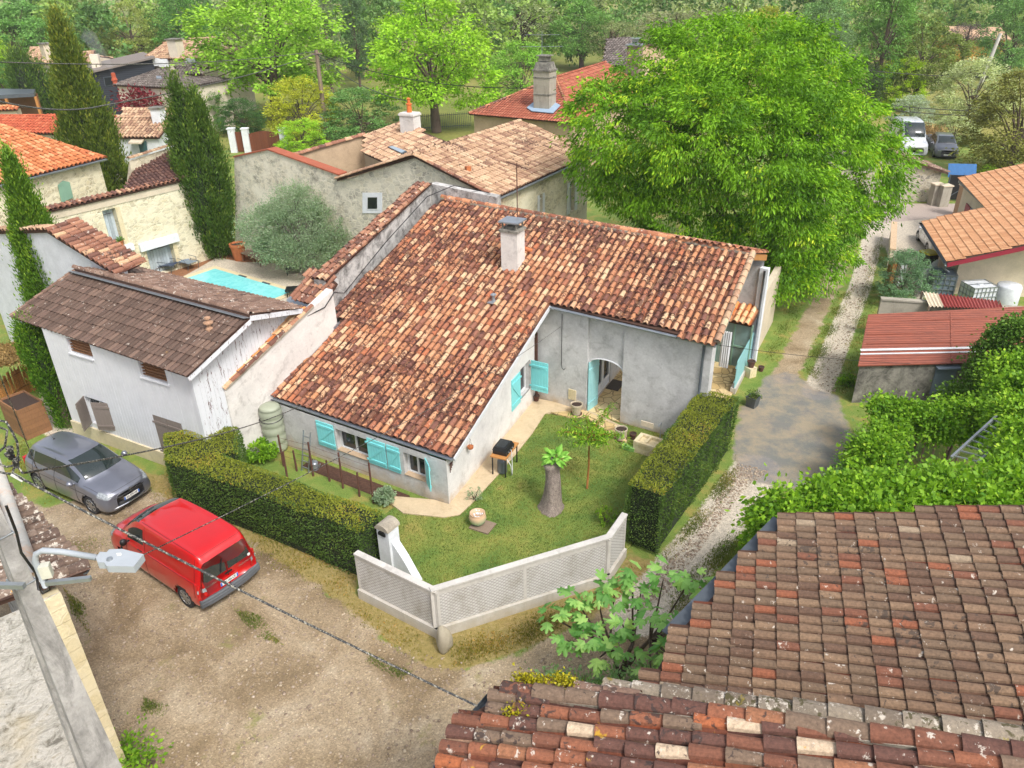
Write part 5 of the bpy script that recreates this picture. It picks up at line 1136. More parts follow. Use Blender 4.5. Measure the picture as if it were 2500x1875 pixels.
def text_obj(name, txt, size, mat, parent, M, sx=1.0):
    cu = bpy.data.curves.new(name, 'FONT'); cu.body = txt; cu.size = size; cu.align_x = 'CENTER'; cu.align_y = 'CENTER'; cu.extrude = .002
    tmp = bpy.data.objects.new('t', cu); COL.objects.link(tmp); dg = bpy.context.evaluated_depsgraph_get(); me = bpy.data.meshes.new_from_object(tmp.evaluated_get(dg)); bpy.data.objects.remove(tmp)
    me.materials.clear(); me.materials.append(mat); me.transform(Matrix.Diagonal((sx, 1, 1, 1))); me.transform(M)
    o = bpy.data.objects.new(name, me); COL.objects.link(o); o.parent = parent; return o
def car(name, label, cat, x, y, yaw, spec, pm, group=None, scale=1.0, z=0.0):
    t = thing(name, label, cat, (x, y, z), group); t.rotation_euler = (0, 0, yaw); t.scale = (scale,)*3
    st = spec['st']; rows = []
    for (sx, W_, zb, wb, zs, wr, zr, zc, dx) in st:
        zm = zb+(zs-zb)*.45
        rows.append([(sx, W_*.80, zb), (sx, W_*.96, zb+.07), (sx, W_, zm), (sx, W_*.4+wb*.6+.01, zs-.10), (sx, wb, zs), (sx+dx*.30, wr, zr), (sx+dx*.75, wr*.70, zr+(zc-zr)*.78), (sx+dx, 0, zc)])
    R_ = np.array(rows); NS, NT = R_.shape[0], R_.shape[1]; ks, kt = 7, 5
    def surf(s, tt, side=1):
        row = np.array([catmull(R_[:, j], s) for j in range(NT)]); p = catmull(row, tt); p = p.copy(); p[1] = max(p[1], 0)*side; return p
    ss = np.linspace(0, NS-1, (NS-1)*ks+1); tt = np.linspace(0, NT-1, (NT-1)*kt+1)
    grid = np.zeros((len(ss), len(tt), 3))
    for i, s in enumerate(ss):
        row = np.array([catmull(R_[:, j], s) for j in range(NT)])
        for j, q in enumerate(tt): grid[i, j] = catmull(row, q)
    grid[:, :, 1] = np.maximum(grid[:, :, 1], 0)
    wheels = spec['wheels']; r = spec['r']; parts = {}
    def cls(s, q, p):
        for wx in wheels:
            if (p[0]-wx)**2+(p[2]-r)**2 < (r+.055)**2 and q < 4: return None
        for nm, s0, s1, q0, q1 in spec['glass']:
            if s0 <= s <= s1 and q0 <= q <= q1: return nm
        for nm, s0, s1, q0, q1 in spec.get('extra', []):
            if s0 <= s <= s1 and q0 <= q <= q1: return nm
        return 'body'
    for side in (1, -1):
        for i in range(len(ss)-1):
            for j in range(len(tt)-1):
                sm_, qm = (ss[i]+ss[i+1])/2, (tt[j]+tt[j+1])/2; p = grid[i:i+2, j:j+2].reshape(-1, 3).mean(0); c = cls(sm_, qm, p)
                if c is None: continue
                key = c if c in ('body', 'windscreen', 'rear_window') or c.startswith('trim') else c+('_l' if side > 0 else '_r')
                q = [grid[i, j], grid[i+1, j], grid[i+1, j+1], grid[i, j+1]]
                if side < 0: q = q[::-1]
                parts.setdefault(key, []).append([v*np.array([1, side, 1]) for v in q])
    # end caps
    for e in (0, -1):
        row = grid[e]; ring = [v for v in row]+[v*np.array([1, -1, 1]) for v in row[::-1][1:]]
        parts['body'].append(ring if e == -1 else ring[::-1])
    MTS = {'body': pm, 'windscreen': MT['car_glass'], 'rear_window': MT['car_glass']}
    for k, fs in parts.items():
        vs = {}; V = []; Fc = []
        for f in fs:
            ids = []
            for p in f:
                kk = tuple(np.round(p, 4))
                if kk not in vs: vs[kk] = len(V); V.append(p)
                if vs[kk] not in ids: ids.append(vs[kk])
            if len(ids) > 2: Fc.append(ids)
        nm = k[:-2] if k.endswith(('_l', '_r')) else k
        mt = MTS.get(k) or (MT['black'] if k.startswith('trim') else MT['car_glass'])
        mesh_obj(nm, V, Fc, mt, t, len(Fc) > 3, local=True)
    hw = max(s_[1] for s_ in st)
    m = MB(); x0 = st[0][0]; x1 = st[-1][0]; m.box(((x0+x1)/2, 0, .36), (abs(x0-x1)-.35, hw*1.5, .30)); m.build('floor_pan', MT['black'], t, local=True)
    for wx in wheels:
        for sd in (1, -1):
            wy = sd*(hw-.115); cen = np.array([wx, wy, r]); m = MB(); ax = (0, sd, 0)
            m.lathe(cen, [(r*.66, -.09), (r*.93, -.10), (r, -.06), (r, .06), (r*.93, .10), (r*.66, .085)], 28, ax=ax); ty = m.build('tyre', MT['tyre'], None, smooth=False, local=True)
            wp = bpy.data.objects.new('wheel', None); COL.objects.link(wp); wp.parent = t; ty.parent = wp
            m = MB(); m.lathe(cen, [(r*.68, .03), (r*.68, .085), (r*.63, .095), (r*.60, .05), (0, .045)], 24, ax=ax); nsp = spec.get('spokes', 5)
            for k in range(nsp):
                a = 2*math.pi*k/nsp; d = np.array([math.cos(a), 0, math.sin(a)]); m.bar(cen+np.array([0, sd*.075, 0])+d*.04, cen+np.array([0, sd*.085, 0])+d*r*.64, .055, .03, up=(0, 1, 0))
            m.lathe(cen, [(.06, .03), (.06, .09), (0, .095)], 12, ax=ax); o = m.build('rim', MT[spec.get('rim', 'rim')], wp, local=True)
            m = MB(); m.lathe(cen-np.array([0, sd*.10, 0]), [(r+.05, -.2), (r+.05, .0)], 18, ax=ax); m.lathe(cen-np.array([0, sd*.32, 0]), [(r+.05, 0), (0, 0.0)], 18, ax=ax); m.build('wheel_arch', MT['black'], t, local=True)
    # mirrors
    mx, my, mz = spec['mirror']
    for sd in (1, -1):
        m = MB(); c = np.array([mx, sd*(my+.09), mz]); m.lathe(c-np.array([.05, 0, 0]), [(.0, 0), (.085, .01), (.10, .05), (.07, .12), (0, .15)], 12, ax=(1, 0, 0)); m.bar((mx+.02, sd*(my-.08), mz-.05), (mx+.02, sd*(my+.02), mz-.03), .05, .03); m.build('mirror', spec.get('mirror_mat', pm), t, smooth=True, local=True)
    # shut lines
    m = MB()
    for kind, a, b0, b1 in spec.get('seams', []):
        for sd in (1, -1):
            pts = []
            for k in range(9):
                q = b0+(b1-b0)*k/8; p = surf(a, q, sd) if kind == 's' else surf(q, a, sd); pts.append(p+np.array([0, sd*.003, .002 if (kind == 's' and q > 4.8) or (kind == 't' and a > 4.8) else 0]))
            m.tube(pts, .0055, 4)
    if m.v: m.build('shut_lines', MT['black'], t, local=True)
    return t, surf
def plate(parent, M, txt):
    """M maps a plate lying in xy (facing +z) to the car"""
    def pb(name, cx, w, h, mat, dz): m = MB(); m.box((cx, 0, dz), (w, h, .006)); o = mesh_obj(name, [tuple(M @ Vector(v)) for v in m.v], m.f, mat, parent, local=True); return o
    p = pb('number_plate', 0, .52, .11, MT['plate'], 0); pb('plate_band', -.238, .042, .108, MT['plate_blue'], .0035).parent = p; q = pb('plate_band', .238, .042, .108, MT['plate_blue'], .0035); q.parent = p
    text_obj('lettering', txt, .098, MT['letter'], p, M @ Matrix.Translation((0, 0, .006)), .80)
    return p
# small grey hatchback
HB = dict(st=[(2.00, .46, .22, .44, .60, .38, .66, .68, .03), (1.93, .74, .18, .66, .66, .52, .73, .75, .06), (1.72, .83, .17, .73, .76, .58, .84, .86, .06), (1.30, .855, .17, .76, .86, .62, .93, .95, .04), (.98, .855, .17, .78, .90, .66, .98, 1.02, .20),
               (.70, .855, .17, .79, .92, .62, 1.17, 1.22, .22), (.18, .855, .17, .79, .93, .57, 1.41, 1.46, .12), (-.50, .855, .17, .79, .95, .57, 1.45, 1.495, .0), (-1.20, .85, .17, .78, .98, .55, 1.42, 1.47, -.04), (-1.66, .83, .18, .75, 1.01, .50, 1.33, 1.39, -.10), (-1.86, .80, .22, .70, 1.02, .56, 1.10, 1.14, -.10), (-1.95, .76, .26, .66, .95, .55, .98, 1.00, -.06), (-2.0, .66, .30, .60, .82, .48, .86, .87, -.02)],
          wheels=(1.22, -1.36), r=.31, mirror=(.66, .85, .97), spokes=7,
          glass=[('windscreen', 4.25, 6.0, 5.15, 7.1), ('side_window', 4.75, 6.65, 4.12, 4.86), ('side_window', 6.78, 8.35, 4.12, 4.86), ('side_window', 8.45, 9.1, 4.15, 4.8), ('rear_window', 9.25, 10.2, 5.2, 7.1)],
          seams=[('s', 5.0, .6, 4.1), ('s', 6.72, .6, 4.9), ('s', 8.35, 2.2, 4.6), ('t', 4.3, 1.2, 3.9), ('s', 1.4, 4.6, 7.0), ('t', 2.6, 3.6, 9.5)])
def fit_pose(lp, pxy, guess, iters=60):
    p = np.array(guess, float)
    def res(p):
        o = []
        for l, q in zip(lp, pxy):
            X_ = p[0]+l[0]*math.cos(p[2])-l[1]*math.sin(p[2]); Y_ = p[1]+l[0]*math.sin(p[2])+l[1]*math.cos(p[2]); a = proj((X_, Y_, l[2])); o += [a[0]-q[0], a[1]-q[1]]
        return np.array(o)
    for _ in range(iters):
        r0 = res(p); J = np.stack([(res(p+e)-r0)/1e-4 for e in np.eye(3)*1e-4], 1); p = p+np.linalg.lstsq(J, -r0, rcond=None)[0]*.7
    return p
ph = fit_pose([(1.22, -.80, 0), (-1.36, -.80, 0), (2.02, -.26, .45), (2.02, .26, .45), (.35, -.56, 1.42), (.35, .56, 1.42)], [(232.6, 1260.6), (104.2, 1193.6), (302.3, 1218), (341.1, 1195.5), (163, 1127.6), (253.4, 1082.4)], (-13.3, 20.1, -.51))
MT['paint_grey'] = paint('paint_metallic_grey', '#80838e', .6, .30)
hc, sf = car('parked_car', 'metallic dark grey hatchback parked beside the white boarded barn', 'car', ph[0], ph[1], ph[2], HB, MT['paint_grey'])
for sd in (1, -1):
    V = []; Fc = []; n1, n2 = 7, 5
    for i in range(n1):
        for j in range(n2):
            u, v = i/(n1-1), j/(n2-1); s_ = .75+1.55*u; q = 3.55+1.0*v-.55*u*(1-v); p = sf(s_, q+(.35*(1-u)), sd); V.append(p+np.array([.006, sd*.006, .006]))
    for i in range(n1-1):
        for j in range(n2-1): Fc.append((i*n2+j, (i+1)*n2+j, (i+1)*n2+j+1, i*n2+j+1))
    mesh_obj('headlight', V, Fc, MT['lamp_clear'], hc, True, local=True)
    m = MB(); m.obox((-1.90, sd*.68, .88), (.05, 0, 0), (0, .07, 0), (0, 0, .16)); m.build('tail_light', MT['lamp_red'], hc, local=True)
    m = MB(); m.lathe((1.90, sd*.62, .36), [(.05, 0), (.045, .03), (0, .03)], 10, ax=(1, sd*.4, 0)); m.build('fog_light', MT['lamp_clear'], hc, local=True)
def front_arc(x0, w, bow, z, n=9): return [(x0-bow*(abs(k/(n-1)*2-1)**2.2), w*(k/(n-1)*2-1), z) for k in range(n)]
m = MB(); m.tube(front_arc(2.045, .62, .10, .28), .022, 5); m.build('bumper_trim', MT['chrome'], hc, local=True)
m = MB()
for z in (.335, .37, .405): m.tube(front_arc(2.03, .56, .09, z), .018, 5)
m.build('grille', MT['black'], hc, local=True)
m = MB(); m.tube(front_arc(2.035, .52, .07, .59), .022, 5); m.build('grille', MT['black'], hc, local=True)
m = MB(); m.add([(2.045, 0, .745), (2.05, .045, .67), (2.06, 0, .595), (2.05, -.045, .67), (2.045, 0, .72), (2.048, .022, .67), (2.055, 0, .62), (2.048, -.022, .67)], [(0, 1, 5, 4), (1, 2, 6, 5), (2, 3, 7, 6), (3, 0, 4, 7)]); m.build('emblem', MT['chrome'], hc, local=True)
Mp = Matrix.Translation((2.065, 0, .48)) @ Matrix(((0, 0, 1, 0), (1, 0, 0, 0), (0, 1, 0, 0), (0, 0, 0, 1)))
plate(hc, Mp, 'AA 879 NP')
Mp = Matrix.Translation((-2.03, 0, .62)) @ Matrix(((0, 0, -1, 0), (-1, 0, 0, 0), (0, 1, 0, 0), (0, 0, 0, 1))); plate(hc, Mp, 'AA 879 NP')
for a, b_ in (((1.16, -.55, .955), (.98, .12, 1.04)), ((1.17, .08, .965), (1.02, .60, 1.0))): m = MB(); m.bar(a, b_, .02, .02); m.build('wiper', MT['black'], hc, local=True)
m = MB(); m.tube([(-1.25, 0, 1.47), (-1.45, 0, 1.66)], .006, 5); m.lathe((-1.25, 0, 1.46), [(.04, 0), (.02, .04), (0, .04)], 8); m.build('aerial', MT['black'], hc, local=True)
m = MB(); p = sf(4.55, 5.35, -1); q = sf(4.75, 5.5, -1); m.obox(sf(4.55, 5.55, -1)+np.array([.004, 0, .008]), (.03, 0, -.02), (0, .05, 0), (.001, 0, .001)); m.build('sticker', MT['plate'], hc, local=True)
for sd in (1, -1):
    for sx_ in (6.35, 8.0): p = sf(sx_, 3.55, sd); m = MB(); m.bar(p+np.array([-.09, sd*.02, 0]), p+np.array([.09, sd*.02, 0]), .02, .025); m.build('door_handle', MT['paint_grey'], hc, local=True)
# red van
VN = dict(st=[(2.13, .56, .28, .52, .66, .42, .72, .74, .02), (2.04, .80, .22, .72, .78, .56, .86, .88, .06), (1.78, .89, .20, .79, .92, .62, 1.0, 1.03, .06), (1.36, .90, .20, .81, 1.02, .66, 1.10, 1.14, .16), (1.10, .905, .20, .82, 1.06, .66, 1.26, 1.33, .24),
               (.66, .905, .20, .83, 1.07, .66, 1.58, 1.66, .20), (.30, .905, .20, .83, 1.08, .66, 1.70, 1.775, .06), (-.40, .905, .20, .83, 1.10, .68, 1.73, 1.81, 0), (-1.2, .905, .20, .83, 1.10, .69, 1.73, 1.81, 0), (-1.80, .90, .22, .82, 1.10, .68, 1.71, 1.78, -.02), (-2.02, .88, .28, .80, 1.08, .65, 1.64, 1.71, -.03), (-2.12, .83, .34, .77, 1.02, .62, 1.52, 1.58, -.03)],
          wheels=(1.25, -1.40), r=.32, mirror=(.86, .90, 1.12), mirror_mat=MT['black'], spokes=8, rim='rim',
          glass=[('windscreen', 3.45, 5.75, 5.12, 7.1), ('side_window', 4.35, 6.1, 4.12, 4.80)],
          seams=[('s', 4.25, .6, 4.2), ('s', 6.25, .6, 5.0), ('s', 9.6, 2.0, 5.0), ('t', 5.35, 6.0, 9.8), ('s', 9.85, 5.35, 7.0), ('t', 3.3, 6.3, 9.5), ('s', 2.9, 4.4, 7)])
pv = fit_pose([(-1.40, .84, 0), (-2.16, .26, .66), (-2.16, -.26, .66), (-1.98, .62, 1.70), (-1.98, -.62, 1.70), (2.02, .74, .9), (-2.17, -.86, .5), (-2.1, .82, .36)], [(478.7, 1487.3), (524.5, 1437), (570.2, 1409), (479.7, 1356), (578.2, 1285.4), (271.8, 1291.4), (639.8, 1374), (504.6, 1476.4)], (-8.97, 16.3, 2.52))
MT['paint_red'] = paint('paint_red', '#c00206', .0, .3)
vn, sf = car('red_van', 'bright red panel van with tinted rear windows parked beside the clipped hedge', 'van', pv[0], pv[1], pv[2], VN, MT['paint_red'])
xr = lambda z: -2.125 if z < 1.02 else -2.125+(z-1.02)*.02/.5
def rpoly(name, pts, mat, off=.012, parent=vn): m = MB(); m.prism([(xr(z)-off, y_, z) for y_, z in pts], (.02, 0, 0)); return m.build(name, mat, parent, local=True)
for sd in (1, -1): rpoly('rear_window', [(sd*.03, .98), (sd*.60, .98), (sd*.68, 1.06), (sd*.60, 1.42), (sd*.52, 1.48), (sd*.03, 1.50)][::sd], MT['car_glass'], .016)
rpoly('door_seam', [(-.006, .42), (.006, .42), (.006, 1.5), (-.006, 1.5)], MT['black'], .017)
m = MB(); m.bar((-2.15, .20, 1.02), (-2.15, .10, 1.40), .022, .03, up=(1, 0, 0)); m.build('wiper', MT['black'], vn, local=True)
rb = lambda z, w, bow=.10, n=9: [(-2.19+bow*abs(k/(n-1)*2-1)**2.5, w*(k/(n-1)*2-1), z) for k in range(n)]
m = MB()
for z, r_ in ((.50, .055), (.43, .065), (.36, .06)): m.tube(rb(z, .88), r_, 6)
m.obox((-2.10, 0, .41), (.05, 0, 0), (0, .78, 0), (0, 0, .11)); m.build('bumper', MT['bumper_grey'], vn, smooth=True, local=True)
for sd in (1, -1):
    V = [(-2.155, sd*.66, .62), (-2.06, sd*.875, .62), (-2.06, sd*.865, 1.02), (-2.13, sd*.70, 1.05)]; m = MB(); m.add([np.array(v)*np.array([1, 1, 1]) for v in V]+[np.array(v)+np.array([.05, -sd*.02, 0]) for v in V], [(0, 1, 2, 3), (4, 5, 6, 7), (0, 1, 5, 4), (1, 2, 6, 5), (2, 3, 7, 6), (3, 0, 4, 7)]); tl = m.build('tail_light', MT['lamp_red'], vn, local=True)
    m = MB(); m.add([(-2.160, sd*.67, .76), (-2.068, sd*.878, .76), (-2.068, sd*.875, .86), (-2.152, sd*.68, .88)], [(0, 1, 2, 3)]); m.build('indicator', MT['lamp_clear'], tl, local=True)
    V = []; Fc = []; n1, n2 = 6, 4
    for i in range(n1):
        for j in range(n2):
            u, v = i/(n1-1), j/(n2-1); p = VN and sf(.8+1.3*u, 3.4+1.15*v-.5*u*(1-v), sd); V.append(p+np.array([.006, sd*.006, .006]))
    for i in range(n1-1):
        for j in range(n2-1): Fc.append((i*n2+j, (i+1)*n2+j, (i+1)*n2+j+1, i*n2+j+1))
    mesh_obj('headlight', V, Fc, MT['lamp_clear'], vn, True, local=True)
    p = sf(5.9, 3.6, sd); m = MB(); m.bar(p+np.array([-.09, sd*.02, 0]), p+np.array([.09, sd*.02, 0]), .02, .025); m.build('door_handle', MT['black'], vn, local=True)
Mr = lambda y_, z: Matrix.Translation((-2.150, y_, z)) @ Matrix(((0, 0, -1, 0), (-1, 0, 0, 0), (0, 1, 0, 0), (0, 0, 0, 1)))
plate(vn, Mr(.02, .66), 'CY-166-CE')
text_obj('badge', 'PEUGEOT', .07, MT['chrome'], vn, Mr(.50, .86), 1.3); text_obj('badge', 'PARTNER', .07, MT['chrome'], vn, Mr(-.50, .86), 1.3)
m = MB(); m.obox((-2.15, 0.02, .77), (.012, 0, 0), (0, .20, 0), (0, 0, .022)); m.build('plate_lamp', MT['paint_red'], vn, local=True)
m = MB(); m.bar((-2.155, -.10, .90), (-2.155, .10, .90), .03, .035); m.build('door_handle', MT['black'], vn, local=True)
m = MB(); m.lathe((-2.14, -.66, 1.0), [(.045, 0), (.04, .006), (0, .008)], 14, ax=(-1, 0, 0)); m.build('sticker', MT['plate'], vn, local=True)
m = MB(); m.tube([(.62, .2, 1.66), (.50, .2, 1.9)], .006, 4); m.build('aerial', MT['black'], vn, local=True)
# white crossover on the drive, far saloon, far van
SU = dict(HB); SU['st'] = [(a[0]*1.07, a[1]*1.06, a[2]+.05, a[3]*1.05, a[4]*1.10+.04, a[5]*1.06, a[6]*1.09+.02, a[7]*1.09+.02, a[8]) for a in HB['st']]; SU['r'] = .35; SU['wheels'] = (1.32, -1.36); SU['mirror'] = (.70, .90, 1.08)
SU['extra'] = [('trim', 0, 12, 0, 1.3)]
MT['paint_white'] = paint('paint_white', '#cfd2d6', 0, .25)
a_, b_ = G(2238.6, 585.7), G(2259, 614.6); yw = math.atan2(b_[1]-a_[1], b_[0]-a_[0])
su, sf2 = car('white_crossover', 'white crossover car with dark lower trim on the drive behind the apricot-tiled house', 'car', *((a_+b_)/2+np.array([.62, -.35, 0]))[:2], yw+math.pi, SU, MT['paint_white'], scale=.84)
for sd in (1, -1): m = MB(); m.obox((2.05, sd*.62, .80), (.05, 0, 0), (0, .14, 0), (0, 0, .05)); m.build('headlight', MT['lamp_clear'], su, local=True)
sa_, sb_ = G(2277, 388), G(2331, 391); cy_ = (sa_+sb_)/2
fc_, sf3 = car('saloon_car', 'silver-grey car facing the camera on the grass far off under the brown-green tree', 'car', cy_[0]+.75, cy_[1]+1.9, math.radians(-107), HB, paint('paint_silver_grey', '#6d7076', .5, .3), scale=1.04)
for sd in (1, -1): m = MB(); m.obox((1.93, sd*.58, .66), (.06, 0, 0), (0, .13, 0), (0, 0, .05)); m.build('headlight', MT['lamp_clear'], fc_, local=True)
m = MB(); m.tube(front_arc(2.03, .34, .03, .52), .05, 5); m.build('grille', MT['black'], fc_, local=True)
m = MB(); m.obox((2.06, 0, .36), (.01, 0, 0), (0, .26, 0), (0, 0, .06)); m.build('number_plate', MT['plate'], fc_, local=True)
VW = dict(VN); VW['st'] = [(a[0], a[1]*1.05, a[2], a[3]*1.05, a[4]*1.08, a[5]*1.1, a[6]*1.28 if i > 3 else a[6]*1.05, a[7]*1.28 if i > 3 else a[7]*1.05, a[8]) for i, a in enumerate(VN['st'])]
va = G(2203, 366); car('white_van', 'tall white van facing the camera behind the old stone shed', 'van', va[0]-.2, va[1]-1.0, math.radians(-100), VW, MT['paint_white'], scale=1.12)
# ------------------------------------------------------------ courtyard beyond the barn
e30 = unit([.857, -.515, 0]); b62 = unit([.46, .888, 0])
ca = V3(G(575, 613), 0); cb = V3(G(484, 642), 0); cf = unit(cb-ca); fcn = np.array([-cf[1], cf[0], 0]); 
if np.dot(fcn, -ca) < 0: fcn = -fcn
sb = thing('stone_barn', 'cream rubble-stone barn facade with weathered pale blue doors overlooking the pool', 'barn', tuple(ca))
LBN = 9.9; cz = ca+cf*LBN
oc = lambda px, py: on_wall(px, py, ca, cz)
def cop(tl, br): s = sorted([oc(*tl)[0], oc(*br)[0]]); z = sorted([oc(*tl)[1], oc(*br)[1]]); return (s[0], s[1], max(0, z[0]), z[1])
u1 = cop((249, 515), (304, 597)); u2 = (oc(428, 625)[0], oc(360, 625)[0], .05, oc(390, 600)[1]); u3 = (oc(332, 640)[0], oc(300, 640)[0], .05, oc(310, 628)[1])
m = MB(); ptC, nC, dC = facade(m, ca, cz, 0, 4.62, 4.62, [u2, u3, u1], depth=.42, side=1 if np.dot(np.array([-cf[1], cf[0], 0]), fcn) > 0 else -1); m.build('wall', MT['stone_cream'], sb)
m = MB(); m.obox(ca+cf*LBN/2+nC*.015+ZUP*4.38, cf*LBN/2, nC*.02, ZUP*.24); m.build('frieze', MT['plaster_cream'], sb)
cap = [cz+nC*.14+ZUP*4.60, ca+nC*.14+ZUP*4.60, ca-nC*.35+ZUP*4.72, cz-nC*.35+ZUP*4.72]
tile_roof('wall_cap', cap, MT['tile_cap'], sb, pitch=.25, row=.40, rad=.10, seed=61)
def doorleaf(parent, o, k0, k1, depth, mat, name='door'):
    m = MB(); n_ = max(3, int((o[1]-o[0])*(k1-k0)/.16))
    for i in range(n_):
        a = o[0]+(o[1]-o[0])*(k0+(k1-k0)*i/n_)+.006; b_ = o[0]+(o[1]-o[0])*(k0+(k1-k0)*(i+1)/n_)-.006; m.obox((ptC(a, o[2], depth)+ptC(b_, o[3], depth))/2, dC*(b_-a)/2, nC*.02, ZUP*(o[3]-o[2])/2)
    d_ = m.build(name, mat, parent)
    for z in (.15, .85): q = MB(); zz = o[2]+(o[3]-o[2])*z; q.bar(ptC(o[0]+(o[1]-o[0])*(k0+.1*(k1-k0)), zz, depth-.03), ptC(o[0]+(o[1]-o[0])*(k0+.75*(k1-k0)), zz, depth-.03), .01, .05, up=nC); q.build('hinge', MT['rust'], d_)
MT['blue_door'] = m_wood('paint_flaking_blue_grey', '#b4bfc6', '#6f767a', .7)
for o in (u1, u2, u3): doorleaf(sb, o, 0, 1, .36, MT['blue_door'])
m = MB(); m.obox((ptC(u1[0], u1[2])+ptC(u1[1], u1[2]))/2+nC*.1-ZUP*.16, dC*((u1[1]-u1[0])/2+.35), nC*.16, ZUP*.16); m.build('sill', MT['plaster_white'], sb)
m = MB(); m.obox((ptC(u2[0], u2[3])+ptC(u2[1], u2[3]))/2+nC*.06+ZUP*.2, dC*((u2[1]-u2[0])/2+.35), nC*.12, ZUP*.2); m.build('lintel', MT['plaster_white'], sb)
for o in (u1, u2): m = MB(); m.obox(ptC(o[0]-.12, (o[2]+o[3])/2)+nC*.004, dC*.12, nC*.01, ZUP*(o[3]-o[2])/2); m.build('jamb', MT['stone_block'], sb)
ez = 4.68; rz_ = 5.75; r1, r2_ = G(449, 436, ez), G(306, 462, ez); R1_, R2_ = G(444, 347, rz_), G(314, 388, rz_)
tile_roof('roof', [r2_, r1+unit(r1-r2_)*.9, R1_+unit(R1_-R2_)*1.2, R2_], MT['tile_brown'], sb, pitch=.21, row=.30, rad=.085, seed=62)
tile_line('ridge_tiles', [R2_, R1_+unit(R1_-R2_)*1.2], MT['tile_peach'], sb, .11, .36, 63)
m = MB(); 
for a, b_ in ((r2_, R2_), (R1_+unit(R1_-R2_)*1.2, R2_)): m.poly([V3(a, 0), V3(b_, 0), b_-ZUP*.1, a-ZUP*.1])
m.build('wall', MT['stone_cream'], sb)
p0 = ptC(oc(294, 600)[0], u1[2]+.02)+nC*.1; pot('small terracotta pot with a plant on the white sill of the stone barn', p0[0], p0[1], p0[2], .16, .28, MT['terracotta'], plant=(120, .22, 'mid', .1))
p0 = ptC(oc(270, 600)[0], u1[2]+.02)+nC*.1; pot('small dark pot on the white sill of the stone barn, left of the terracotta one', p0[0], p0[1], p0[2], .11, .16, MT['black'])
# tall courtyard wall in the same plane as the gable of the stone house
q0 = VP(572, 384, ca, ca+e30); q1 = VP(656, 366, ca, ca+e30); q2 = VP(830, 428, ca, ca+e30); nE = np.array([-.515, -.857, 0])
cwl = thing('courtyard_wall', 'tall blackened rubble-stone wall behind the olive tree with a red-tiled sloping top', 'wall', tuple(ca))
m = MB(); m.prism([ca, V3(q2, 0), q2, q1, q0], -nE*.5); m.build('wall', MT['stone_dark'], cwl)
MT['redcap'] = m_plaster('cap_red_tile', '#a0583f', '#6a3a2c', .25)
m = MB(); m.bar(q1+ZUP*.04-nE*.22, q2+ZUP*.04-nE*.22, .62, .07); m.bar(q0+ZUP*.04-nE*.22, q1+ZUP*.04-nE*.22, .62, .07); m.build('coping', MT['redcap'], cwl)
# stone house
sh = thing('stone_house', 'stone gabled house with a faded peach canal tile roof directly behind the long roof', 'house', tuple(V3(q2, 0)))
g0 = VP(826, 436, ca, ca+e30); ap = VP(1016, 377, ca, ca+e30); E1 = G(1221, 483, 5.15); ge = VP(1208, 476, ca, ca+e30); E1 = ge+e30*.15-ZUP*.05
rdir = unit(V3(G(1270, 295, ap[2]), 0)-V3(ap, 0)); E2 = E1+rdir*(np.linalg.norm(G(1270, 295, ap[2])-ap)+.5); apf = ap+rdir*np.linalg.norm(G(1270, 295, ap[2])-ap)
ff = nE*.18; tile_roof('roof', [E1+ff, E2, apf, ap+ff], MT['tile_peach'], sh, pitch=.24, row=.40, rad=.095, seed=64)
gl_ = g0-unit(e30)*.0; glf = gl_+rdir*6
tile_roof('roof', [glf, gl_+ff*.8, ap+ff*.8, ap+rdir*6], MT['tile_peach'], sh, pitch=.24, row=.40, rad=.095, seed=65)
tile_line('ridge_tiles', [ap+ff, apf], MT['tile_peach'], sh, .12, .40, 66); tile_line('verge_tiles', [E1+ff+ZUP*.02, ap+ff+ZUP*.02], MT['tile_cap'], sh, .09, .38, 67)
m = MB(); gE = V3(E1)-e30*.15; m.prism([V3(g0, 0), V3(gE, 0), gE-ZUP*.12, ap-ZUP*.14, g0-ZUP*.14], -nE*.4); m.build('wall', MT['stone_house'], sh)
m = MB(); A1 = V3(gE, 0); B1 = A1+rdir*9.5
oh = lambda px, py: on_wall(px, py, A1, B1)
w1 = (oh(1316, 495)[0], oh(1324, 495)[0], oh(1320, 517)[1]-.2, oh(1320, 474)[1]); w2 = (oh(1390, 480)[0], oh(1402, 480)[0], oh(1396, 517)[1], oh(1396, 442)[1])
ptH, nH, dH = facade(m, A1, B1, 0, gE[2]-.15, gE[2]-.15, [w1, w2], side=-1, depth=.25); m.poly([B1, B1+ZUP*5, V3(apf, 6.4), V3(apf, 0)]); m.build('wall', MT['stone_cream'], sh)
for o in (w1, w2):
    window(sh, ptH, nH, dH, o, MT['pvc'], MT['glass'], depth=.2)
    for a, s_ in ((o[0], -1), (o[1], 1)): shutter(sh, ptH(a, o[2])+nH*.03, dH*s_, nH, min(.5, (o[1]-o[0])*.55), o[3]-o[2], MT['pvc'], brace=False)
gutter('gutter', E1-ZUP*.02, E2-ZUP*.02, nH, sh, r=.08)
ow_ = (0, 0); ws = [VP(px, py, ca, ca+e30) for px, py in ((897, 478), (925, 478), (925, 512), (897, 512))]
m = MB(); m.prism([p+nE*.02 for p in (VP(886, 470, ca, ca+e30), VP(934, 470, ca, ca+e30), VP(934, 520, ca, ca+e30), VP(886, 520, ca, ca+e30))], nE*.02); fr_ = m.build('window_surround', MT['plaster_white'], sh)
m = MB(); m.prism([p+nE*.045 for p in ws], nE*.01); w_ = m.build('window', MT['pvc'], sh); m = MB(); m.prism([p+nE*.056+(sum(ws)/4-p)*.18 for p in ws], nE*.008); m.build('pane', MT['glass'], w_)
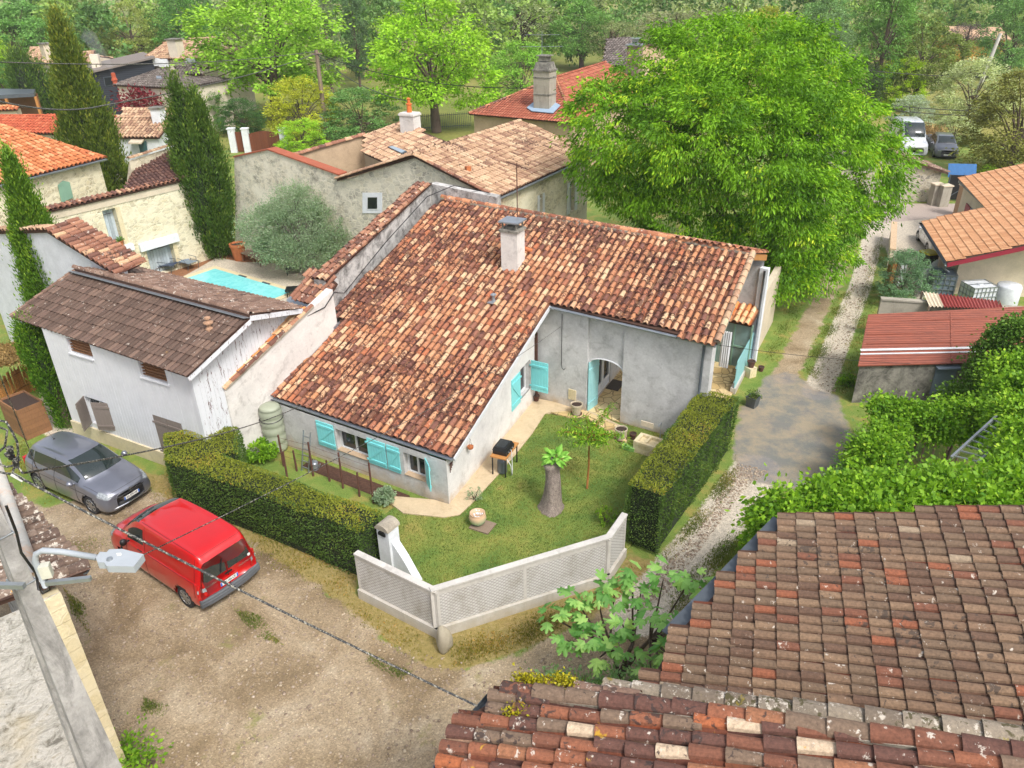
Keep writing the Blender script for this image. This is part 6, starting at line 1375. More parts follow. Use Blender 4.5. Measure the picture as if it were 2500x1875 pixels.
vb = PP(1143, 420, plane3(E1, E2, ap)); m = MB(); m.box(vb+ZUP*.12, (.22, .22, .28), .5); m.build('roof_vent', MT['terracotta'], sh)
# wing with skylight and chimney
E0_, E1_ = G(889, 373, 5.0), G(943, 398, 5.0); T_ = G(977, 301, 6.15); PLW = plane3(E0_, E1_, T_)
wg = thing('stone_house_wing', 'low wing with a pale tile roof, a skylight and an orange-potted chimney', 'house', tuple(V3(E0_, 0)))
Pw = [PP(*q, PLW) for q in ((889, 373), (943, 398), (1013, 371), (1093, 346), (978, 300), (891, 331))]
tile_roof('roof', Pw, MT['tile_peach'], wg, pitch=.23, row=.36, rad=.09, seed=68)
m = MB()
for a, b_ in ((0, 1), (5, 0), (4, 5), (3, 4)): m.poly([V3(Pw[a], 0), V3(Pw[b_], 0), Pw[b_]-ZUP*.08, Pw[a]-ZUP*.08])
m.build('wall', MT['plaster_tan'], wg)
sk = [PP(*q, PLW) for q in ((949, 364), (960, 361), (996, 375), (985, 381))]; nW = PLW[1]*np.sign(PLW[1][2]); m = MB(); m.prism([p+nW*.05 for p in sk], nW*.10); s_ = m.build('skylight', MT['zinc_dark'], wg); m = MB(); c_ = sum(sk)/4; m.prism([p+(c_-p)*.15+nW*.155 for p in sk], nW*.005); m.build('pane', flat('glass_sky', '#9aa8b2', .08, .1, 2), s_)
cbp = PP(1003, 318, PLW); zt2 = ZAT(cbp, 281); m = MB(); m.box((cbp[0], cbp[1], (cbp[2]+zt2)/2-.1), (.95, .7, zt2-cbp[2]+.5), -.5); m.box((cbp[0], cbp[1], zt2+.05), (1.05, .8, .1), -.5); ch_ = m.build('chimney', MT['plaster_party'], wg)
m = MB(); m.lathe((cbp[0], cbp[1], zt2+.1), [(.15, 0), (.13, .45), (.17, .47), (.17, .52), (.09, .55), (.09, .75), (.13, .78), (0, .86)], 12); m.build('chimney_pot', flat('clay_orange', '#cc6a2e', .7), ch_)
# plaster wall left of the wing
a_ = G(715, 382, 4.7); b_ = Pw[5]; tw_ = thing('plaster_wall', 'tan plastered wall with a sloping tiled top left of the wing', 'wall', tuple(V3(a_, 0)))
m = MB(); m.prism([V3(a_, 0), V3(b_, 0), b_, a_], unit([-.4, .9, 0])*.35); m.build('wall', MT['plaster_tan'], tw_); tile_line('coping_tiles', [a_+ZUP*.04, b_+ZUP*.04], MT['tile_cap'], tw_, .16, .40, 69)
a2 = VP(828, 426, ca, ca+e30)
# orange hipped house
hh_ = thing('hipped_house', 'house with an orange-red hipped tile roof and a big grey chimney behind the stone house', 'house', (-2, 62, 0))
Lh, Rh = G(1145, 278, 4), G(1402, 300, 4); Ah, Bh = G(1355, 190, 6.05), G(1479, 152, 6.05); rd = unit(Bh-Ah); Rf = Rh+rd*18; Lf = Lh+rd*16; ov = 0
for k, (poly, sd) in enumerate((([Lh, Rh, Ah], 71), ([Rh, Rf, Bh, Ah], 72), ([Lf, Lh, Ah, Bh], 73))): tile_roof('roof', poly, MT['tile_hip'], hh_, pitch=.24, row=.40, rad=.085, seed=sd, jitter=.004, flatk=.35)
tile_line('hip_tiles', [Lh+ZUP*.03, Ah+ZUP*.03], MT['tile_ridge'], hh_, .12, .4, 74); tile_line('hip_tiles', [Rh+ZUP*.03, Ah+ZUP*.03], MT['tile_ridge'], hh_, .12, .4, 75); tile_line('ridge_tiles', [Ah+ZUP*.03, Bh+ZUP*.03], MT['tile_hip'], hh_, .12, .4, 76)
ins = lambda p, c, k=.45: V3(p, 0)+unit(V3(c, 0)-V3(p, 0))*k
cc = (Lh+Rf)/2; P4 = [ins(Lh, cc), ins(Rh, cc), ins(Rf, cc), ins(Lf, cc)]; m = MB(); m.prism(P4, (0, 0, 3.95)); m.build('wall', MT['plaster_tan'], hh_)
cbp = PP(1330, 262, plane3(Lh, Rh, Ah)); zt2 = ZAT(cbp, 172); m = MB(); rz2 = math.radians(-30); m.box((cbp[0], cbp[1], (cbp[2]+zt2)/2-.2), (1.35, 1.15, zt2-cbp[2]+.6), rz2); ch_ = m.build('chimney', MT['concrete'], hh_)
m = MB(); m.box((cbp[0], cbp[1], zt2+.05), (1.5, 1.3, .12), rz2); m.box((cbp[0], cbp[1], zt2+.35), (1.35, 1.1, .5), rz2, .8); m.box((cbp[0], cbp[1], zt2+.85), (.7, .7, .35), rz2); m.box((cbp[0], cbp[1], zt2+1.05), (1.0, .9, .06), rz2); m.build('chimney_crown', MT['concrete_dark'], ch_)
for z_ in (1.0, 2.2): m = MB(); m.box((cbp[0], cbp[1], cbp[2]+z_), (1.42, 1.22, .08), rz2); m.build('band', MT['concrete_dark'], ch_)
m = MB(); nn_ = plane3(Lh, Rh, Ah)[1]; m.prism([PP(*q, plane3(Lh, Rh, Ah))+ZUP*.12 for q in ((1286, 268), (1298, 276), (1350, 281), (1368, 262), (1352, 254), (1300, 256))], (0, 0, .05)); m.build('flashing', flat('zinc_blue', '#8fa4b8', .4, .1, 4), ch_)
def antenna(label, base, h, arms, mat='steel', parent=None, yaw=0.0):
    t = thing('tv_antenna', label, 'antenna', tuple(base)); b_ = np.array(base, float); m = MB(); m.tube([b_, b_+ZUP*h], .022, 6); m.build('mast', MT[mat], t)
    for z, L, n_, w_, yw_ in arms:
        d = np.array([math.cos(yw_), math.sin(yw_), 0]); s_ = np.array([-d[1], d[0], 0]); c_ = b_+ZUP*z; m = MB(); m.bar(c_-d*L/2, c_+d*L/2, .025, .025)
        for i in range(n_): p = c_-d*L/2+d*L*(i+.5)/n_; m.bar(p-s_*w_/2, p+s_*w_/2, .012, .012); 
        m.build('aerial', MT[mat], t)
    return t
antenna('double television aerial on the big grey chimney of the orange-roofed house', (cbp[0]-.2, cbp[1]+.5, zt2+.4), ZAT((cbp[0], cbp[1]), 80)-zt2-.3, [(ZAT((cbp[0], cbp[1]), 86)-zt2-.4, 2.6, 14, .5, -.2), (ZAT((cbp[0], cbp[1]), 115)-zt2-.4, 3.2, 10, .7, -.1)])
mb_ = chb+SL*.6-AL*.1; zb_ = roof_z(mb_, PLM); antenna('rusty mast with a television aerial rising behind the chimney of the big roof', (mb_[0], mb_[1], zb_), ZAT(mb_, 398)-zb_, [(ZAT(mb_, 400)-zb_-.05, 1.5, 12, .35, math.radians(120))], 'rust')
# ------------------------------------------------------------ generic far houses
def slope_plane(a, b_, sl=.32):
    u = unit(V3(b_, 0)-V3(a, 0)); nb = np.array([-u[1], u[0], 0]); nb = nb if nb[1] > 0 else -nb
    return plane3(a, b_, a+nb+ZUP*sl)
def house_px(name, label, eL, eR, rL, rR, ze, zr, tm, wm, hip=0, seed=1, pitch=.23, row=.36, flatk=1., ch=None, cat='house', wins=(), wclr='plaster_warm', gable_ov=.25, back=1.0):
    a, b_ = G(*eL, ze), G(*eR, ze); ph_ = slope_plane(a, b_); c_, d_ = PP(*rR, ph_), PP(*rL, ph_); zr = max(c_[2], d_[2]); t = thing(name, label, cat, tuple(V3(a, 0)))
    u = unit(V3(b_, 0)-V3(a, 0)); nb = np.array([-u[1], u[0], 0]); 
    if np.dot(nb, c_-b_) < 0: nb = -nb
    db, da = np.dot(c_-b_, nb), np.dot(d_-a, nb); bb = b_+nb*2*db*back; ba = a+nb*2*da*back
    tile_roof('roof', [a, b_, c_, d_], tm, t, pitch=pitch, row=row, rad=pitch*.40, seed=seed, flatk=flatk); tile_roof('roof', [bb, ba, d_, c_], tm, t, pitch=pitch, row=row, rad=pitch*.40, seed=seed+1, flatk=flatk)
    tile_line('ridge_tiles', [d_+ZUP*.02, c_+ZUP*.02], tm, t, .11, .4, seed+2)
    if hip: 
        tile_roof('roof', [b_, bb, c_], tm, t, pitch=pitch, row=row, rad=pitch*.40, seed=seed+3, flatk=flatk); tile_line('hip_tiles', [b_, c_], tm, t, .11, .4, seed+4)
        if hip > 1: tile_roof('roof', [ba, a, d_], tm, t, pitch=pitch, row=row, rad=pitch*.40, seed=seed+5, flatk=flatk); tile_line('hip_tiles', [a, d_], tm, t, .11, .4, seed+6)
    i_ = .25; A_ = V3(a, 0)+u*i_+nb*i_; B_ = V3(b_, 0)-u*i_+nb*i_; C_ = V3(bb, 0)-u*i_-nb*i_; D_ = V3(ba, 0)+u*i_-nb*i_; zt_ = ze-.06
    m = MB(); ptX, nX, dX = facade(m, A_, B_, 0, zt_, zt_, [(w_[0], w_[1], w_[2], w_[3]) for w_ in wins], side=-1, depth=.15)
    zi = zr-.15
    for p, q, mid, hp in ((B_, C_, V3(c_)-u*i_, hip > 0), (D_, A_, V3(d_)+u*i_, hip > 1)): m.poly([p, q, q+ZUP*zt_, p+ZUP*zt_] if hp else [p, q, q+ZUP*zt_, V3(mid, mid[2]-.12), p+ZUP*zt_])
    m.poly([C_, D_, D_+ZUP*zt_, C_+ZUP*zt_]); m.build('wall', wm, t)
    for w_ in wins: window(t, ptX, nX, dX, w_[:4], MT[w_[4]] if len(w_) > 4 else MT['pvc'], MT['glass'], depth=.1)
    if ch:
        (cx_, cyb, cyt, cw_) = ch; pl = plane3(a, b_, c_); p = PP(cx_, cyb, pl); zt3 = ZAT(p, cyt); m = MB(); m.box((p[0], p[1], (p[2]+zt3)/2-.2), (cw_, cw_, zt3-p[2]+.5), math.atan2(u[1], u[0])); c2 = m.build('chimney', wm, t); m = MB(); m.box((p[0], p[1], zt3+.1), (cw_*1.25, cw_*1.25, .12), math.atan2(u[1], u[0])); m.build('chimney_cover', MT['concrete_dark'], c2)
    return t, ptX, nX, dX
# left: stone cottage with bright orange roof
t, ptX, nX, dX = house_px('stone_cottage', 'stone cottage with a bright orange canal tile roof at the left edge behind the cypress', (-120, 478), (257, 385), (-120, 268), (0, 305), 5.0, 6.3, MT['tile_orange'], MT['stone_cream'], hip=1, seed=81, pitch=.27, row=.42, back=.9)
aC, bC = G(-120, 478, 5.0), G(257, 385, 5.0); gutter('gutter', aC, bC, -np.array([-unit(bC-aC)[1], unit(bC-aC)[0], 0]), t, r=.10)
wA, wB = V3(aC, 0), V3(bC, 0); nn = np.array([unit(wB-wA)[1], -unit(wB-wA)[0], 0]); off = -nn*.25
q = [VP(*p, wA+off, wB+off)+nn*.05 for p in ((139, 452), (167, 444), (176, 482), (148, 494))]; m = MB(); m.prism(q, nn*.05); m.build('shutter', MT['green_pale'], t)
cx_ = (q[0]+q[1])/2; m = MB(); m.prism([q[0], q[1], cx_+ZUP*.16], nn*.05); m.build('shutter_top', MT['green_pale'], t)
house_px('long_cottage', 'long low cottage with a plain orange-red tile roof behind the stone cottage at the left', (-60, 322), (262, 330), (-60, 283), (262, 283), 3.6, 4.9, MT['tile_orangered'], MT['plaster_warm'], seed=84, pitch=.3, row=.42)
t, ptX, nX, dX = house_px('white_cottage', 'white cottage with a mottled pink tile roof and dark teal door between the two cypresses', (262, 336), (389, 336), (250, 284), (424, 286), 3.3, 4.7, MT['tile_peach'], MT['plaster_white'], seed=86, pitch=.3, row=.42, ch=(391, 297, 266, .8))
wA, wB = V3(G(262, 336, 3.3), 0)+.25*np.array([0, 1, 0]), V3(G(389, 336, 3.3), 0)+.25*np.array([0, 1, 0]); nn = np.array([0, -1., 0])
m = MB(); m.prism([VP(*p, wA, wB)+nn*.06 for p in ((338, 346), (358, 344), (362, 372), (345, 376))], nn*.05); m.build('door', flat('paint_teal', '#3c5a5c', .5), t)
m = MB(); m.prism([VP(*p, wA, wB)+nn*.05 for p in ((322, 338), (354, 338), (354, 342), (322, 342))], nn*.7-ZUP*.15); m.build('awning', MT['plaster_cream'], t)
house_px('rear_roof_cottage', 'low building with a pink tile roof and small skylight just behind the white cottage', (292, 290), (440, 290), (300, 266), (440, 266), 4.2, 5.3, MT['tile_peach'], MT['plaster_warm'], seed=89, pitch=.3, row=.42)
t, ptX, nX, dX = house_px('grey_roof_house', 'cream house with a dark grey hipped roof and a red-leaved climber on its wall', (276, 208), (440, 217), (385, 171), (400, 172), 4.6, 6.3, MT['tile_grey'], MT['plaster_warm'], hip=2, seed=92, pitch=.32, row=.42)
a_, b_ = G(276, 208, 4.6), G(440, 217, 4.6); plg = slope_plane(a_, b_); m = MB(); m.prism([PP(*q, plg)+ZUP*.1 for q in ((382, 190), (394, 190), (396, 196), (383, 196))], (0, 0, .08)); m.build('skylight', MT['zinc'], t)
p = PP(282, 205, plg); m = MB(); m.lathe((p[0], p[1], p[2]-.2), [(.25, 0), (.22, .5), (.3, .55), (.2, .8), (.2, 1.2), (0, 1.25)], 10); m.build('chimney_pot', MT['tile_orangered'], t); SMK = V3(p)
p = VP(347, 245, a_, b_); bush('red_climber', 'climber with dark red leaves on the cream wall below the grey hipped roof', p[0], p[1]-.3, 2.3, 2.2, .35, 'gen', 93, n=60, per=26, color=(.30, .035, .05), z=p[2]-1.4, cat='climber', cr=.35)
house_px('grey_roof_annexe', 'small cream annexe with a brown roof to the right of the grey hipped roof', (432, 183), (500, 182), (425, 163), (470, 158), 5.3, 6.2, MT['tile_grey'], MT['plaster_warm'], seed=95, pitch=.32, row=.42)
# black boarded house
t = thing('black_boarded_house', 'modern house clad in near-black boards with a thin mono-pitch roof at the upper left', 'house', tuple(V3(G(213, 250), 0)))
za, zb_ = 5.2, 5.9; A_, B_ = G(212, 182, za), G(372, 142, zb_+.4); A0_, B0_ = V3(A_, 0), V3(B_, 0); u = unit(B0_-A0_); nn = np.array([u[1], -u[0], 0])
def m_blackboard():
    b = NB('black_boards'); w_ = b.n('ShaderNodeTexWave', wave_type='BANDS', bands_direction='Z'); w_.inputs['Scale'].default_value = 1.6; b.link(b.co(), w_.inputs['Vector']); return b.done(b.mix(b.ramp(w_.outputs['Fac'], [(.05, 0), (.15, 1)]), hexc('#0c0e12'), hexc('#2a303a')), .6)
MT['blackboard'] = m_blackboard(); m = MB(); m.prism([A0_, B0_, B_, A_], -nn*6); m.build('cladding', MT['blackboard'], t)
m = MB(); m.prism([A_+nn*.5-u*.5, B_+nn*.5+u*.2, B_-nn*6.3+u*.2, A_-nn*6.3-u*.5], (0, 0, .18)); m.build('roof', MT['tile_grey'], t)
q = [VP(*p, A0_, B0_)+nn*.03 for p in ((252, 188), (280, 186), (283, 208), (256, 211))]; m = MB(); m.prism(q, nn*.04); w_ = m.build('window', MT['zinc_dark'], t); m = MB(); c_ = sum(q)/4; m.prism([p+(c_-p)*.12+nn*.045 for p in q], nn*.01); m.build('pane', MT['glass'], w_)
m = MB(); c_ = VP(244, 168, A0_, B0_)-nn*2; zc_ = ZAT(c_, 135); m.box((c_[0], c_[1], zc_-1.2), (.8, .8, 2.6), .2); m.build('chimney', MT['plaster_warm'], t)
t, ptX, nX, dX = house_px('cream_house', 'two-storey cream house with a hipped tile roof, chimney and air-conditioning units at the upper left', (352, 143), (478, 146), (415, 97), (430, 97), 6.2, 8.4, MT['tile_peach'], MT['plaster_warm'], hip=2, seed=101, pitch=.34, row=.44, ch=(434, 138, 98, 1.1))
a_, b_ = V3(G(352, 143, 6.2), 0), V3(G(478, 146, 6.2), 0)
for i, (cx_, cyy) in enumerate(((381, 151), (401, 153), (468, 152))): p = VP(cx_, cyy, a_, b_)+np.array([0, -.1, 0]); m = MB(); m.box(p, (1.0, .4, .75)); m.lathe(p+np.array([-.12, -.21, 0]), [(.28, 0), (.26, .02), (0, .02)], 12, ax=(0, -1, 0)); o = m.build('heat_pump', MT['pvc'], t)
house_px('pink_roof_house', 'house with a plain pink-brown roof half hidden by the bright green tree', (455, 128), (530, 126), (462, 95), (530, 92), 6.4, 7.8, MT['tile_peach'], MT['plaster_warm'], seed=104, pitch=.34, row=.44)
house_px('far_left_house', 'cream house with a pale chimney and satellite dish at the far left', (60, 150), (140, 158), (75, 116), (100, 116), 5.0, 7.0, MT['tile_peach'], MT['plaster_cream'], seed=107, pitch=.34, row=.44, ch=(120, 145, 108, 1.0))
house_px('far_roof_house', 'far house with a brown-pink roof right of the tallest cypress', (186, 165), (228, 160), (188, 130), (232, 124), 4.4, 6.4, MT['tile_peach'], MT['plaster_warm'], seed=110, pitch=.34, row=.44)
house_px('dark_gable_house', 'dim grey-brown gabled house behind the orange hipped roof at upper right', (1470, 160), (1560, 165), (1480, 98), (1540, 92), 5.2, 7.6, MT['tile_grey'], MT['plaster_tan'], seed=113, pitch=.34, row=.44)
q = G(1548, 168, 5.2); t = thing('brick_chimney', 'tall brick chimney with a pale metal cowl and mast right of the orange roof', 'chimney', tuple(V3(q, 0))); zt3 = ZAT(q, 112); MT['brick'] = m_stone('brick_dark', '#8a7f74', ('#7a5648', '#6a4a40', '#8a6a58'), 5, .05, squash=2.2); m = MB(); m.box((q[0], q[1], zt3/2), (1.2, 1.2, zt3), -.5); m.build('shaft', MT['brick'], t); m = MB(); m.box((q[0], q[1], zt3+.1), (1.5, 1.5, .12), -.5); m.box((q[0], q[1], zt3+.35), (.5, .5, .4), -.5); m.box((q[0], q[1], zt3+.65), (.9, .9, .08), -.5); m.build('cowl', MT['steel'], t)
# carport and shed top left
t = thing('carport', 'dark flat-roofed timber carport at the left edge above the orange roofs', 'carport', tuple(V3(G(-30, 300), 0))); P_ = [G(-60, 245, 3.4), G(85, 236, 3.4), G(88, 226, 3.4), G(-60, 224, 3.4)]; m = MB(); m.prism(P_, (0, 0, .35)); m.build('roof', MT['zinc_dark'], t)
m = MB(); a_, b_ = V3(P_[3], 0), V3(P_[2], 0); m.prism([a_, b_, b_+ZUP*3.3, a_+ZUP*3.3], (0, .2, 0)); m.build('wall', MT['wood'], t)
for p in (P_[0], (P_[0]+P_[1])/2, P_[1]): m = MB(); m.box((p[0], p[1]+.1, 1.7), (.2, .2, 3.4)); m.build('post', MT['wood_orange'], t)
house_px('orange_fascia_shed', 'small building with an orange eave board at the left edge', (-60, 272), (42, 268), (-60, 262), (44, 258), 3.2, 3.5, MT['tile_orange'], MT['plaster_cream'], seed=116, pitch=.32, row=.42)
# gates
t = thing('timber_gates', 'brown boarded gates between white posts left of the utility pole', 'gate', tuple(G(606, 372)));
gp = [V3(G(574, 372)), V3(G(607, 372)), V3(G(697, 372))]
for p in gp: m = MB(); m.box((p[0], p[1], 1.0), (.55, .45, 2.0)); m.box((p[0], p[1], 2.05), (.65, .55, .1)); m.build('post', MT['plaster_white'], t)
for a_, b_ in zip(gp[:-1], gp[1:]):
    u = unit(b_-a_); L = np.linalg.norm(b_-a_)-.6; n_ = int(L/.22)
    m = MB()
    for i in range(n_): s_ = .3+L*(i+.5)/n_; h_ = 1.5+.25*math.sin(math.pi*(s_-.3)/L); m.obox(a_+u*s_+ZUP*(h_/2+.08), u*L/n_*.48, np.array([0, .03, 0]), ZUP*h_/2)
    m.build('leaf', m_wood('gate_wood', '#6e3c24', '#3a2018', .5) if 'gate_wood' not in bpy.data.materials else bpy.data.materials['gate_wood'], t)
# left outbuilding wall with tiled rake
wA = V3(G(40, 842), 0); t = thing('outbuilding', 'cold white rendered outbuilding wall with a sloping band of lichened tiles behind the barn', 'outbuilding', tuple(wA))
wq = [VP(*p, wA, wA+e30) for p in ((-70, 566), (45, 560), (118, 560), (290, 668))]; wl_ = V3(wq[0], 0); wr_ = V3(wq[3], 0)
m = MB(); m.prism([wl_, wr_]+[wq[3], wq[2], wq[1], wq[0]], -nE*.35); m.build('wall', MT['wall_bluewhite'], t)
f_ = nE*.1; bk_ = -nE*.95+ZUP*.12
tile_roof('wall_cap', [wq[2]+f_, wq[3]+f_, wq[3]+bk_, wq[2]+bk_], MT['tile_cap'], t, pitch=.26, row=.42, rad=.105, seed=120); tile_roof('wall_cap', [wq[0]+f_, wq[2]+f_, wq[2]+bk_*.5, wq[0]+bk_*.5], MT['tile_peach'], t, pitch=.24, row=.40, rad=.10, seed=121)
# ------------------------------------------------------------ pool terrace
PO = G(525, 658); pe = unit(G(665, 700)-G(525, 658)); pn = np.array([pe[1], -pe[0], 0]); PL_, PWd = 6.2, 2.9
m = MB(); m.prism([PO+pe*-.4-pn*.3+ZUP*.01, PO+pe*(PL_+.3)-pn*.3+ZUP*.01, PO+pe*(PL_+.3)+pn*(PWd+.4)+ZUP*.01, PO-pe*.4+pn*(PWd+.4)+ZUP*.01], (0, 0, .04)); MT['coping'] = m_plaster('pool_coping', '#cfc09c', '#a08f6c', .2, bump=.15); 
pool = thing('swimming_pool', 'small turquoise swimming pool with pale coping in the courtyard behind the barn', 'pool', tuple(PO)); m.build('coping', MT['coping'], pool)
b = NB('pool_water'); n = b.noise(2.5, 4, .6, dist=1.5); b.bump(n, .12, .05); MT['water'] = b.done(b.ramp(n, [(.3, hexc('#6fc9cc')), (.7, hexc('#8ddcdc'))]), .06); m = MB(); m.prism([PO+ZUP*.03, PO+pe*PL_+ZUP*.03, PO+pe*PL_+pn*PWd+ZUP*.03, PO+pn*PWd+ZUP*.03], (0, 0, .028)); m.build('water', MT['water'], pool)
for s_ in (2.3, 4.2): m = MB(); m.obox(PO+pe*s_-pn*.05+ZUP*.075, pe*.28, pn*.05, ZUP*.02); m.build('skimmer', MT['zinc_dark'], pool)
def deck_chair(label, x, y, yaw, mat, name='deck_chair'):
    t = thing(name, label, 'chair', (x, y, 0), 'garden chairs by the pool'); t.rotation_euler = (0, 0, yaw); m = MB()
    for sd in (-.33, .33):
        m = MB(); m.tube([(-.35, sd, 0), (-.22, sd, .42), (.5, sd, .42), (.35, sd, 0)], .018, 5); m.tube([(-.30, sd, .30), (-.75, sd, .95)], .018, 5); m.tube([(-.55, sd, .62), (.25, sd*1.15, .60), (.32, sd, .42)], .016, 5); m.build('frame', MT['zinc_dark'], t, local=True)
    m = MB(); m.bar((-.30, 0, .34), (.48, 0, .42), .60, .02); m.build('seat', mat, t, local=True); m = MB(); m.bar((-.30, 0, .34), (-.74, 0, .93), .60, .02); m.build('backrest', mat, t, local=True)
MT['sling'] = flat('sling_grey_blue', '#6f7c88', .7, .1, 8); MT['navy'] = flat('paint_navy', '#38445a', .5, .1, 8)
p = G(462, 655); deck_chair('blue-grey reclining garden chair beside the brown stump by the pool', p[0], p[1], -.6, MT['sling']); p = G(412, 662); deck_chair('navy slatted garden chair left of the reclining chair', p[0], p[1], -.2, MT['navy'])
p = G(432, 652); m = MB(); m.tube([(p[0], p[1], 0), (p[0]-.05, p[1], .95)], [.2, .13], 9); tag(m.build('log', MT['bark']), 'dark upright log between the two garden chairs', 'log')
for lab, q, L in (('black sun lounger half hidden under the olive tree', (700, 668), 1.6), ('black folded lounger just above the barn roof by the pool', (700, 722), 1.9)):
    p = G(*q); t = thing('sun_lounger', lab, 'sun lounger', tuple(p)); m = MB(); d = unit([.9, .1, 0]); m.bar(p+ZUP*.35, p+d*L*.6+ZUP*.35, .65, .05); m.build('seat', MT['black'], t); m = MB(); m.bar(p+d*L*.6+ZUP*.35, p+d*L+ZUP*.85, .65, .05); m.build('backrest', MT['black'], t)
    for a in (.05, .6):
        for s_ in (-.28, .28): m = MB(); r_ = p+d*L*a+np.array([-d[1], d[0], 0])*s_; m.bar(r_, r_+ZUP*.33, .04, .04, up=d); m.build('leg', MT['black'], t)
p = G(586, 634); pot('large terracotta jar in the courtyard corner beside the bench', p[0], p[1], 0, .42, .95, MT['terracotta'])
a_, b_ = V3(G(600, 634), 0), V3(G(646, 650), 0); t = thing('garden_bench', 'low pale bench against the courtyard wall beside the terracotta jar', 'bench', tuple(a_)); u = unit(b_-a_); nn = np.array([u[1], -u[0], 0]); c_ = (a_+b_)/2
m = MB(); m.obox(c_+ZUP*.48, u*.95, nn*.28, ZUP*.03); m.build('seat', MT['wood_grey'], t)
for s_ in (-.85, .85):
    for q in (-.2, .2): m = MB(); r_ = c_+u*s_+nn*q; m.bar(r_, r_+ZUP*.46, .04, .04, up=u); m.build('leg', MT['wood_grey'], t)
# ------------------------------------------------------------ right side
ap_h = thing('apricot_tiled_house', 'modern house with ribbed apricot tile roofs and dark red fascia at the right edge', 'house', tuple(V3(G(2330, 700), 0)))
zE = 2.05; a_ = G(2252, 541, zE); b_ = G(2314, 640, zE); ud_ = unit(b_-a_); up_ = np.array([-ud_[1], ud_[0], 0]); up_ = up_ if up_[0] > 0 else -up_; slp = .30; wdt = 8
lo1 = [b_, a_, a_+up_*wdt+ZUP*slp*wdt, b_+up_*wdt+ZUP*slp*wdt]
PLA = plane3(*lo1[:3]); P_ = [PP(2314, 640, PLA), PP(2252, 541, PLA), PP(2416, 505, PLA), PP(2342, 436, PLA), PP(2560, 386, PLA), PP(2680, 560, PLA)]
tile_roof('roof', P_, MT['tile_villa'], ap_h, pitch=.20, row=.37, rad=.07, seed=125, jitter=0, flatk=.6, udir=(P_[1]-P_[0])[:2])
m = MB(); m.bar(P_[0]-ZUP*.14, P_[5]-ZUP*.14, .04, .2); m.build('fascia', MT['red_dark'], ap_h)
m = MB(); m.bar(P_[2]-ZUP*.14, P_[3]-ZUP*.14, .04, .15); m.build('fascia', MT['zinc_dark'], ap_h); gutter('gutter', P_[0], P_[1], -up_, ap_h, r=.09, mat='zinc_dark')
inn = lambda p, k=.35: V3(p, 0)+up_*k
W0_ = V3(G(2322, 718), 0); q = [W0_, W0_+(V3(P_[1], 0)-V3(P_[0], 0))*.86, inn(P_[2], .2), inn(P_[3]), V3(P_[4], 0), W0_+unit(V3(P_[5], 0)-V3(P_[0], 0))*12]; m = MB()
for i in range(6): a2_, b2_ = q[i], q[(i+1) % 6]; m.poly([a2_-ZUP*.8, b2_-ZUP*.8, b2_+ZUP*(roof_z(b2_, PLA)-.12), a2_+ZUP*(roof_z(a2_, PLA)-.12)])
m.build('wall', MT['plaster_cream'], ap_h)
wA_, wB_ = q[3], q[2]; u = unit(wB_-wA_); nn = np.array([u[1], -u[0], 0]); nn = nn if nn[0] < 0 else -nn
for k_, (s0, s1) in enumerate(((.25, .40), (.62, .77))): L = np.linalg.norm(wB_-wA_); m = MB(); c_ = wA_+(wB_-wA_)*(s0+s1)/2+nn*.05+ZUP*1.15; m.obox(c_, u*(s1-s0)*L/2, nn*.03, ZUP*.75); m.build('shutter', MT['red_dark'], ap_h)
m = MB(); c_ = wA_+(wB_-wA_)*.51+nn*.03+ZUP*1.15; m.obox(c_, u*.11*L, nn*.02, ZUP*.75); m.build('window', MT['sling'], ap_h)
pipe('downpipe', [b_-up_*.05-ZUP*.15, b_+np.array([.2, .5, -.5]), b_+np.array([.75, 1.0, -.85])], .05, ap_h, 'zinc')
# red sheet-metal shed
sd_ = V3(G(2094, 982), 0); s2_ = G(2402, 887, 1.55); ze1 = 1.55; e1_, e2_ = G(2094, 895, ze1), G(2402, 887, ze1); zr1 = 2.35; r1_, r2_ = G(2119, 770, zr1), G(2560, 748, zr1); PLS = plane3(e1_, e2_, r1_)
t = thing('sheet_metal_shed', 'low shed with a rust-red ribbed metal roof and black-stained concrete walls beside the lane', 'shed', tuple(sd_))
def m_rib(name, c1, c2, sc, rot):
    b = NB(name); w_ = b.n('ShaderNodeTexWave', wave_type='BANDS', bands_direction='X'); w_.inputs['Scale'].default_value = sc; b.link(b.co(rotz=rot), w_.inputs['Vector']); n = b.noise(3, 5, .7, co=b.co((.5, 2, 1)), dist=.6); c = b.mix(b.ramp(n, [(.4, 0), (.72, .8)]), hexc(c1), hexc(c2)); b.bump(w_.outputs['Fac'], .6, .04); return b.done(c, .7)
MT['ribred'] = m_rib('ribbed_rust_red', '#8c4a36', '#6a3a2e', 2.6, math.radians(-90)); MT['whiteline'] = flat('flashing_white', '#c8cacb', .5)
E3_ = e1_+(e2_-e1_)*1.55; R3_ = PP(2600, 745, PLS); R1x = PP(2119, 770, PLS); nS_ = PLS[1]*np.sign(PLS[1][2]); m = MB(); m.prism([e1_, E3_, R3_, R1x], nS_*.05); m.build('roof', MT['ribred'], t)
for y0, y1_, w_ in ((858, 852, .10), (868, 862, .06)): m = MB(); m.bar(PP(2099, y0, PLS)+nS_*.07, PP(2398, y1_, PLS)+nS_*.07, w_, .02, up=nS_); m.build('flashing', MT['whiteline'], t)
for px_, py0, py1 in ((2320, 765, 888), ): m = MB(); m.bar(PP(px_, py0, PLS)+nS_*.06, PP(px_+3, py1, PLS)+nS_*.06, .06, .02, up=nS_); m.build('seam', MT['ribred'], t)
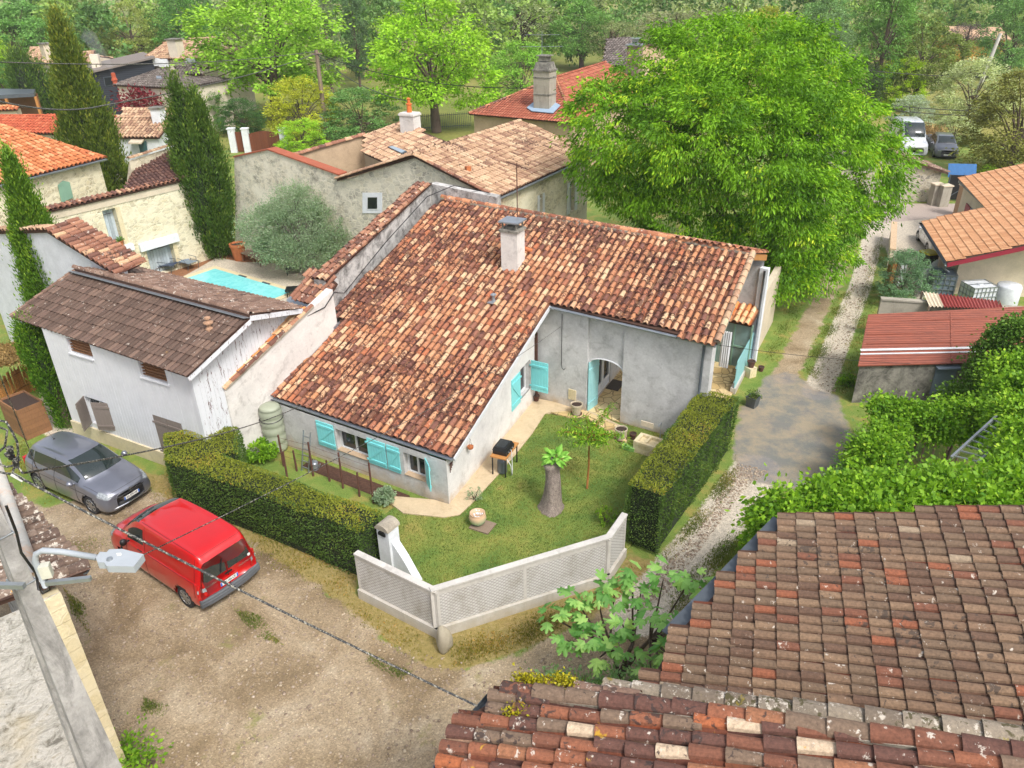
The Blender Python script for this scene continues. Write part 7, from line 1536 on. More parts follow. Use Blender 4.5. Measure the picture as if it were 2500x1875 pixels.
for y0, y1_ in ((790, 775), (820, 806), (842, 834)): m = MB(); m.bar(PP(2115, y0, PLS)+nS_*.06, PP(2500, y1_, PLS)+nS_*.06, .04, .015, up=nS_); m.build('seam', MT['ribred'], t)
m = MB(); iw = .12; f0_ = V3(e1_, 0)+np.array([iw, iw, 0]); f1_ = V3(E3_, 0)+np.array([0, iw, 0]); f2_ = V3(R3_, 0)-np.array([0, iw, 0]); f3_ = V3(R1x, 0)+np.array([iw, -iw, 0])
for a2_, b2_ in ((f0_, f1_), (f1_, f2_), (f2_, f3_), (f3_, f0_)): m.poly([a2_, b2_, b2_+ZUP*(roof_z(b2_, PLS)-.02), a2_+ZUP*(roof_z(a2_, PLS)-.02)])
m.build('wall', MT['concrete_dark'], t); m = MB(); c_ = f0_+(f1_-f0_)*.46; m.box((c_[0], c_[1]-.03, .85), (.75, .05, 1.1)); m.box((c_[0], c_[1]-.1, 1.42), (.85, .3, .05)); m.build('door', MT['sling'], t)
# block wall, corrugated sheet roof, tanks
a_, b_ = G(2151, 733, 1.75), G(2425, 752, 1.75); t = thing('block_wall', 'weathered grey concrete block wall behind the red metal roof', 'wall', tuple(V3(a_, 0))); u = unit(b_-a_); nn = np.array([-u[1], u[0], 0]); m = MB(); m.prism([V3(a_, 0), V3(b_+u*3, 0), b_+u*3, a_], nn*.2); m.build('wall', MT['concrete'], t); m = MB(); m.bar(a_+ZUP*.04+nn*.1, b_+u*3+ZUP*.04+nn*.1, .28, .07); m.build('coping', MT['concrete'], t)
a_, b_, c_, d_ = G(2268, 748, 1.8), G(2448, 755, 1.8), G(2440, 735, 2.1), G(2252, 712, 2.1); t = thing('corrugated_roof', 'small lean-to roof of dark red corrugated sheets with a cream end sheet', 'roof', tuple(V3(a_, 0)))
def corr(name, p, q, r, s, mat, n_=24):
    V = []; Fc = []
    for i in range(n_*6+1):
        f = i/(n_*6); h_ = .035*math.cos(2*math.pi*f*n_)
        for A_, B_ in ((p, q), (s, r)): V.append(A_+(B_-A_)*f+ZUP*h_)
    for i in range(n_*6): Fc.append((2*i, 2*i+2, 2*i+3, 2*i+1))
    return mesh_obj(name, V, Fc, mat, t, True)
f = .2; corr('sheet', a_, a_+(b_-a_)*f, d_+(c_-d_)*f, d_, MT['plaster_cream'], 4); corr('sheet', a_+(b_-a_)*f, b_, c_, d_+(c_-d_)*f, flat('sheet_dark_red', '#84332e', .6), 18)
for p in (a_, b_, c_, d_): m = MB(); m.tube([V3(p, 0), p], .04, 6); m.build('post', MT['wood_grey'], t)
def ibc(label, x, y, yaw, fill, mat):
    t = thing('water_tank', label, 'water tank', (x, y, 0), 'caged water tanks beside the apricot house'); t.rotation_euler = (0, 0, yaw); m = MB(); m.box((0, 0, .08), (1.2, 1.0, .14)); m.build('pallet', MT['zinc_dark'], t, local=True)
    m = MB(); m.box((0, 0, .65), (1.12, .92, .96)); m.lathe((0, 0, 1.13), [(.14, 0), (.14, .05), (0, .05)], 12); m.build('tank', mat, t, local=True)
    m = MB()
    for i in range(7):
        a = -.58+1.16*i/6
        for s_ in (-.485, .485): m.bar((a, s_, .14), (a, s_, 1.16), .022, .022)
    for i in range(5):
        a = -.46+.92*i/4
        for s_ in (-.585, .585): m.bar((s_, a, .14), (s_, a, 1.16), .022, .022)
    for z in (.2, .45, .7, .95, 1.16):
        for s_ in (-.49, .49): m.bar((-.59, s_, z), (.59, s_, z), .025, .025)
        for s_ in (-.59, .59): m.bar((s_, -.49, z), (s_, .49, z), .025, .025)
    m.bar((-.59, 0, 1.17), (.59, 0, 1.17), .05, .02); m.build('cage', MT['steel'], t, local=True); return t
p = G(2297, 722); ibc('grey translucent caged water tank against the corner of the apricot-tiled house', p[0], p[1]+.2, 1.25, .5, MT['sling']); p = G(2385, 757); ibc('white caged water tank below the cream wall, left of the white drum', p[0], p[1]+.3, .12, .5, flat('tank_white', '#c8ccd0', .4)); 
p = G(2450, 748); t = thing('water_drum', 'white plastic drum next to the white caged tank', 'water tank', tuple(p)); m = MB(); m.lathe(p, [(.5, 0), (.52, .1), (.52, 1.0), (.48, 1.08), (0, 1.1)], 20); m.build('drum', flat('tank_white', '#c8ccd0', .4), t, smooth=True)
p = G(2258, 664); t = thing('wheelie_bin', 'black wheelie bin with a yellow lid at the corner of the drive', 'bin', tuple(p)); m = MB(); m.box((p[0], p[1], .52), (.55, .62, 1.0), .3, 1.1); m.build('body', MT['black'], t); m = MB(); m.box((p[0], p[1], 1.06), (.66, .74, .08), .3); m.build('lid', flat('bin_lid_yellow', '#c9b820', .5), t)
for s_ in (-.2, .2): m = MB(); m.lathe((p[0]+s_, p[1]+.3, .1), [(.1, -.03), (.1, .03)], 12, ax=(1, 0, 0)); m.build('wheel', MT['tyre'], t)
p = G(2268, 700); t = thing('compost_bin', 'low blue-green plastic box in front of the wheelie bin', 'box', tuple(p)); m = MB(); m.box((p[0], p[1]+.4, .35), (.9, .6, .7), .1); m.build('box', MT['green_pale'], t); m = MB(); m.box((p[0], p[1]+.4, .73), (.96, .66, .06), .1); m.build('lid', MT['green_pale'], t)
f0_, f1_ = V3(G(2245, 712), 0), V3(G(2275, 690), 0); t = thing('white_fence', 'short white picket fence left of the grey caged tank', 'fence', tuple(f0_))
for i in range(9): p = f0_+(f1_-f0_)*i/8; m = MB(); m.box((p[0], p[1], .6), (.11, .03, 1.2)); m.build('picket', MT['pvc'], t)
p, q = V3(G(2165, 655), 0), V3(G(2152, 745), 0); t = thing('low_wall', 'low pale rendered wall with a salmon coping along the lane beside the bush', 'wall', tuple(p)); p2 = V3(G(2170, 585), 0); nn = np.array([1., 0, 0]); m = MB(); m.prism([p2, p, p+ZUP*1.0, p2+ZUP*1.0], nn*.2); m.build('wall', MT['plaster_cream'], t); m = MB(); m.bar(p2+ZUP*1.03+nn*.1, p+ZUP*1.03+nn*.1, .3, .06); m.build('coping', MT['tile_peach'], t)
p = G(2158, 720); t = thing('orange_post', 'short orange-painted post with a letterbox at the end of the block wall', 'post', tuple(p)); m = MB(); m.box((p[0]+.2, p[1]+.2, .8), (.28, .28, 1.6), .4); m.build('post', MT['wood_orange'], t); m = MB(); m.box((p[0]+.6, p[1]+.1, 1.0), (.3, .3, 1.1), .2); m.build('letterbox', MT['pvc'], t)
# stone shed at the far road, pillars, gate with blue sheet
a_, b_ = V3(G(2135, 496), 0), V3(G(2282, 492), 0); u = unit(b_-a_); a_ = a_-u*4; t = thing('stone_shed', 'old stone shed with a mossy brown roof beside the far road', 'shed', tuple(a_)); zl, zr = ZAT(a_, 335), ZAT(b_, 420); zl = min(zl, 5.5)
nn = np.array([u[1], -u[0], 0]); m = MB(); L = np.linalg.norm(b_-a_); m.prism([a_, b_, b_+ZUP*zr, a_+ZUP*(zr+ (L)*.32)], -nn*5); m.build('wall', MT['stone_grey'], t)
zz = zr+L*.32; tile_roof('roof', [b_+u*.3+nn*.3+ZUP*(zr+.0), b_+u*.3-nn*5.3+ZUP*(zr+.0), a_-nn*5.3+ZUP*(zz+.1), a_+nn*.3+ZUP*(zz+.1)], MT['tile_barn_old'], t, pitch=.25, row=.38, rad=.1, seed=130)
for i, (q, lab) in enumerate((((2278, 499), 'squat concrete pillar at the corner of the stone shed'), ((2298, 503), 'pale metal meter box pillar beside the gate with the blue sheet'))): p = G(*q); t = thing('pillar', lab, 'pillar', tuple(p)); m = MB(); m.box((p[0], p[1], .65), (.6, .5, 1.3), .1); m.build('shaft', MT['concrete'], t); m = MB(); m.box((p[0], p[1], 1.34), (.7, .6, .08), .1); m.build('cap', MT['plaster_cream'], t)
a_, b_ = V3(G(2304, 490), 0), V3(G(2372, 492), 0); t = thing('metal_gate', 'metal gate screened with black mesh and a bright blue sheet above', 'gate', tuple(a_)); u = unit(b_-a_); L = np.linalg.norm(b_-a_); m = MB(); m.prism([a_+ZUP*.1, b_+ZUP*.1, b_+ZUP*1.7, a_+ZUP*1.7], (0, .04, 0)); m.build('mesh_screen', MT['black'], t)
m = MB(); m.prism([a_+ZUP*1.5+np.array([0, .2, 0]), b_+ZUP*1.5+np.array([0, .2, 0]), b_+ZUP*2.3+np.array([0, .5, 0]), a_+ZUP*2.3+np.array([0, .5, 0])], (0, .03, 0.02)); m.build('tarpaulin', flat('tarp_blue', '#1a609a', .5), t)
m = MB(); 
for s_ in (0, .5, 1): m.bar(a_+u*L*s_+np.array([0, -.06, 0]), a_+u*L*s_+ZUP*1.75+np.array([0, -.06, 0]), .06, .06)
m.bar(a_+ZUP*.15-np.array([0, .08, 0]), a_+u*L*.5+ZUP*.8-np.array([0, .08, 0]), .05, .05); m.bar(a_+u*L*.5+ZUP*.15-np.array([0, .08, 0]), b_+ZUP*.8-np.array([0, .08, 0]), .05, .05); m.build('frame', MT['zinc_dark'], t)
for q, lab in (((2338, 528), 'peach rendered gate pillar at the drive entrance'), ((2350, 526), 'white rendered gate pillar beside the peach one')): p = G(*q); t = thing('gate_pillar', lab, 'pillar', tuple(p)); m = MB(); m.box((p[0], p[1], .95), (.45, .45, 1.9)); m.build('shaft', MT['tile_peach'] if 'peach r' in lab else MT['pvc'], t); m = MB(); m.box((p[0], p[1], 1.94), (.55, .55, .08)); m.build('cap', MT['plaster_cream'], t)
# trailer beside the far van
p = G(2262, 360); t = thing('trailer', 'small grey trailer loaded with brushwood between the white van and the far car', 'trailer', tuple(p)); m = MB(); m.box((p[0], p[1]+.5, .75), (2.6, 1.4, .6), -.1); m.build('body', MT['zinc'], t)
for s_ in (-.6, .6): m = MB(); m.lathe((p[0]+s_, p[1]-.2, .3), [(.3, -.08), (.3, .08)], 14, ax=(0, 1, 0)); m.build('wheel', MT['tyre'], t)
rg = np.random.default_rng(77); C = np.array([p[0], p[1]+.5, 1.3])+rg.normal(0, 1, (500, 3))*np.array([.8, .5, .22]); V, Fc = leaf_mesh(C, rg.normal(0, 1, (500, 3)), .6, rg, .06); r = rg.random(500); o = mesh_obj('brushwood', V, Fc, LV['straw'], t, False, None, {'rnd': np.concatenate([r, r])})
# yellow buildings far right
t = thing('ochre_building', 'long ochre building glimpsed between the far trees at the upper right', 'building', tuple(G(2400, 160))); a_, b_ = V3(G(2320, 150), 0), V3(G(2440, 155), 0); u = unit(b_-a_); m = MB(); m.prism([a_, b_, b_+ZUP*3.2, a_+ZUP*3.2], (0, 6, 0)); m.build('wall', flat('ochre_render', '#c9a050', .9), t); m = MB(); m.prism([a_+np.array([-.5, -.6, 3.2]), b_+np.array([.5, -.6, 3.2]), b_+np.array([.5, 3, 4.6]), a_+np.array([-.5, 3, 4.6])], (0, 0, .15)); m.build('roof', MT['tile_peach'], t)
# ------------------------------------------------------------ trees
PR = {}
def proto(kind):
    """mesh pair (crown, trunk) about 10 m tall and 7 m wide, base at the origin"""
    if kind in PR: return PR[kind]
    sd = {'round': 201, 'round2': 202, 'round3': 203, 'tall': 204, 'airy': 205, 'low': 206, 'low2': 207}[kind]; rg = np.random.default_rng(sd)
    if kind.startswith('round'):
        L = [(0, 0, 5.8, 3.0, 3.0, 3.4)]+[(2.2*math.cos(a+sd), 2.2*math.sin(a+sd), z, 1.6, 1.6, 1.6) for a, z in ((0, 4.2), (.9, 6.6), (1.8, 3.4), (2.6, 5.4), (3.6, 3.6), (4.2, 6.4), (5.2, 4.0), (5.8, 6.0))]+[(.6*math.cos(sd), .7*math.sin(sd), 8.5, 1.6, 1.6, 1.6)]; tz = 5.5; n_, per, cr, lf, dr = 300, 66, .55, .20, .35
    elif kind == 'tall': L = [(0, 0, 5.6, 2.4, 2.4, 4.5), (1.3, .4, 3.8, 1.9, 1.9, 2.0), (-1.5, -.3, 4.2, 1.8, 1.8, 2.2), (.3, -1.2, 7.6, 1.5, 1.5, 1.7), (-.2, .6, 8.8, 1.1, 1.1, 1.4)]; tz = 7; n_, per, cr, lf, dr = 260, 62, .52, .19, .3
    elif kind == 'airy': L = [(0, 0, 6.4, 3.2, 3.2, 3.3), (1.8, 0, 7.6, 1.6, 1.6, 1.6), (-1.9, .5, 7.0, 1.6, 1.6, 1.8), (0, -1.8, 5.6, 1.6, 1.6, 1.6)]; tz = 7.5; n_, per, cr, lf, dr = 240, 30, .62, .17, .1
    else: L = [(0, 0, 4.8, 3.3, 3.3, 4.6), (1.9, 1, 3.4, 2.0, 2.0, 2.9), (-2.0, .4, 3.8, 1.9, 1.9, 3.0), (.2, -2.0, 3.2, 1.9, 1.9, 2.7), (.4, .2, 8.0, 1.7, 1.7, 1.6)]; tz = 4; n_, per, cr, lf, dr = 330, 60, .54, .20, .25
    if kind == 'low2': L = [(x+.4*math.sin(i*2.1), y-.5*math.cos(i), z+.3*math.sin(i*3), r*.95, r2*1.05, r3) for i, (x, y, z, r, r2, r3) in enumerate(L)]
    o, C = crown('proto', L, LV['gen'], None, n_, per, cr, lf, sd, dr, .55, .62, True, .55, .75)
    m = MB(); m.rr = .5; m.tube([(0, 0, 0), (.08, .05, tz*.45), (0, 0, tz), (.1, 0, tz+1.2)], [.30, .22, .13, .04], 8)
    for l in limbs_to(C, (0, 0, tz), rg, 46 if kind == 'airy' else 26, .10, .25): m.tube(*l)
    t = m.build('proto_t', MT['bark'], None, smooth=True); cm, tm = o.data, t.data; bpy.data.objects.remove(o); bpy.data.objects.remove(t); PR[kind] = (cm, tm); return PR[kind]
def tree(label, cx, ytop, cyb, wpx, kind, col, cat='tree', name='broadleaf_tree', yaw=None, group=None, zmax=None, fix=None):
    """cx,cyb = pixel where the tree stands; ytop = pixel row of its top; wpx = crown width in the photograph"""
    b_ = G(cx, cyb); x, y = b_[0], b_[1]; h = ZAT((x, y), ytop) if fix is None else fix
    zc = y*_c-(h*.6-CAM_H)*_s; w = wpx*zc/F_PX; t = thing(name, label, cat, (x, y, 0), group); cm, tm = proto(kind)
    col = tuple(c_*1.2 for c_ in col); t.scale = (w/7.4, w/7.4, h/10.0); t.rotation_euler = (0, 0, yaw if yaw is not None else (cx*1.7) % 6.28)
    for nm, me in (('crown', cm), ('trunk', tm)): o = bpy.data.objects.new(nm, me); COL.objects.link(o); o.parent = t; o.color = (*col, 1) if nm == 'crown' else (1, 1, 1, 1)
    return t
LIME = (.46, .74, .05); MID = (.22, .38, .08); DARK = (.10, .22, .07); OLV = (.34, .42, .12); TEAL = (.16, .33, .17); YEL = (.62, .66, .06); GREY = (.40, .44, .24); PALE = (.40, .55, .20)
TREES = [
 ('tall bright lime-green tree filling the sky left of the far utility pole', 676, -70, 292, 385, 'round', (.38, .66, .06)),
 ('rounded brilliant lime tree standing alone in the middle of the background', 1066, -30, 322, 330, 'round2', (.40, .70, .04)),
 ('olive-green willow-like tree behind the cream house with air conditioners', 340, 5, 172, 175, 'round3', (.42, .50, .12)),
 ('pale green tree right behind the top of the tallest cypress', 200, 10, 168, 190, 'round', (.42, .56, .18)),
 ('bluish-green broad tree at the top left corner', 70, 5, 205, 220, 'round2', (.24, .48, .12)),
 ('yellow-green tree at the far left edge beside the purple-leaved tree', 12, 80, 255, 150, 'low', (.40, .62, .05)),
 ('purple-brown leaved tree next to the yellow-green tree at the far left', 66, 105, 232, 68, 'tall', (.10, .07, .06)),
 ('golden-yellow bushy tree behind the far utility pole', 745, 178, 345, 190, 'low', (.58, .62, .05)),
 ('dark green shrubby tree between the pole and the rounded lime tree', 885, 205, 345, 190, 'low2', (.22, .42, .12)),
 ('small vivid lime bush left of the foot of the far utility pole', 742, 285, 378, 120, 'low2', (.45, .74, .05)),
 ('dark bush beneath the tall lime tree beside the timber gates', 600, 235, 330, 120, 'low', (.10, .22, .06)),
 ('dark mass of shrub immediately left of the second cypress tip', 520, 215, 320, 110, 'low2', (.14, .30, .06)),
 ('grey-green airy tree behind the rounded lime tree', 1265, -20, 165, 230, 'airy', (.52, .58, .32)),
 ('mid-green tree left of the big grey chimney', 1275, 92, 262, 190, 'low', (.30, .58, .07)),
 ('dark green tree behind the television aerial at top centre', 1420, 0, 170, 170, 'round3', (.22, .44, .09)),
 ('thin half-bare tree behind the brick chimney', 1640, 10, 180, 210, 'airy', (.36, .38, .20)),
 ('half-bare twiggy tree right of the orange hipped roof', 1490, 40, 175, 170, 'airy', (.36, .42, .18)),
 ('golden-topped tree just behind the crown of the huge lime tree', 1850, 18, 180, 150, 'tall', (.50, .54, .05)),
 ('dark green fir-like tree to the right of the huge lime tree', 2130, -30, 262, 200, 'tall', (.20, .40, .08)),
 ('very dark ivy-clad tree trunk mass beside the fir-like tree', 2085, 130, 275, 110, 'low', (.09, .15, .05)),
 ('large olive-brown tree above the lime-green ball shrub', 2228, 40, 262, 200, 'round2', (.26, .34, .08)),
 ('ball-shaped lime-green shrub in front of the dark trees at right', 2186, 132, 268, 118, 'low2', (.50, .72, .03)),
 ('cream-flowering elder tree in front of the ochre building', 2362, 132, 300, 180, 'low', (.62, .70, .36)),
 ('white-blossomed shrub above the tall white van', 2215, 225, 335, 110, 'low2', (.52, .62, .44)),
 ('low cream-flowered shrub behind the small trailer', 2325, 278, 352, 110, 'low', (.60, .68, .34)),
 ('big bronze-green tree at the right edge above the far car', 2462, 150, 425, 270, 'low', (.27, .28, .06)),
 ('bare purplish twiggy tree beside the ochre building', 2345, 48, 165, 110, 'airy', (.16, .13, .13)),
 ('dark blue-green tree at the top right corner', 2455, -30, 190, 160, 'low2', (.22, .42, .12)),
 ('pale rounded tree at the top edge right of the olive-brown tree', 2310, -20, 130, 150, 'round', (.46, .60, .20)),
 ('soft green tree at the top edge above the huge lime tree', 1990, -20, 165, 170, 'round3', (.24, .44, .14)),
 ('grey-leaved tree left of the fir-like tree', 2010, 30, 215, 120, 'round', (.24, .38, .16)),
 ('deep green tree behind the tall lime tree at top left', 470, -20, 168, 170, 'round2', (.18, .40, .08)),
 ('small bright sprig-like tree beneath the bronze-green tree', 2405, 400, 440, 50, 'low2', (.40, .62, .05)),
 ('grey-green slender tree just right of the tall lime tree', 812, -10, 225, 95, 'tall', (.28, .36, .18)),
 ('second slender grey-green tree beside the rounded lime tree', 880, -20, 215, 90, 'tall', (.14, .24, .10)),
 ('green bush behind the dark boarded carport at the left', 25, 150, 262, 110, 'low2', (.16, .36, .09)),
 ('grey-green bush at the foot of the cypress by the dark boarded house', 258, 222, 268, 60, 'low', (.26, .36, .22)),
 ('soft green bush between the tallest cypress and the far-left house', 150, 190, 275, 80, 'low2', (.30, .42, .12)),
 ('climbing shrub right of the red-leaved climber', 425, 215, 290, 70, 'low2', (.34, .50, .06)),
]
for a in TREES: tree(*a)
# glossy bush near the wheelie bin
t = tree('glossy blue-green bush beside the lane below the white crossover', 2200, 604, 735, 135, 'low2', (.22, .38, .20), name='bush', cat='bush')
# far woodland that reads as one mass
rg = np.random.default_rng(300)
for k, col in enumerate(((.26, .48, .13), (.42, .62, .14), (.50, .62, .24), (.18, .36, .09))):
    L = []; 
    for i in range(34):
        d = rg.uniform(118, 205); x = rg.uniform(-.72, .72)*d*1.0; h = rg.uniform(9.5, 13.2)*(1+.0012*(d-118)); r = rg.uniform(3.0, 4.6); L.append((x, d, h*.55, r, r, h*.46)); L.append((x+rg.uniform(-1.5, 1.5), d, h*.8, r*.6, r*.6, h*.22))
    o, C = crown('woodland', L, LV['gen'], None, 2300, 22, 1.1, .62, 310+k, .25, .6, .7, True, .6, .6); o.color = (*col, 1); tag(o, kind='stuff')
# ------------------------------------------------------------ cypresses
def cypress(label, base, ztop, R, seed, n, mat, leaf=.30, prof=None, color=None, lean=(0, 0), lo=.0, cols=None):
    x, y = base; t = thing('cypress', label, 'cypress', (x, y, 0)); rg = np.random.default_rng(seed); cols = cols or [(0, 0, 1.0, 1.0)]; A = []; B = []; Qq = []; tot = sum(c[2]*c[3] for c in cols)
    pr_ = prof or (lambda f: np.minimum(1, (1.02-f)*2.3)**.75*np.minimum(1, .55+f*3.0))
    core = MB(); core.rr = .5
    for ci, (dx, dy, hf, rf) in enumerate(cols):
        k = int(n*hf*rf/tot); zt = ztop*hf; m_ = max(60, k//60)   # sprays, each a tuft of leaves
        u = rg.random(m_); z = lo+(zt-lo)*u; a = rg.random(m_)*6.283; f = z/zt
        lump = 1+.16*np.sin(a*3+z*1.3+seed+ci)+.12*np.sin(a*5-z*2.3)+rg.normal(0, .08, m_); r = R*rf*pr_(f)*np.clip(lump, .55, 1.35)
        P0_ = np.stack([r*np.cos(a)+lean[0]*f+dx*(.4+.6*f), r*np.sin(a)+lean[1]*f+dy*(.4+.6*f), z], 1); sl_ = leaf*1.5*(.6+.8*rg.random(m_)); per = 60
        off = rg.normal(0, 1, (m_, per, 3))*np.array([.32, .32, .75])*sl_[:, None, None]; Q = P0_[:, None]+off; D = np.stack([np.cos(a)*.5, np.sin(a)*.5, np.full(m_, 1.1)], 1)
        A.append(Q.reshape(-1, 3)); B.append(np.repeat(D, per, 0)); ct = rg.random(m_); Qq.append(np.clip(np.repeat(ct, per)*.6+off[..., 2].ravel()/np.repeat(sl_, per)*.18+.2+rg.normal(0, .1, m_*per), 0, 1))
        zz = np.linspace(max(lo, .15), zt*.93, 12); core.tube([(lean[0]*q_/zt+dx*(.4+.6*q_/zt), lean[1]*q_/zt+dy*(.4+.6*q_/zt), q_) for q_ in zz], [max(.02, float(R*rf*pr_(np.array(q_/zt))*.66)) for q_ in zz], 9)
    P = np.concatenate(A); V, Fc = leaf_mesh(P, np.concatenate(B), leaf*.62, rg, .30, .6); q = np.concatenate(Qq); o = mesh_obj('crown', V, Fc, LV[mat], t, False, None, {'rnd': np.concatenate([q, q])}, True)
    if color: o.color = (*color, 1)
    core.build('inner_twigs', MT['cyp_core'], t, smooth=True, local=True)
    m = MB(); m.rr = .4; m.tube([(0, 0, 0), (0, 0, ztop*.4)], [.22, .12], 8); m.build('trunk', MT['bark'], t, smooth=True, local=True); return t
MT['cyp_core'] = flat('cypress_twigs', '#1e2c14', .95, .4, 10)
b_ = P2(258, 490); cypress('tallest yellowish-green cypress rising behind the cream stone barn', b_, ZAT(b_, 58), 1.9, 401, 60000, 'cypress', .38, prof=lambda f: np.minimum(1, (1.015-f)*1.25)**.85*(.8+.2*np.minimum(1, f*3)), color=(1.15, 1.05, .8))
b_ = P2(533, 628); cypress('dark green multi-stemmed cypress in the corner of the courtyard', b_, ZAT(b_, 196), 1.0, 402, 60000, 'cypress', .28, prof=lambda f: np.minimum(1, (1.02-f)*2.6)**.6*np.minimum(1, .35+f*1.9), color=(.85, .98, .85), lo=.5, cols=[(-.45, 0, 1.0, .85), (.5, .1, .88, .85), (0, -.45, .76, .85), (.85, -.1, .70, .6), (-.95, 0, .78, .55), (.2, .5, .93, .7)])
p = V3(b_)+np.array([-.75, -.2, 0]); m = MB(); m.rr = .2; m.tube([p, p+ZUP*1.2, p+ZUP*2.1+np.array([.05, 0, 0])], [.38, .30, .04], 9); tag(m.build('pointed_stump', MT['bark'], None, smooth=True), 'dark pointed stump at the foot of the courtyard cypress', 'stump')
yb = 29.6; D = ray(20, 384); k_ = yb/D[1]; xt_, zt_ = D[0]*k_, CAM_H+D[2]*k_; D = ray(108, 640); k_ = yb/D[1]; xm_, zm_ = D[0]*k_, CAM_H+D[2]*k_; x0_ = xm_-(xt_-xm_)/(zt_-zm_)*zm_
cypress('slender bright green cypress rising behind the left end of the barn roof', (x0_, yb), zt_, .95, 403, 52000, 'cypress', .24, prof=lambda f: np.minimum(1, (1.01-f)*1.7)**1.0, color=(1.0, 1.3, .65), lean=(xt_-x0_, 0))
cypress('narrow green conifer squeezed against the left end wall of the white barn', (-15.95, 24.05), 3.95, .42, 406, 16000, 'cypress', .18, prof=lambda f: .55+.45*np.minimum(1, f*2)*np.minimum(1, (1.05-f)*4), color=(.9, 1.25, .6), lean=(-.55, .3))
b_ = P2(118, 285); cypress('distant dark narrow cypress left of the tallest one', b_, ZAT(b_, 130), 2.1, 404, 9000, 'cypress', .6, color=(.8, .95, .9), lean=(-1.5, 0))
b_ = P2(8, 590); cypress('dark conifer cut by the left edge above the cold white wall', b_, ZAT(b_, 405), 1.5, 405, 16000, 'cypress', .35, color=(.75, .9, .8))
# ------------------------------------------------------------ olive tree
b_ = P2(742, 668); t = thing('olive_tree', 'silvery olive tree overhanging the pool terrace', 'olive tree', (b_[0], b_[1], 0)); zt = ZAT(b_, 452)
L = [(0, 0, zt*.55, 2.1, 1.9, zt*.30), (-1.7, .1, zt*.50, 1.3, 1.2, 1.2), (1.6, .2, zt*.50, 1.4, 1.3, 1.2), (.2, 0, zt*.80, 1.3, 1.3, .9), (.5, -1.0, zt*.36, 1.7, 1.2, 1.0), (-.9, -.6, zt*.36, 1.2, 1.0, .9), (2.3, -.2, zt*.38, 1.0, 1.0, .8)]
o, C = crown('crown', L, LV['olive'], t, 760, 85, .38, .11, 420, -.15, .30, .45, True, .45, .9); rg = np.random.default_rng(5); trunk('trunk', [(0, 0, 0), (.1, 0, .8), (0, .1, 1.6)], [.24, .18, .12], MT['bark_grey'], t, limbs_to(C, (0, 0, 2.0), rg, 26, .07, .3))
# ------------------------------------------------------------ the huge lime-green tree
tx, ty = 12.6, 36.0; t = thing('great_lime_tree', 'huge lime-green tree with drooping sprays towering behind the right end of the long roof', 'tree', (tx, ty, 0))
def rel(cx, cy, dpt, r):   # lobe whose outline centre sits at that pixel when dpt metres deep
    D = ray(cx, cy); P = CAM+D*(dpt/D[1]); return (P[0]-tx, P[1]-ty, P[2], *r)
L = [rel(1800, 330, 37, (6.0, 5.2, 4.6)), rel(1830, 170, 38.5, (4.4, 4.0, 2.4)), rel(1570, 330, 36, (3.2, 3.2, 3.2)), rel(1470, 330, 36, (1.7, 2.2, 2.6)), rel(2060, 420, 37, (2.9, 3.0, 3.2)), rel(2130, 440, 36.5, (1.5, 2.2, 2.2)), rel(1640, 190, 38, (2.8, 3, 2.1)), rel(1990, 560, 35, (2.5, 2.4, 2.4)), rel(1890, 600, 33.5, (2.6, 2.0, 2.6)), rel(1700, 500, 35.5, (3.2, 2.6, 2.4)), rel(1560, 440, 35.5, (2.3, 2.2, 1.7)), rel(1980, 230, 38.5, (2.3, 2.6, 2.1)), rel(1720, 110, 39, (1.7, 1.8, 1.2)), rel(1940, 110, 39.5, (1.6, 1.8, 1.0)), rel(1870, 400, 32.8, (2.9, 2.2, 2.6)), rel(1700, 330, 32.8, (2.6, 2.0, 2.2)), rel(2010, 330, 34.5, (2.4, 2.2, 2.4)), rel(1820, 250, 34, (2.6, 2.2, 2.2)), rel(1880, 680, 32.8, (2.0, 1.5, 1.9)), rel(1980, 640, 33.5, (1.6, 1.5, 1.8)), rel(1930, 480, 32.6, (2.2, 1.6, 1.8))]
L = [l for l in L]
o, C = crown('crown', L, LV['lime'], t, 2100, 84, .55, .19, 430, .9, .34, .50, True, .72, .55, .85, minz=1.0, cull=.25); o.color = (1.0, 1.0, .9, 1)
rg = np.random.default_rng(6); trunk('trunk', [(0, 0, 0), (-.1, 0, 2.2), (.1, .1, 5), (0, .2, 8.5)], [.48, .38, .28, .10], MT['bark'], t, limbs_to(C, (0, 0, 7), rg, 26, .07, .15))
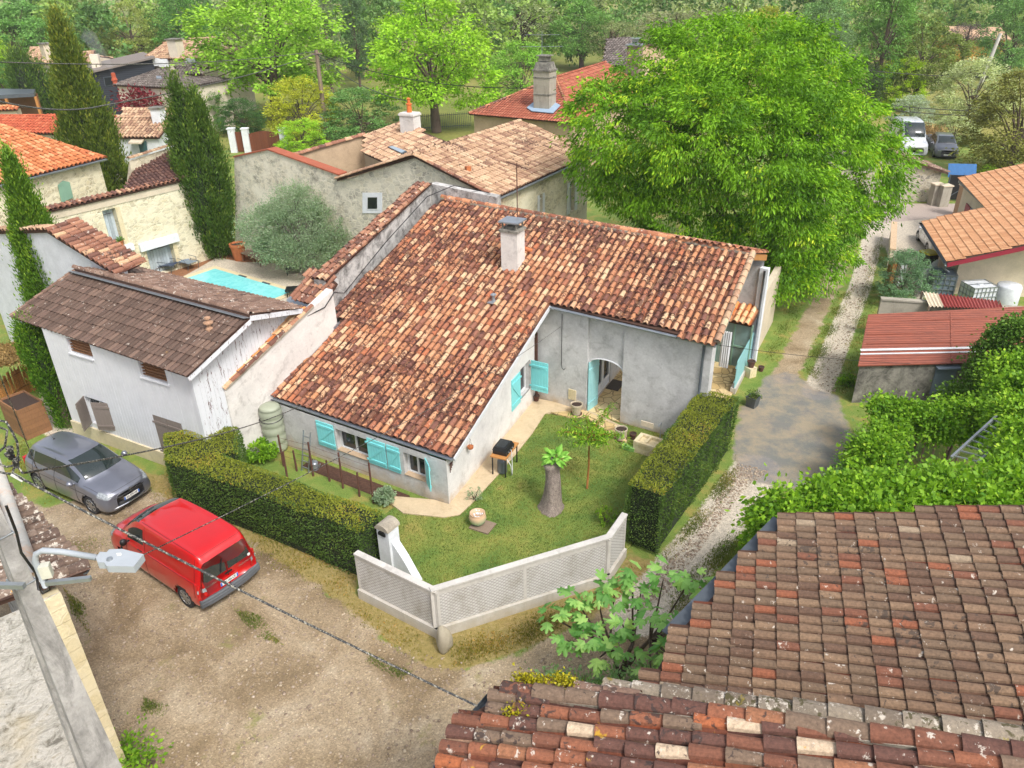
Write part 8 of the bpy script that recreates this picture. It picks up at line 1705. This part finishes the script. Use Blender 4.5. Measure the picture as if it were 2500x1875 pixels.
# ------------------------------------------------------------ vines and shrubs by the lane
def vine(name, label, cat, pts, seed, n, per, mat='vine', color=None, leaf=.15, cr=.42, core=True):
    q = [G(px, py, z) for px, py, z, r, rz in pts]; c = np.mean(q, 0); t = thing(name, label, cat, (c[0], c[1], 0)); L = [(p[0]-c[0], p[1]-c[1], p[2]-rz*.6, r, r, rz) for p, (_, _, _, r, rz) in zip(q, pts)]
    o, C = crown('foliage', L, LV[mat], t, n, per, cr, leaf, seed, .35, .72, .7, True, .45, .8)
    if color: o.color = (*color, 1)
    for l in L[::2]: m = MB(); m.rr = .3; m.tube([(l[0], l[1], 0), (l[0]+.1, l[1], l[2]*.6), (l[0], l[1], l[2])], [.05, .04, .02], 5); m.build('stem', MT['bark'], t, smooth=True, local=True)
    return t, L, c
vine('creeping_vine', 'dense lime-green vine spilling over the far edge of the big grey-brown roof', 'vine', [(1925, 1235, 4.3, .55, .4), (1985, 1222, 4.25, .5, .4), (2060, 1212, 4.25, .55, .4), (2140, 1206, 4.3, .6, .45), (2225, 1204, 4.3, .55, .4), (2310, 1204, 4.35, .6, .45), (2400, 1200, 4.4, .55, .4), (2490, 1190, 4.5, .7, .5), (2080, 1185, 3.9, .35, .3), (2180, 1180, 4.0, .35, .3), (2290, 1175, 4.0, .4, .35), (2030, 1240, 4.35, .5, .3), (2110, 1245, 4.4, .45, .3), (2220, 1235, 4.5, .5, .3), (2350, 1235, 4.5, .5, .3), (2440, 1230, 4.6, .45, .3), (2125, 1268, 4.5, .28, .2)], 501, 800, 75, leaf=.115, cr=.34)
t, L, c = vine('vine_pergola', 'leafy vine-covered pergola enclosing a dark gap beside the lane', 'pergola', [(2165, 985, 1.9, .38, .3), (2205, 1000, 1.9, .45, .35), (2175, 1040, 1.8, .45, .45), (2140, 1085, 1.8, .45, .5), (2250, 1010, 1.9, .45, .35), (2300, 1020, 2.0, .45, .4), (2345, 1000, 2.1, .45, .45), (2385, 1010, 2.2, .45, .5), (2115, 1115, 1.4, .4, .5)], 502, 420, 65, leaf=.11, cr=.30)
for i, (q, z_) in enumerate((((2245, 1130), 1.8), ((2262, 1160), 1.8), ((2310, 1110), 1.8), ((2330, 1140), 1.7), ((2290, 1090), 1.7))): p = G(*q); m = MB(); m.tube([(p[0]-c[0], p[1]-c[1], 0), (p[0]-c[0], p[1]-c[1], z_)], .035, 6); m.build('post', MT['wood_grey'], t, local=True)
vine('shrub', 'dark glossy shrub with a yellow-green top against the red metal roof', 'shrub', [(2440, 850, 2.6, .6, .7), (2480, 815, 3.2, .6, .7), (2510, 800, 3.5, .7, .7), (2425, 905, 1.8, .6, .7), (2385, 935, 1.5, .5, .6), (2345, 965, 1.3, .45, .5)], 503, 330, 70, 'hedge_side', (1.0, 1.15, .7), .10, .34)
vine('climbing_vine', 'tall lime-green climber at the right edge above the ladder', 'vine', [(2490, 890, 3.0, .6, .7), (2505, 945, 3.1, .6, .7), (2465, 955, 2.7, .55, .6), (2485, 1010, 3.0, .6, .7), (2510, 1060, 3.3, .6, .7), (2505, 1120, 3.6, .6, .6), (2440, 990, 2.4, .45, .5), (2520, 1000, 3.2, .6, .7)], 504, 560, 70, leaf=.11, cr=.34)
vine('ivy_bank', 'pale-flecked ivy and weeds on the bank beside the asphalt patch', 'ivy', [(2100, 1130, .7, .45, .4), (2070, 1165, .7, .45, .3), (2120, 1080, .8, .35, .4)], 505, 90, 45, 'olive', (1.0, 1.15, .7), .09, .3)
vine('verge_weeds', 'clump of weeds on the verge below the red shed', 'weeds', [(2070, 925, .25, .2, .2)], 506, 20, 30, 'vine', None, .08, .2)
vine('roof_edge_ivy', 'small bright ivy clump at the stepped top corner of the big grey-brown roof', 'ivy', [(1870, 1285, 3.4, .2, .3), (1850, 1310, 3.2, .2, .25), (1895, 1270, 3.8, .25, .3)], 507, 60, 40, 'vine', None, .10, .25)
vine('weed_patch', 'bright green weeds at the foot of the quoined corner in the bottom left', 'weeds', [(305, 1830, .25, .16, .2), (325, 1862, .25, .2, .2), (360, 1850, .2, .14, .15)], 508, 30, 30, 'vine', None, .09)
vine('eave_weeds', 'tangle of grey-green weeds beneath the fig tree at the roof corner', 'weeds', [(1340, 1665, .4, .3, .3), (1430, 1665, .5, .35, .35), (1510, 1668, .6, .35, .4), (1570, 1660, .7, .35, .4)], 509, 120, 22, 'olive', (1., 1.15, .8), .09, .3)
# ------------------------------------------------------------ fig tree
fb = P2(1512, 1655); t = thing('fig_tree', 'young fig tree with large lobed leaves growing beside the lane in front of the roofs', 'fig tree', (fb[0], fb[1], 0)); rg = np.random.default_rng(44)
cl = [(1345, 1500, 2.3), (1400, 1455, 2.5), (1455, 1440, 2.6), (1545, 1395, 3.0), (1500, 1450, 2.6), (1620, 1410, 3.1), (1680, 1420, 3.2), (1725, 1440, 3.2), (1590, 1500, 2.8), (1520, 1520, 2.5), (1440, 1545, 2.3), (1385, 1560, 2.0), (1465, 1600, 2.0), (1650, 1530, 3.0), (1725, 1530, 3.3), (1620, 1590, 2.7), (1690, 1620, 3.0), (1735, 1600, 3.2), (1590, 1650, 2.4), (1540, 1580, 2.2), (1735, 1480, 3.3), (1650, 1665, 2.6), (1420, 1500, 2.2), (1565, 1440, 2.7)]
C = []; D = []; m = MB(); m.rr = .5; base = np.array([0, 0, 0.]); hubs = [np.array([-.25, .1, 1.0]), np.array([.25, 0, 1.1]), np.array([.6, -.1, 1.3])]
for h in hubs: m.tube([base, h*.5+np.array([0, 0, .1]), h], [.06, .05, .04], 6)
for px, py, z in cl:
    p = G(px, py, z)-np.array([fb[0], fb[1], 0]); h = min(hubs, key=lambda q: np.linalg.norm(q[:2]-p[:2])); m.tube([h, (h+p)/2+np.array([0, 0, -.12]), p-np.array([0, 0, .05])], [.035, .024, .012], 5)
    for i in range(10): a = rg.random()*6.28; el = rg.uniform(-.5, .6); d = np.array([math.cos(a), math.sin(a), el]); C.append(p+d*rg.uniform(.05, .20)+rg.normal(0, .06, 3)); D.append(d+np.array([0, 0, -.15]))
m.build('trunk', MT['bark'], t, smooth=True, local=True); big_leaves('foliage', C, D, .27, LV['fig'], t, 45, lobed=True, aspect=.95, local=True)
# ------------------------------------------------------------ foreground roofs (bottom right)
MT['tile_mort'] = m_tile('ridge_tile_limed', [(0, '#7f7466'), (.4, '#8c8070'), (.7, '#75685a')], '#45401f', .8, '#8a7a2a', .3, .45, .6)
UA = unit([math.cos(math.radians(72.7)), math.sin(math.radians(72.7)), 0]); VA = unit([math.cos(math.radians(-17.3)), math.sin(math.radians(-17.3)), 0])
pA = G(1650, 1704, 4.45); PA_ = plane3(pA, pA+UA, pA+VA+ZUP*.21)
ra = thing('roofed_barn', 'large building with a grey-brown canal tile roof in the bottom right corner', 'building', tuple(V3(pA, 0)))
q = [PP(*a, PA_) for a in ((1560, 1712), (1655, 1545), (1770, 1425), (1925, 1262), (2600, 1238), (2620, 1835))]
tile_roof('roof', q, MT['tile_A'], ra, pitch=.198, row=.345, rad=.083, seed=601, jitter=.006, flatk=.95, udir=-UA[:2], skew=False, deck_t=.12)
tile_line('verge_tiles', [PP(1480, 1690, PA_)+ZUP*.06, PP(2610, 1826, PA_)+ZUP*.06], MT['tile_mort'], ra, .18, .46, 603, mortar=MT['mortar']); 
m = MB(); V_ = [PP(1650, 1716, PA_)+ZUP*.03, PP(2610, 1842, PA_)+ZUP*.03]; m.bar(V_[0], V_[1], .34, .16); m.build('mortar_band', MT['mortar'], ra)
m = MB(); w_ = [p+(sum(q)/len(q)-p)*.03 for p in q]
for i in range(len(w_)): a_, b_ = w_[i], w_[(i+1) % len(w_)]; m.poly([V3(a_, 0), V3(b_, 0), b_-ZUP*.14, a_-ZUP*.14])
m.build('wall', MT['stone_cream'], ra)
m = MB(); m.bar(q[1]-ZUP*.12-VA*.12, q[3]-ZUP*.12-VA*.12, .34, .03); m.build('roofing_felt', MT['zinc_dark'], ra, label='dark felt strip showing below the stepped tile edge')
pB_ = G(1136, 1752, 5.3); PB_ = plane3(pB_, pB_+UA, pB_+VA+ZUP*.24)
rb_ = thing('lichened_roof_building', 'building with a nearer lichen-spotted tile roof along the bottom edge', 'building', tuple(V3(pB_, 0)))
q = [PP(*a, PB_) for a in ((1040, 1960), (1136, 1752), (1224, 1698), (1650, 1742), (2600, 1864), (2750, 2150), (1000, 2150))]
tile_roof('roof', q, MT['tile_B'], rb_, pitch=.225, row=.40, rad=.098, seed=605, jitter=.014, flatk=.95, udir=-UA[:2], skew=False, deck_t=.12)
tile_line('verge_tiles', [PP(1235, 1690, PB_)+ZUP*.03, PP(1650, 1735, PB_)+ZUP*.03, PP(2600, 1860, PB_)+ZUP*.03], MT['tile_B'], rb_, .13, .48, 607, mortar=MT['mortar'])
tile_line('verge_tiles', [PP(1270, 1665, PB_)-ZUP*.05, PP(1560, 1700, PB_)-ZUP*.05], MT['tile_barn_old'], rb_, .13, .48, 608, mortar=MT['mortar'])
MT['moss'] = m_leaf('moss_yellow', '#7a7a14', '#b0a41e', .1); rg = np.random.default_rng(61); P = []
for (a, b_, n_) in (((1262, 1668), (1330, 1680), 900), ((1345, 1668), (1400, 1682), 700), ((1235, 1752), (1275, 1745), 250)):
    A_, B_ = PP(*a, PB_), PP(*b_, PB_); s_ = rg.random(n_); P.append(A_+(B_-A_)*s_[:, None]+rg.normal(0, .055, (n_, 3))+np.array([0, 0, .08]))
P = np.concatenate(P); V, Fc = leaf_mesh(P, rg.normal(0, 1, P.shape)+ZUP, .045, rg, .6); r = rg.random(len(P)); tag(mesh_obj('moss', V, Fc, MT['moss'], rb_, False, None, {'rnd': np.concatenate([r, r])}), kind='stuff')
m = MB(); w_ = [p+(sum(q)/len(q)-p)*.06 for p in q]
for i in range(len(w_)): a_, b_ = w_[i], w_[(i+1) % len(w_)]; m.poly([V3(a_, 0), V3(b_, 0), b_-ZUP*.14, a_-ZUP*.14])
m.build('wall', MT['stone_cream'], rb_)
gutter('gutter', PP(1060, 1905, PB_)-ZUP*.02, PP(1138, 1750, PB_)-ZUP*.02, -VA, rb_, r=.07); gutter('gutter', PP(1172, 1735, PB_)-ZUP*.05, PP(1225, 1675, PB_)-ZUP*.05, -VA, rb_, r=.09, mat='zinc_dark')
# ------------------------------------------------------------ stone building bottom left
kc = np.array([-8.05, 10.40, 0]); fd_ = unit([-.67, -.74, 0]); ed = unit(G(28, 1202, 4.9)-G(205, 1390, 4.9)); fn = np.array([.74, -.67, 0])
lbd = thing('stone_building', 'pale stone building with yellow quoins and a lichen-covered tile roof in the bottom left corner', 'building', tuple(kc))
m = MB(); zt4 = 4.72; m.poly([kc, kc+fd_*9, kc+fd_*9+ZUP*(zt4+.9), kc+ZUP*zt4]); m.poly([kc, kc+ed*6.5, kc+ed*6.5+ZUP*zt4, kc+ZUP*zt4])
def m_oldlime():
    b = NB('old_limewashed_stone'); n = b.noise(2.4, 7, .75, co=b.co((1, 1, 1.6)), dist=.8); n2 = b.noise(11, 5, .8); c = b.ramp(n, [(.36, hexc('#7d7a72')), (.46, hexc('#b5b2aa')), (.56, hexc('#d0cdc7')), (.68, hexc('#a39b86'))])
    c = b.mix(b.ramp(n2, [(.56, 0), (.70, .7)]), c, hexc('#6d6a62')); c = b.mix(b.ramp(b.noise(.8, 4), [(.55, 0), (.75, .5)]), c, hexc('#c4b182')); b.bump(b.math('ADD', n, n2), .9, .05); return b.done(c, .92)
MT['oldlime'] = m_oldlime(); m.build('wall', MT['oldlime'], lbd)
h_ = 0; i = 0; rg = random.Random(4)
while h_ < zt4-.1:
    bh = rg.uniform(.30, .40); bh = min(bh, zt4-h_); w_ = .34 if i % 2 else .40; m = MB(); m.obox(kc+fd_*w_/2-fn*.10+ZUP*(h_+bh/2)+fn*.02, fd_*w_/2, fn*.12, ZUP*(bh/2-.006)); m.build('quoin', MT['stone_block'], lbd); h_ += bh; i += 1
eA = G(212, 1392, 4.86); eB = eA+ed*7.0; up_ = fd_*4.5+ZUP*.9
tile_roof('roof', [eB, eA, eA+up_, eB+up_], MT['tile_lich'] if 'tile_lich' in MT else m_tile('lichened_pale_tile', [(0, '#6c594c'), (.4, '#7f6d60'), (.7, '#5c4a40')], '#3e342e', .5, '#c8901e', .12, .55, .6), lbd, pitch=.26, row=.36, rad=.115, seed=611, jitter=.02)
a_, b_ = G(-20, 1110, 5.32), G(84, 1412, 5.32); m = MB(); m.tube([a_, (a_+b_)/2, b_], .13, 7); m.build('mortar_ridge', m_plaster('mortar_orange_lichen', '#b4b1aa', '#d88a14', .45, bump=.7), lbd, smooth=True)
m = MB(); m.prism([G(135, 1425, 4.8), G(215, 1400, 4.8), G(222, 1385, 4.8), G(150, 1408, 4.8)], (0, 0, .03)); m.build('flashing', MT['zinc_dark'], lbd)
# ------------------------------------------------------------ utility pole with street lamp
D0 = ray(239, 1875); D1 = ray(62, 1428); py_ = 7.0; P0 = CAM+D0*(py_/D0[1]); P1 = CAM+D1*(py_/D1[1]); pxx = (P0[0]+P1[0])/2
up_ = thing('utility_pole', 'massive tapered grey concrete pole carrying a street lamp in the bottom left corner', 'utility pole', (pxx, py_, 0))
MT['pole'] = m_plaster('pole_concrete', '#a8a5a1', '#4c4a47', .62, streak=True, bump=.6, mot=.16)
wz = lambda z: .27+(7.8-z)*.074 if z > 4.4 else .52+(4.4-z)*.02
ya = math.radians(-38); X_ = np.array([math.cos(ya), math.sin(ya), 0]); Y_ = np.array([-math.sin(ya), math.cos(ya), 0]); V = []; Fc = []; zs_ = [0, 2, 4.4, 6, 7.8, 9.4]
for z in zs_:
    w = wz(z)*.5; t_ = .75
    for a, b2 in ((-1, -t_), (-.45, -t_), (-.38, -t_+.22), (.38, -t_+.22), (.45, -t_), (1, -t_), (1, t_), (-1, t_)): V.append(np.array([pxx, py_, z])+X_*a*w+Y_*b2*w)
for i in range(len(zs_)-1):
    for j in range(8): Fc.append((i*8+j, i*8+(j+1) % 8, (i+1)*8+(j+1) % 8, (i+1)*8+j))
Fc.append(tuple(range(len(V)-8, len(V)))); mesh_obj('shaft', V, Fc, MT['pole'], up_)
vpa, vpb = (-10, 6.75), (10, 6.75); L_ = lambda px, py: VP(px, py, vpa, vpb)
lc = flat('lamp_grey_paint', '#a3a9ae', .35, .05, 4)
m = MB(); m.tube([L_(112, 1432), L_(98, 1400), L_(86, 1370), L_(88, 1352), L_(104, 1344), L_(150, 1347), L_(236, 1361)], .035, 8); arm = m.build('lamp_arm', lc, up_, smooth=True)
zl_ = L_(236, 1361)[2]; h_ = [G(px, py, zl_) for px, py in ((235, 1366), (246, 1352), (262, 1353), (268, 1346), (300, 1345), (352, 1358), (328, 1388), (262, 1387), (256, 1378), (240, 1378))]; m = MB(); m.prism([p+ZUP*.03 for p in h_], -ZUP*.09); hd = m.build('lamp_head', lc, up_)
c_ = sum(h_)/len(h_); m = MB(); m.lathe(G(268, 1366, zl_+.03), [(.035, 0), (.03, .02), (0, .025)], 10); m.build('sensor', MT['steel'], hd); m = MB(); m.prism([G(px, py, zl_+.034) for px, py in ((284, 1351), (296, 1350), (297, 1356), (286, 1357))], (0, 0, .004)); m.build('sticker', MT['plate'], hd)
m = MB(); c_ = L_(112, 1393); m.box(c_, (.11, .09, .17), .3); m.build('junction_box', flat('box_cream', '#c4c3b4', .5), up_)
m = MB(); z_ = L_(120, 1420)[2]; m.bar(G(112, 1424, z_), G(222, 1412, z_), .05, .05); m.build('bracket', MT['steel'], up_); m = MB(); m.bar(G(-10, 1429, z_), G(60, 1430, z_), .06, .06); m.build('bracket', MT['steel'], up_)
for py0 in (1334, 1452): zz = L_(70, py0)[2]; w = wz(zz)*.5+.012; m = MB(); m.tube([np.array([pxx, py_, zz])+X_*a*w+Y_*b2*w for a, b2 in ((-1, -.76), (1, -.76), (1, .76), (-1, .76), (-1, -.76))], .012, 5, False); m.build('strap', MT['steel'], up_)
m = MB(); m.tube([L_(15, 1235), L_(40, 1300), L_(52, 1350), L_(88, 1400), L_(95, 1440)], .016, 5); m.tube([L_(92, 1425), L_(105, 1450), L_(122, 1440), L_(118, 1418), L_(108, 1412)], .012, 5); m.build('conduit', MT['black'], up_, smooth=True)
def cable(label, pts, r, mat='cable', sag=0.0, cat='cable'):
    P = []; pts = [np.array(p, float) for p in pts]
    for a, b_ in zip(pts[:-1], pts[1:]):
        for k in range(14): t_ = k/14; P.append(a+(b_-a)*t_-ZUP*sag*4*t_*(1-t_))
    P.append(pts[-1]); m = MB(); m.tube(P, r, 5); return tag(m.build('cable', MT[mat], None, smooth=True), label, cat)
J = L_(30, 1156)+np.array([0, .5, 0]); D = ray(32, 1158); J = CAM+D*(7.6/D[1])
cable('thick black and white twisted cable crossing over the red van to the bottom right roof', [J, PP(1165, 1730, PB_)+ZUP*.05], .016, sag=.05)
D = ray(55, 1155); J2 = CAM+D*(7.6/D[1]); cable('twisted cable running from the lamp pole to the front eave of the house', [J2, FL+(FR-FL)*.2+ZUP*.02], .014, sag=.22)
cable('thin speckled wire from the street lamp towards the grey porch wall', [G(345, 1357, zl_), Iw+DW*1.0+ZUP*3.2+nS*.05], .007, sag=.25)
D = ray(-5, 905); Ja = CAM+D*(9.0/D[1]); D = ray(112, 1200); cable('thin wire slanting down beside the grey hatchback', [Ja, CAM+D*(12.0/D[1])], .008)
t = thing('cable_junction', 'tangled black and white cable splice cluster at the left edge above the grey car', 'cable junction', tuple(J)); rg = np.random.default_rng(8)
Jp = lambda px, py, d=7.6: CAM+ray(px, py)*(d/ray(px, py)[1])
for pts in ([(-10, 1025), (15, 1030), (30, 1055), (42, 1080), (45, 1110), (35, 1140), (30, 1158)], [(-10, 1040), (18, 1050), (12, 1090), (-10, 1110)], [(-10, 1130), (15, 1140), (40, 1135), (55, 1155)], [(-10, 1150), (10, 1155), (32, 1158)]): m = MB(); m.tube([Jp(*p) for p in pts], .014, 5); m.build('loop', MT['cable'], t, smooth=True)
for i in range(7): c_ = Jp(34+rg.normal(0, 6), 1095+i*7); m = MB(); m.box(c_, (.06, .05, .05), rg.random()*3); m.build('connector', MT['black'] if i % 2 else MT['cable'], t)
m = MB(); m.bar(Jp(28, 1157), Jp(57, 1173), .035, .035); m.build('clamp', MT['plate'], t)
# far pole and lines
b_ = P2(800, 345); zt5 = ZAT(b_, 122); fp = thing('utility_pole', 'weathered wooden utility pole between the two lime-green trees in the background', 'utility pole', (b_[0], b_[1], 0)); m = MB(); m.rr = .4; m.tube([(b_[0], b_[1], 0), (b_[0], b_[1], zt5)], [.24, .17], 8); m.build('shaft', MT['wood_grey'], fp); m = MB(); m.box((b_[0]-.25, b_[1]-.1, 2.2), (.35, .25, .5)); m.build('box', MT['pvc'], fp)
m = MB(); m.bar((b_[0]-.5, b_[1], zt5-.3), (b_[0]+.5, b_[1], zt5-.3), .1, .1); m.build('crossarm', MT['wood_grey'], fp)
tp_ = np.array([b_[0], b_[1], zt5-.3]); at = lambda px, py, d: CAM+ray(px, py)*(d/ray(px, py)[1])
cable('white-speckled cable passing in front of the tallest cypress at the upper left', [at(-40, 238, 30), at(250, 258, 40), tp_], .035, sag=.3); cable('thin upper cable from the left edge to the far utility pole', [at(-40, 150, 45), tp_+ZUP*.2], .03, sag=.5)
cable('cable from the far utility pole to the chimney of the orange roof', [tp_, np.array([cbp[0], cbp[1], cbp[2]+3]) if False else G(1302, 215, 7)], .03, 'black', sag=.8)
cable('cable from the far utility pole down to the stone house wing', [tp_, PP(1000, 300, PLW)+ZUP*1.2], .03, 'black', sag=.6)
b2 = P2(2360, 290); zt6 = ZAT(b2, 82); m = MB(); m.tube([(b2[0], b2[1], 0), (b2[0]+1.2, b2[1], zt6)], [.22, .15], 8); tag(m.build('utility_pole', MT['concrete_light']), 'slim pale concrete pole among the trees at the upper right', 'utility pole')
cable('upper power line crossing the trees at the right', [at(2060, 165, 80), at(2560, 185, 80)], .035, 'black', sag=.4); cable('lower power line crossing above the far white van', [at(2050, 240, 62), at(2560, 268, 62)], .03, 'black', sag=.4); cable('lowest power line behind the far parked car', [at(2060, 255, 62), at(2560, 285, 62)], .03, 'black', sag=.3)
cable('thin black wire from the house corner across the lane to the red metal roof', [E2R-ZUP*.05, PP(2230, 888, PLS)], .008, 'black', sag=.1)
# twiggy tv aerial near the van
# iron railings beneath the rounded lime tree
f0_, f1_ = V3(G(1020, 318), 0), V3(G(1150, 310), 0); t = thing('railing', 'dark iron railing on the grass beneath the rounded lime tree', 'railing', tuple(f0_)); k = 28
for i in range(k+1): p = f0_+(f1_-f0_)*i/k; m = MB(); m.bar(p, p+ZUP*1.5, .04, .04, up=(0, 1, 0)); m.build('bar', MT['zinc_dark'], t)
for z in (.2, 1.3): m = MB(); m.bar(f0_+ZUP*z, f1_+ZUP*z, .05, .05); m.build('rail', MT['zinc_dark'], t)
# ladder by the pergola
t = thing('ladder', 'aluminium ladder lying aslant among the vines at the right', 'ladder', tuple(G(2360, 1090))); r0a, r0b = G(2322, 1118, 2.4), G(2434, 1016, 3.0); r1a, r1b = G(2385, 1132, 2.4), G(2478, 1045, 3.0)
for a_, b_ in ((r0a, r0b), (r1a, r1b)): m = MB(); m.bar(a_, b_, .06, .10); m.build('rail', MT['steel'], t)
for i in range(8): f = (i+.4)/8; m = MB(); m.bar(r0a+(r0b-r0a)*f, r1a+(r1b-r1a)*f, .04, .04); m.build('rung', MT['steel'], t)
# ------------------------------------------------------------ loose stones, tufts and litter
rg = np.random.default_rng(70)
def stones(name, pts, r0, r1, mat, flatz=.5):
    V = []; Fc = []; r = []; n = len(pts); ico = np.array([[0, 0, 1], [.9, 0, .35], [.28, .85, .35], [-.72, .53, .35], [-.72, -.53, .35], [.28, -.85, .35], [.72, .53, -.45], [-.28, .85, -.45], [-.9, 0, -.45], [-.28, -.85, -.45], [.72, -.53, -.45]]); F0 = [(0, 1, 2), (0, 2, 3), (0, 3, 4), (0, 4, 5), (0, 5, 1), (1, 6, 2), (2, 6, 7), (2, 7, 3), (3, 7, 8), (3, 8, 4), (4, 8, 9), (4, 9, 5), (5, 9, 10), (5, 10, 1), (1, 10, 6)]
    s = r0+(r1-r0)*rg.random(n)**4; a = rg.random(n)*6.28; st_ = rg.uniform(.6, 1.3, (n, 1, 3))*np.array([1, 1, flatz]); P = ico[None]*(1+rg.normal(0, .12, (n, 11, 1)))*st_*s[:, None, None]; x = P[..., 0]*np.cos(a)[:, None]-P[..., 1]*np.sin(a)[:, None]; y = P[..., 0]*np.sin(a)[:, None]+P[..., 1]*np.cos(a)[:, None]
    V = np.stack([x+pts[:, 0][:, None], y+pts[:, 1][:, None], P[..., 2]+.01], -1).reshape(-1, 3); Fc = (np.array(F0)[None]+np.arange(n)[:, None, None]*11).reshape(-1, 3); r = np.repeat(rg.random(n), len(F0)); return tag(mesh_obj(name, V, Fc, mat, None, False, None, {'rnd': r}), kind='stuff')
b = NB('loose_gravel_stone'); MT['gstone'] = b.done(b.mix(1.0, b.ramp(b.attr('rnd'), [(0, hexc('#7f6e5e')), (.5, hexc('#9c8a77')), (.85, hexc('#b3a391')), (1, hexc('#b5a588'))]), b.ramp(b.noise(30, 3), [(.3, .85), (.7, 1.15)]), 'MULTIPLY'), .9)
DPX = ((0, 1190), (110, 1240), (350, 1180), (560, 1300), (780, 1440), (940, 1570), (1240, 1640), (1560, 1450), (1640, 1440), (1500, 1600), (1180, 1740), (1100, 1880), (300, 1880), (100, 1400))
stones('gravel_stones', scatter(DPX, 9000, rg), .006, .042, MT['gstone']); stones('gravel_stones', scatter(((1560, 1500), (1640, 1440), (1815, 1200), (1880, 1150), (1800, 1130), (1690, 1310), (1560, 1440)), 2500, rg), .01, .05, MT['gstone'])
stones('gravel_stones', scatter(((1990, 960), (2040, 960), (2150, 600), (2110, 600)), 1500, rg), .01, .05, MT['gstone'])
VERGE = [((0, 1150), (110, 1235), (240, 1200), (120, 1100), (40, 1060)), ((340, 1200), (400, 1260), (560, 1330), (780, 1460), (930, 1580), (1060, 1650), (1070, 1560), (880, 1465), (860, 1330), (620, 1230), (400, 1140)), ((1075, 1570), (1100, 1640), (1300, 1590), (1540, 1450), (1600, 1380), (1530, 1370), (1490, 1425)),
         ((1600, 1480), (1650, 1520), (1790, 1400), (1890, 1260), (1850, 1210), (1760, 1310)), ((1600, 1370), (1640, 1380), (1790, 1200), (1810, 1150), (1800, 1100)), ((1850, 880), (1900, 890), (2040, 600), (1990, 600)), ((1950, 900), (2000, 940), (2090, 700), (2040, 720)), ((2030, 950), (2090, 990), (2150, 740), (2160, 560), (2130, 600)), ((350, 1700), (420, 1720), (400, 1760), (340, 1740)), ((560, 1480), (640, 1500), (700, 1580), (620, 1560)), ((900, 1590), (1010, 1640), (980, 1665), (890, 1620)), ((150, 1430), (215, 1480), (225, 1560), (180, 1520)), ((140, 1330), (240, 1300), (330, 1340), (250, 1400))]
NV = (5000, 11000, 9000, 9000, 4000, 6000, 5000, 7000, 700, 1500, 900, 1200, 300)
pts = np.concatenate([scatter(v, int(k*.6), rg, soft=.5) for v, k in zip(VERGE[3:], NV[3:])]); blades('verge_grass', pts, .075, LV['grass'], rg)
pts = np.concatenate([scatter(v, int(k*.45), rg, soft=.7) for v, k in zip(VERGE[:3], NV[:3])]); o = blades('dry_grass', pts, .075, LV['grass'], rg); o.color = (1.45, 1.05, .85, 1)
# smoke from the small orange chimney pot
b = bpy.data.materials.new('thin_smoke'); b.use_nodes = True; n_ = b.node_tree; n_.nodes.clear(); o_ = n_.nodes.new('ShaderNodeOutputMaterial'); v_ = n_.nodes.new('ShaderNodeVolumePrincipled'); v_.inputs['Color'].default_value = (.9, .92, .95, 1); v_.inputs['Density'].default_value = .16; n_.links.new(v_.outputs[0], o_.inputs['Volume'])
m = MB(); m.tube([SMK+ZUP*1.0, SMK+ZUP*2.0+np.array([-.25, 0, 0]), SMK+ZUP*3.2+np.array([-.9, 0, 0]), SMK+ZUP*4.4+np.array([-1.5, 0, 0]), SMK+ZUP*5.0+np.array([-1.4, 0, 0])], [.18, .35, .6, .75, .2], 10); o = m.build('smoke', b, None, smooth=True); o.data.flip_normals(); tag(o, kind='stuff')

# ------------------------------------------------------------ haze
b = bpy.data.materials.new('air_haze'); b.use_nodes = True; n_ = b.node_tree; n_.nodes.clear(); o_ = n_.nodes.new('ShaderNodeOutputMaterial'); v_ = n_.nodes.new('ShaderNodeVolumePrincipled'); v_.inputs['Color'].default_value = (.93, .96, 1.0, 1); v_.inputs['Density'].default_value = .00028; n_.links.new(v_.outputs[0], o_.inputs['Volume'])
m = MB(); m.box((0, 400, 8.9), (1600, 1000, 19.9)); tag(m.build('haze', b), kind='stuff')
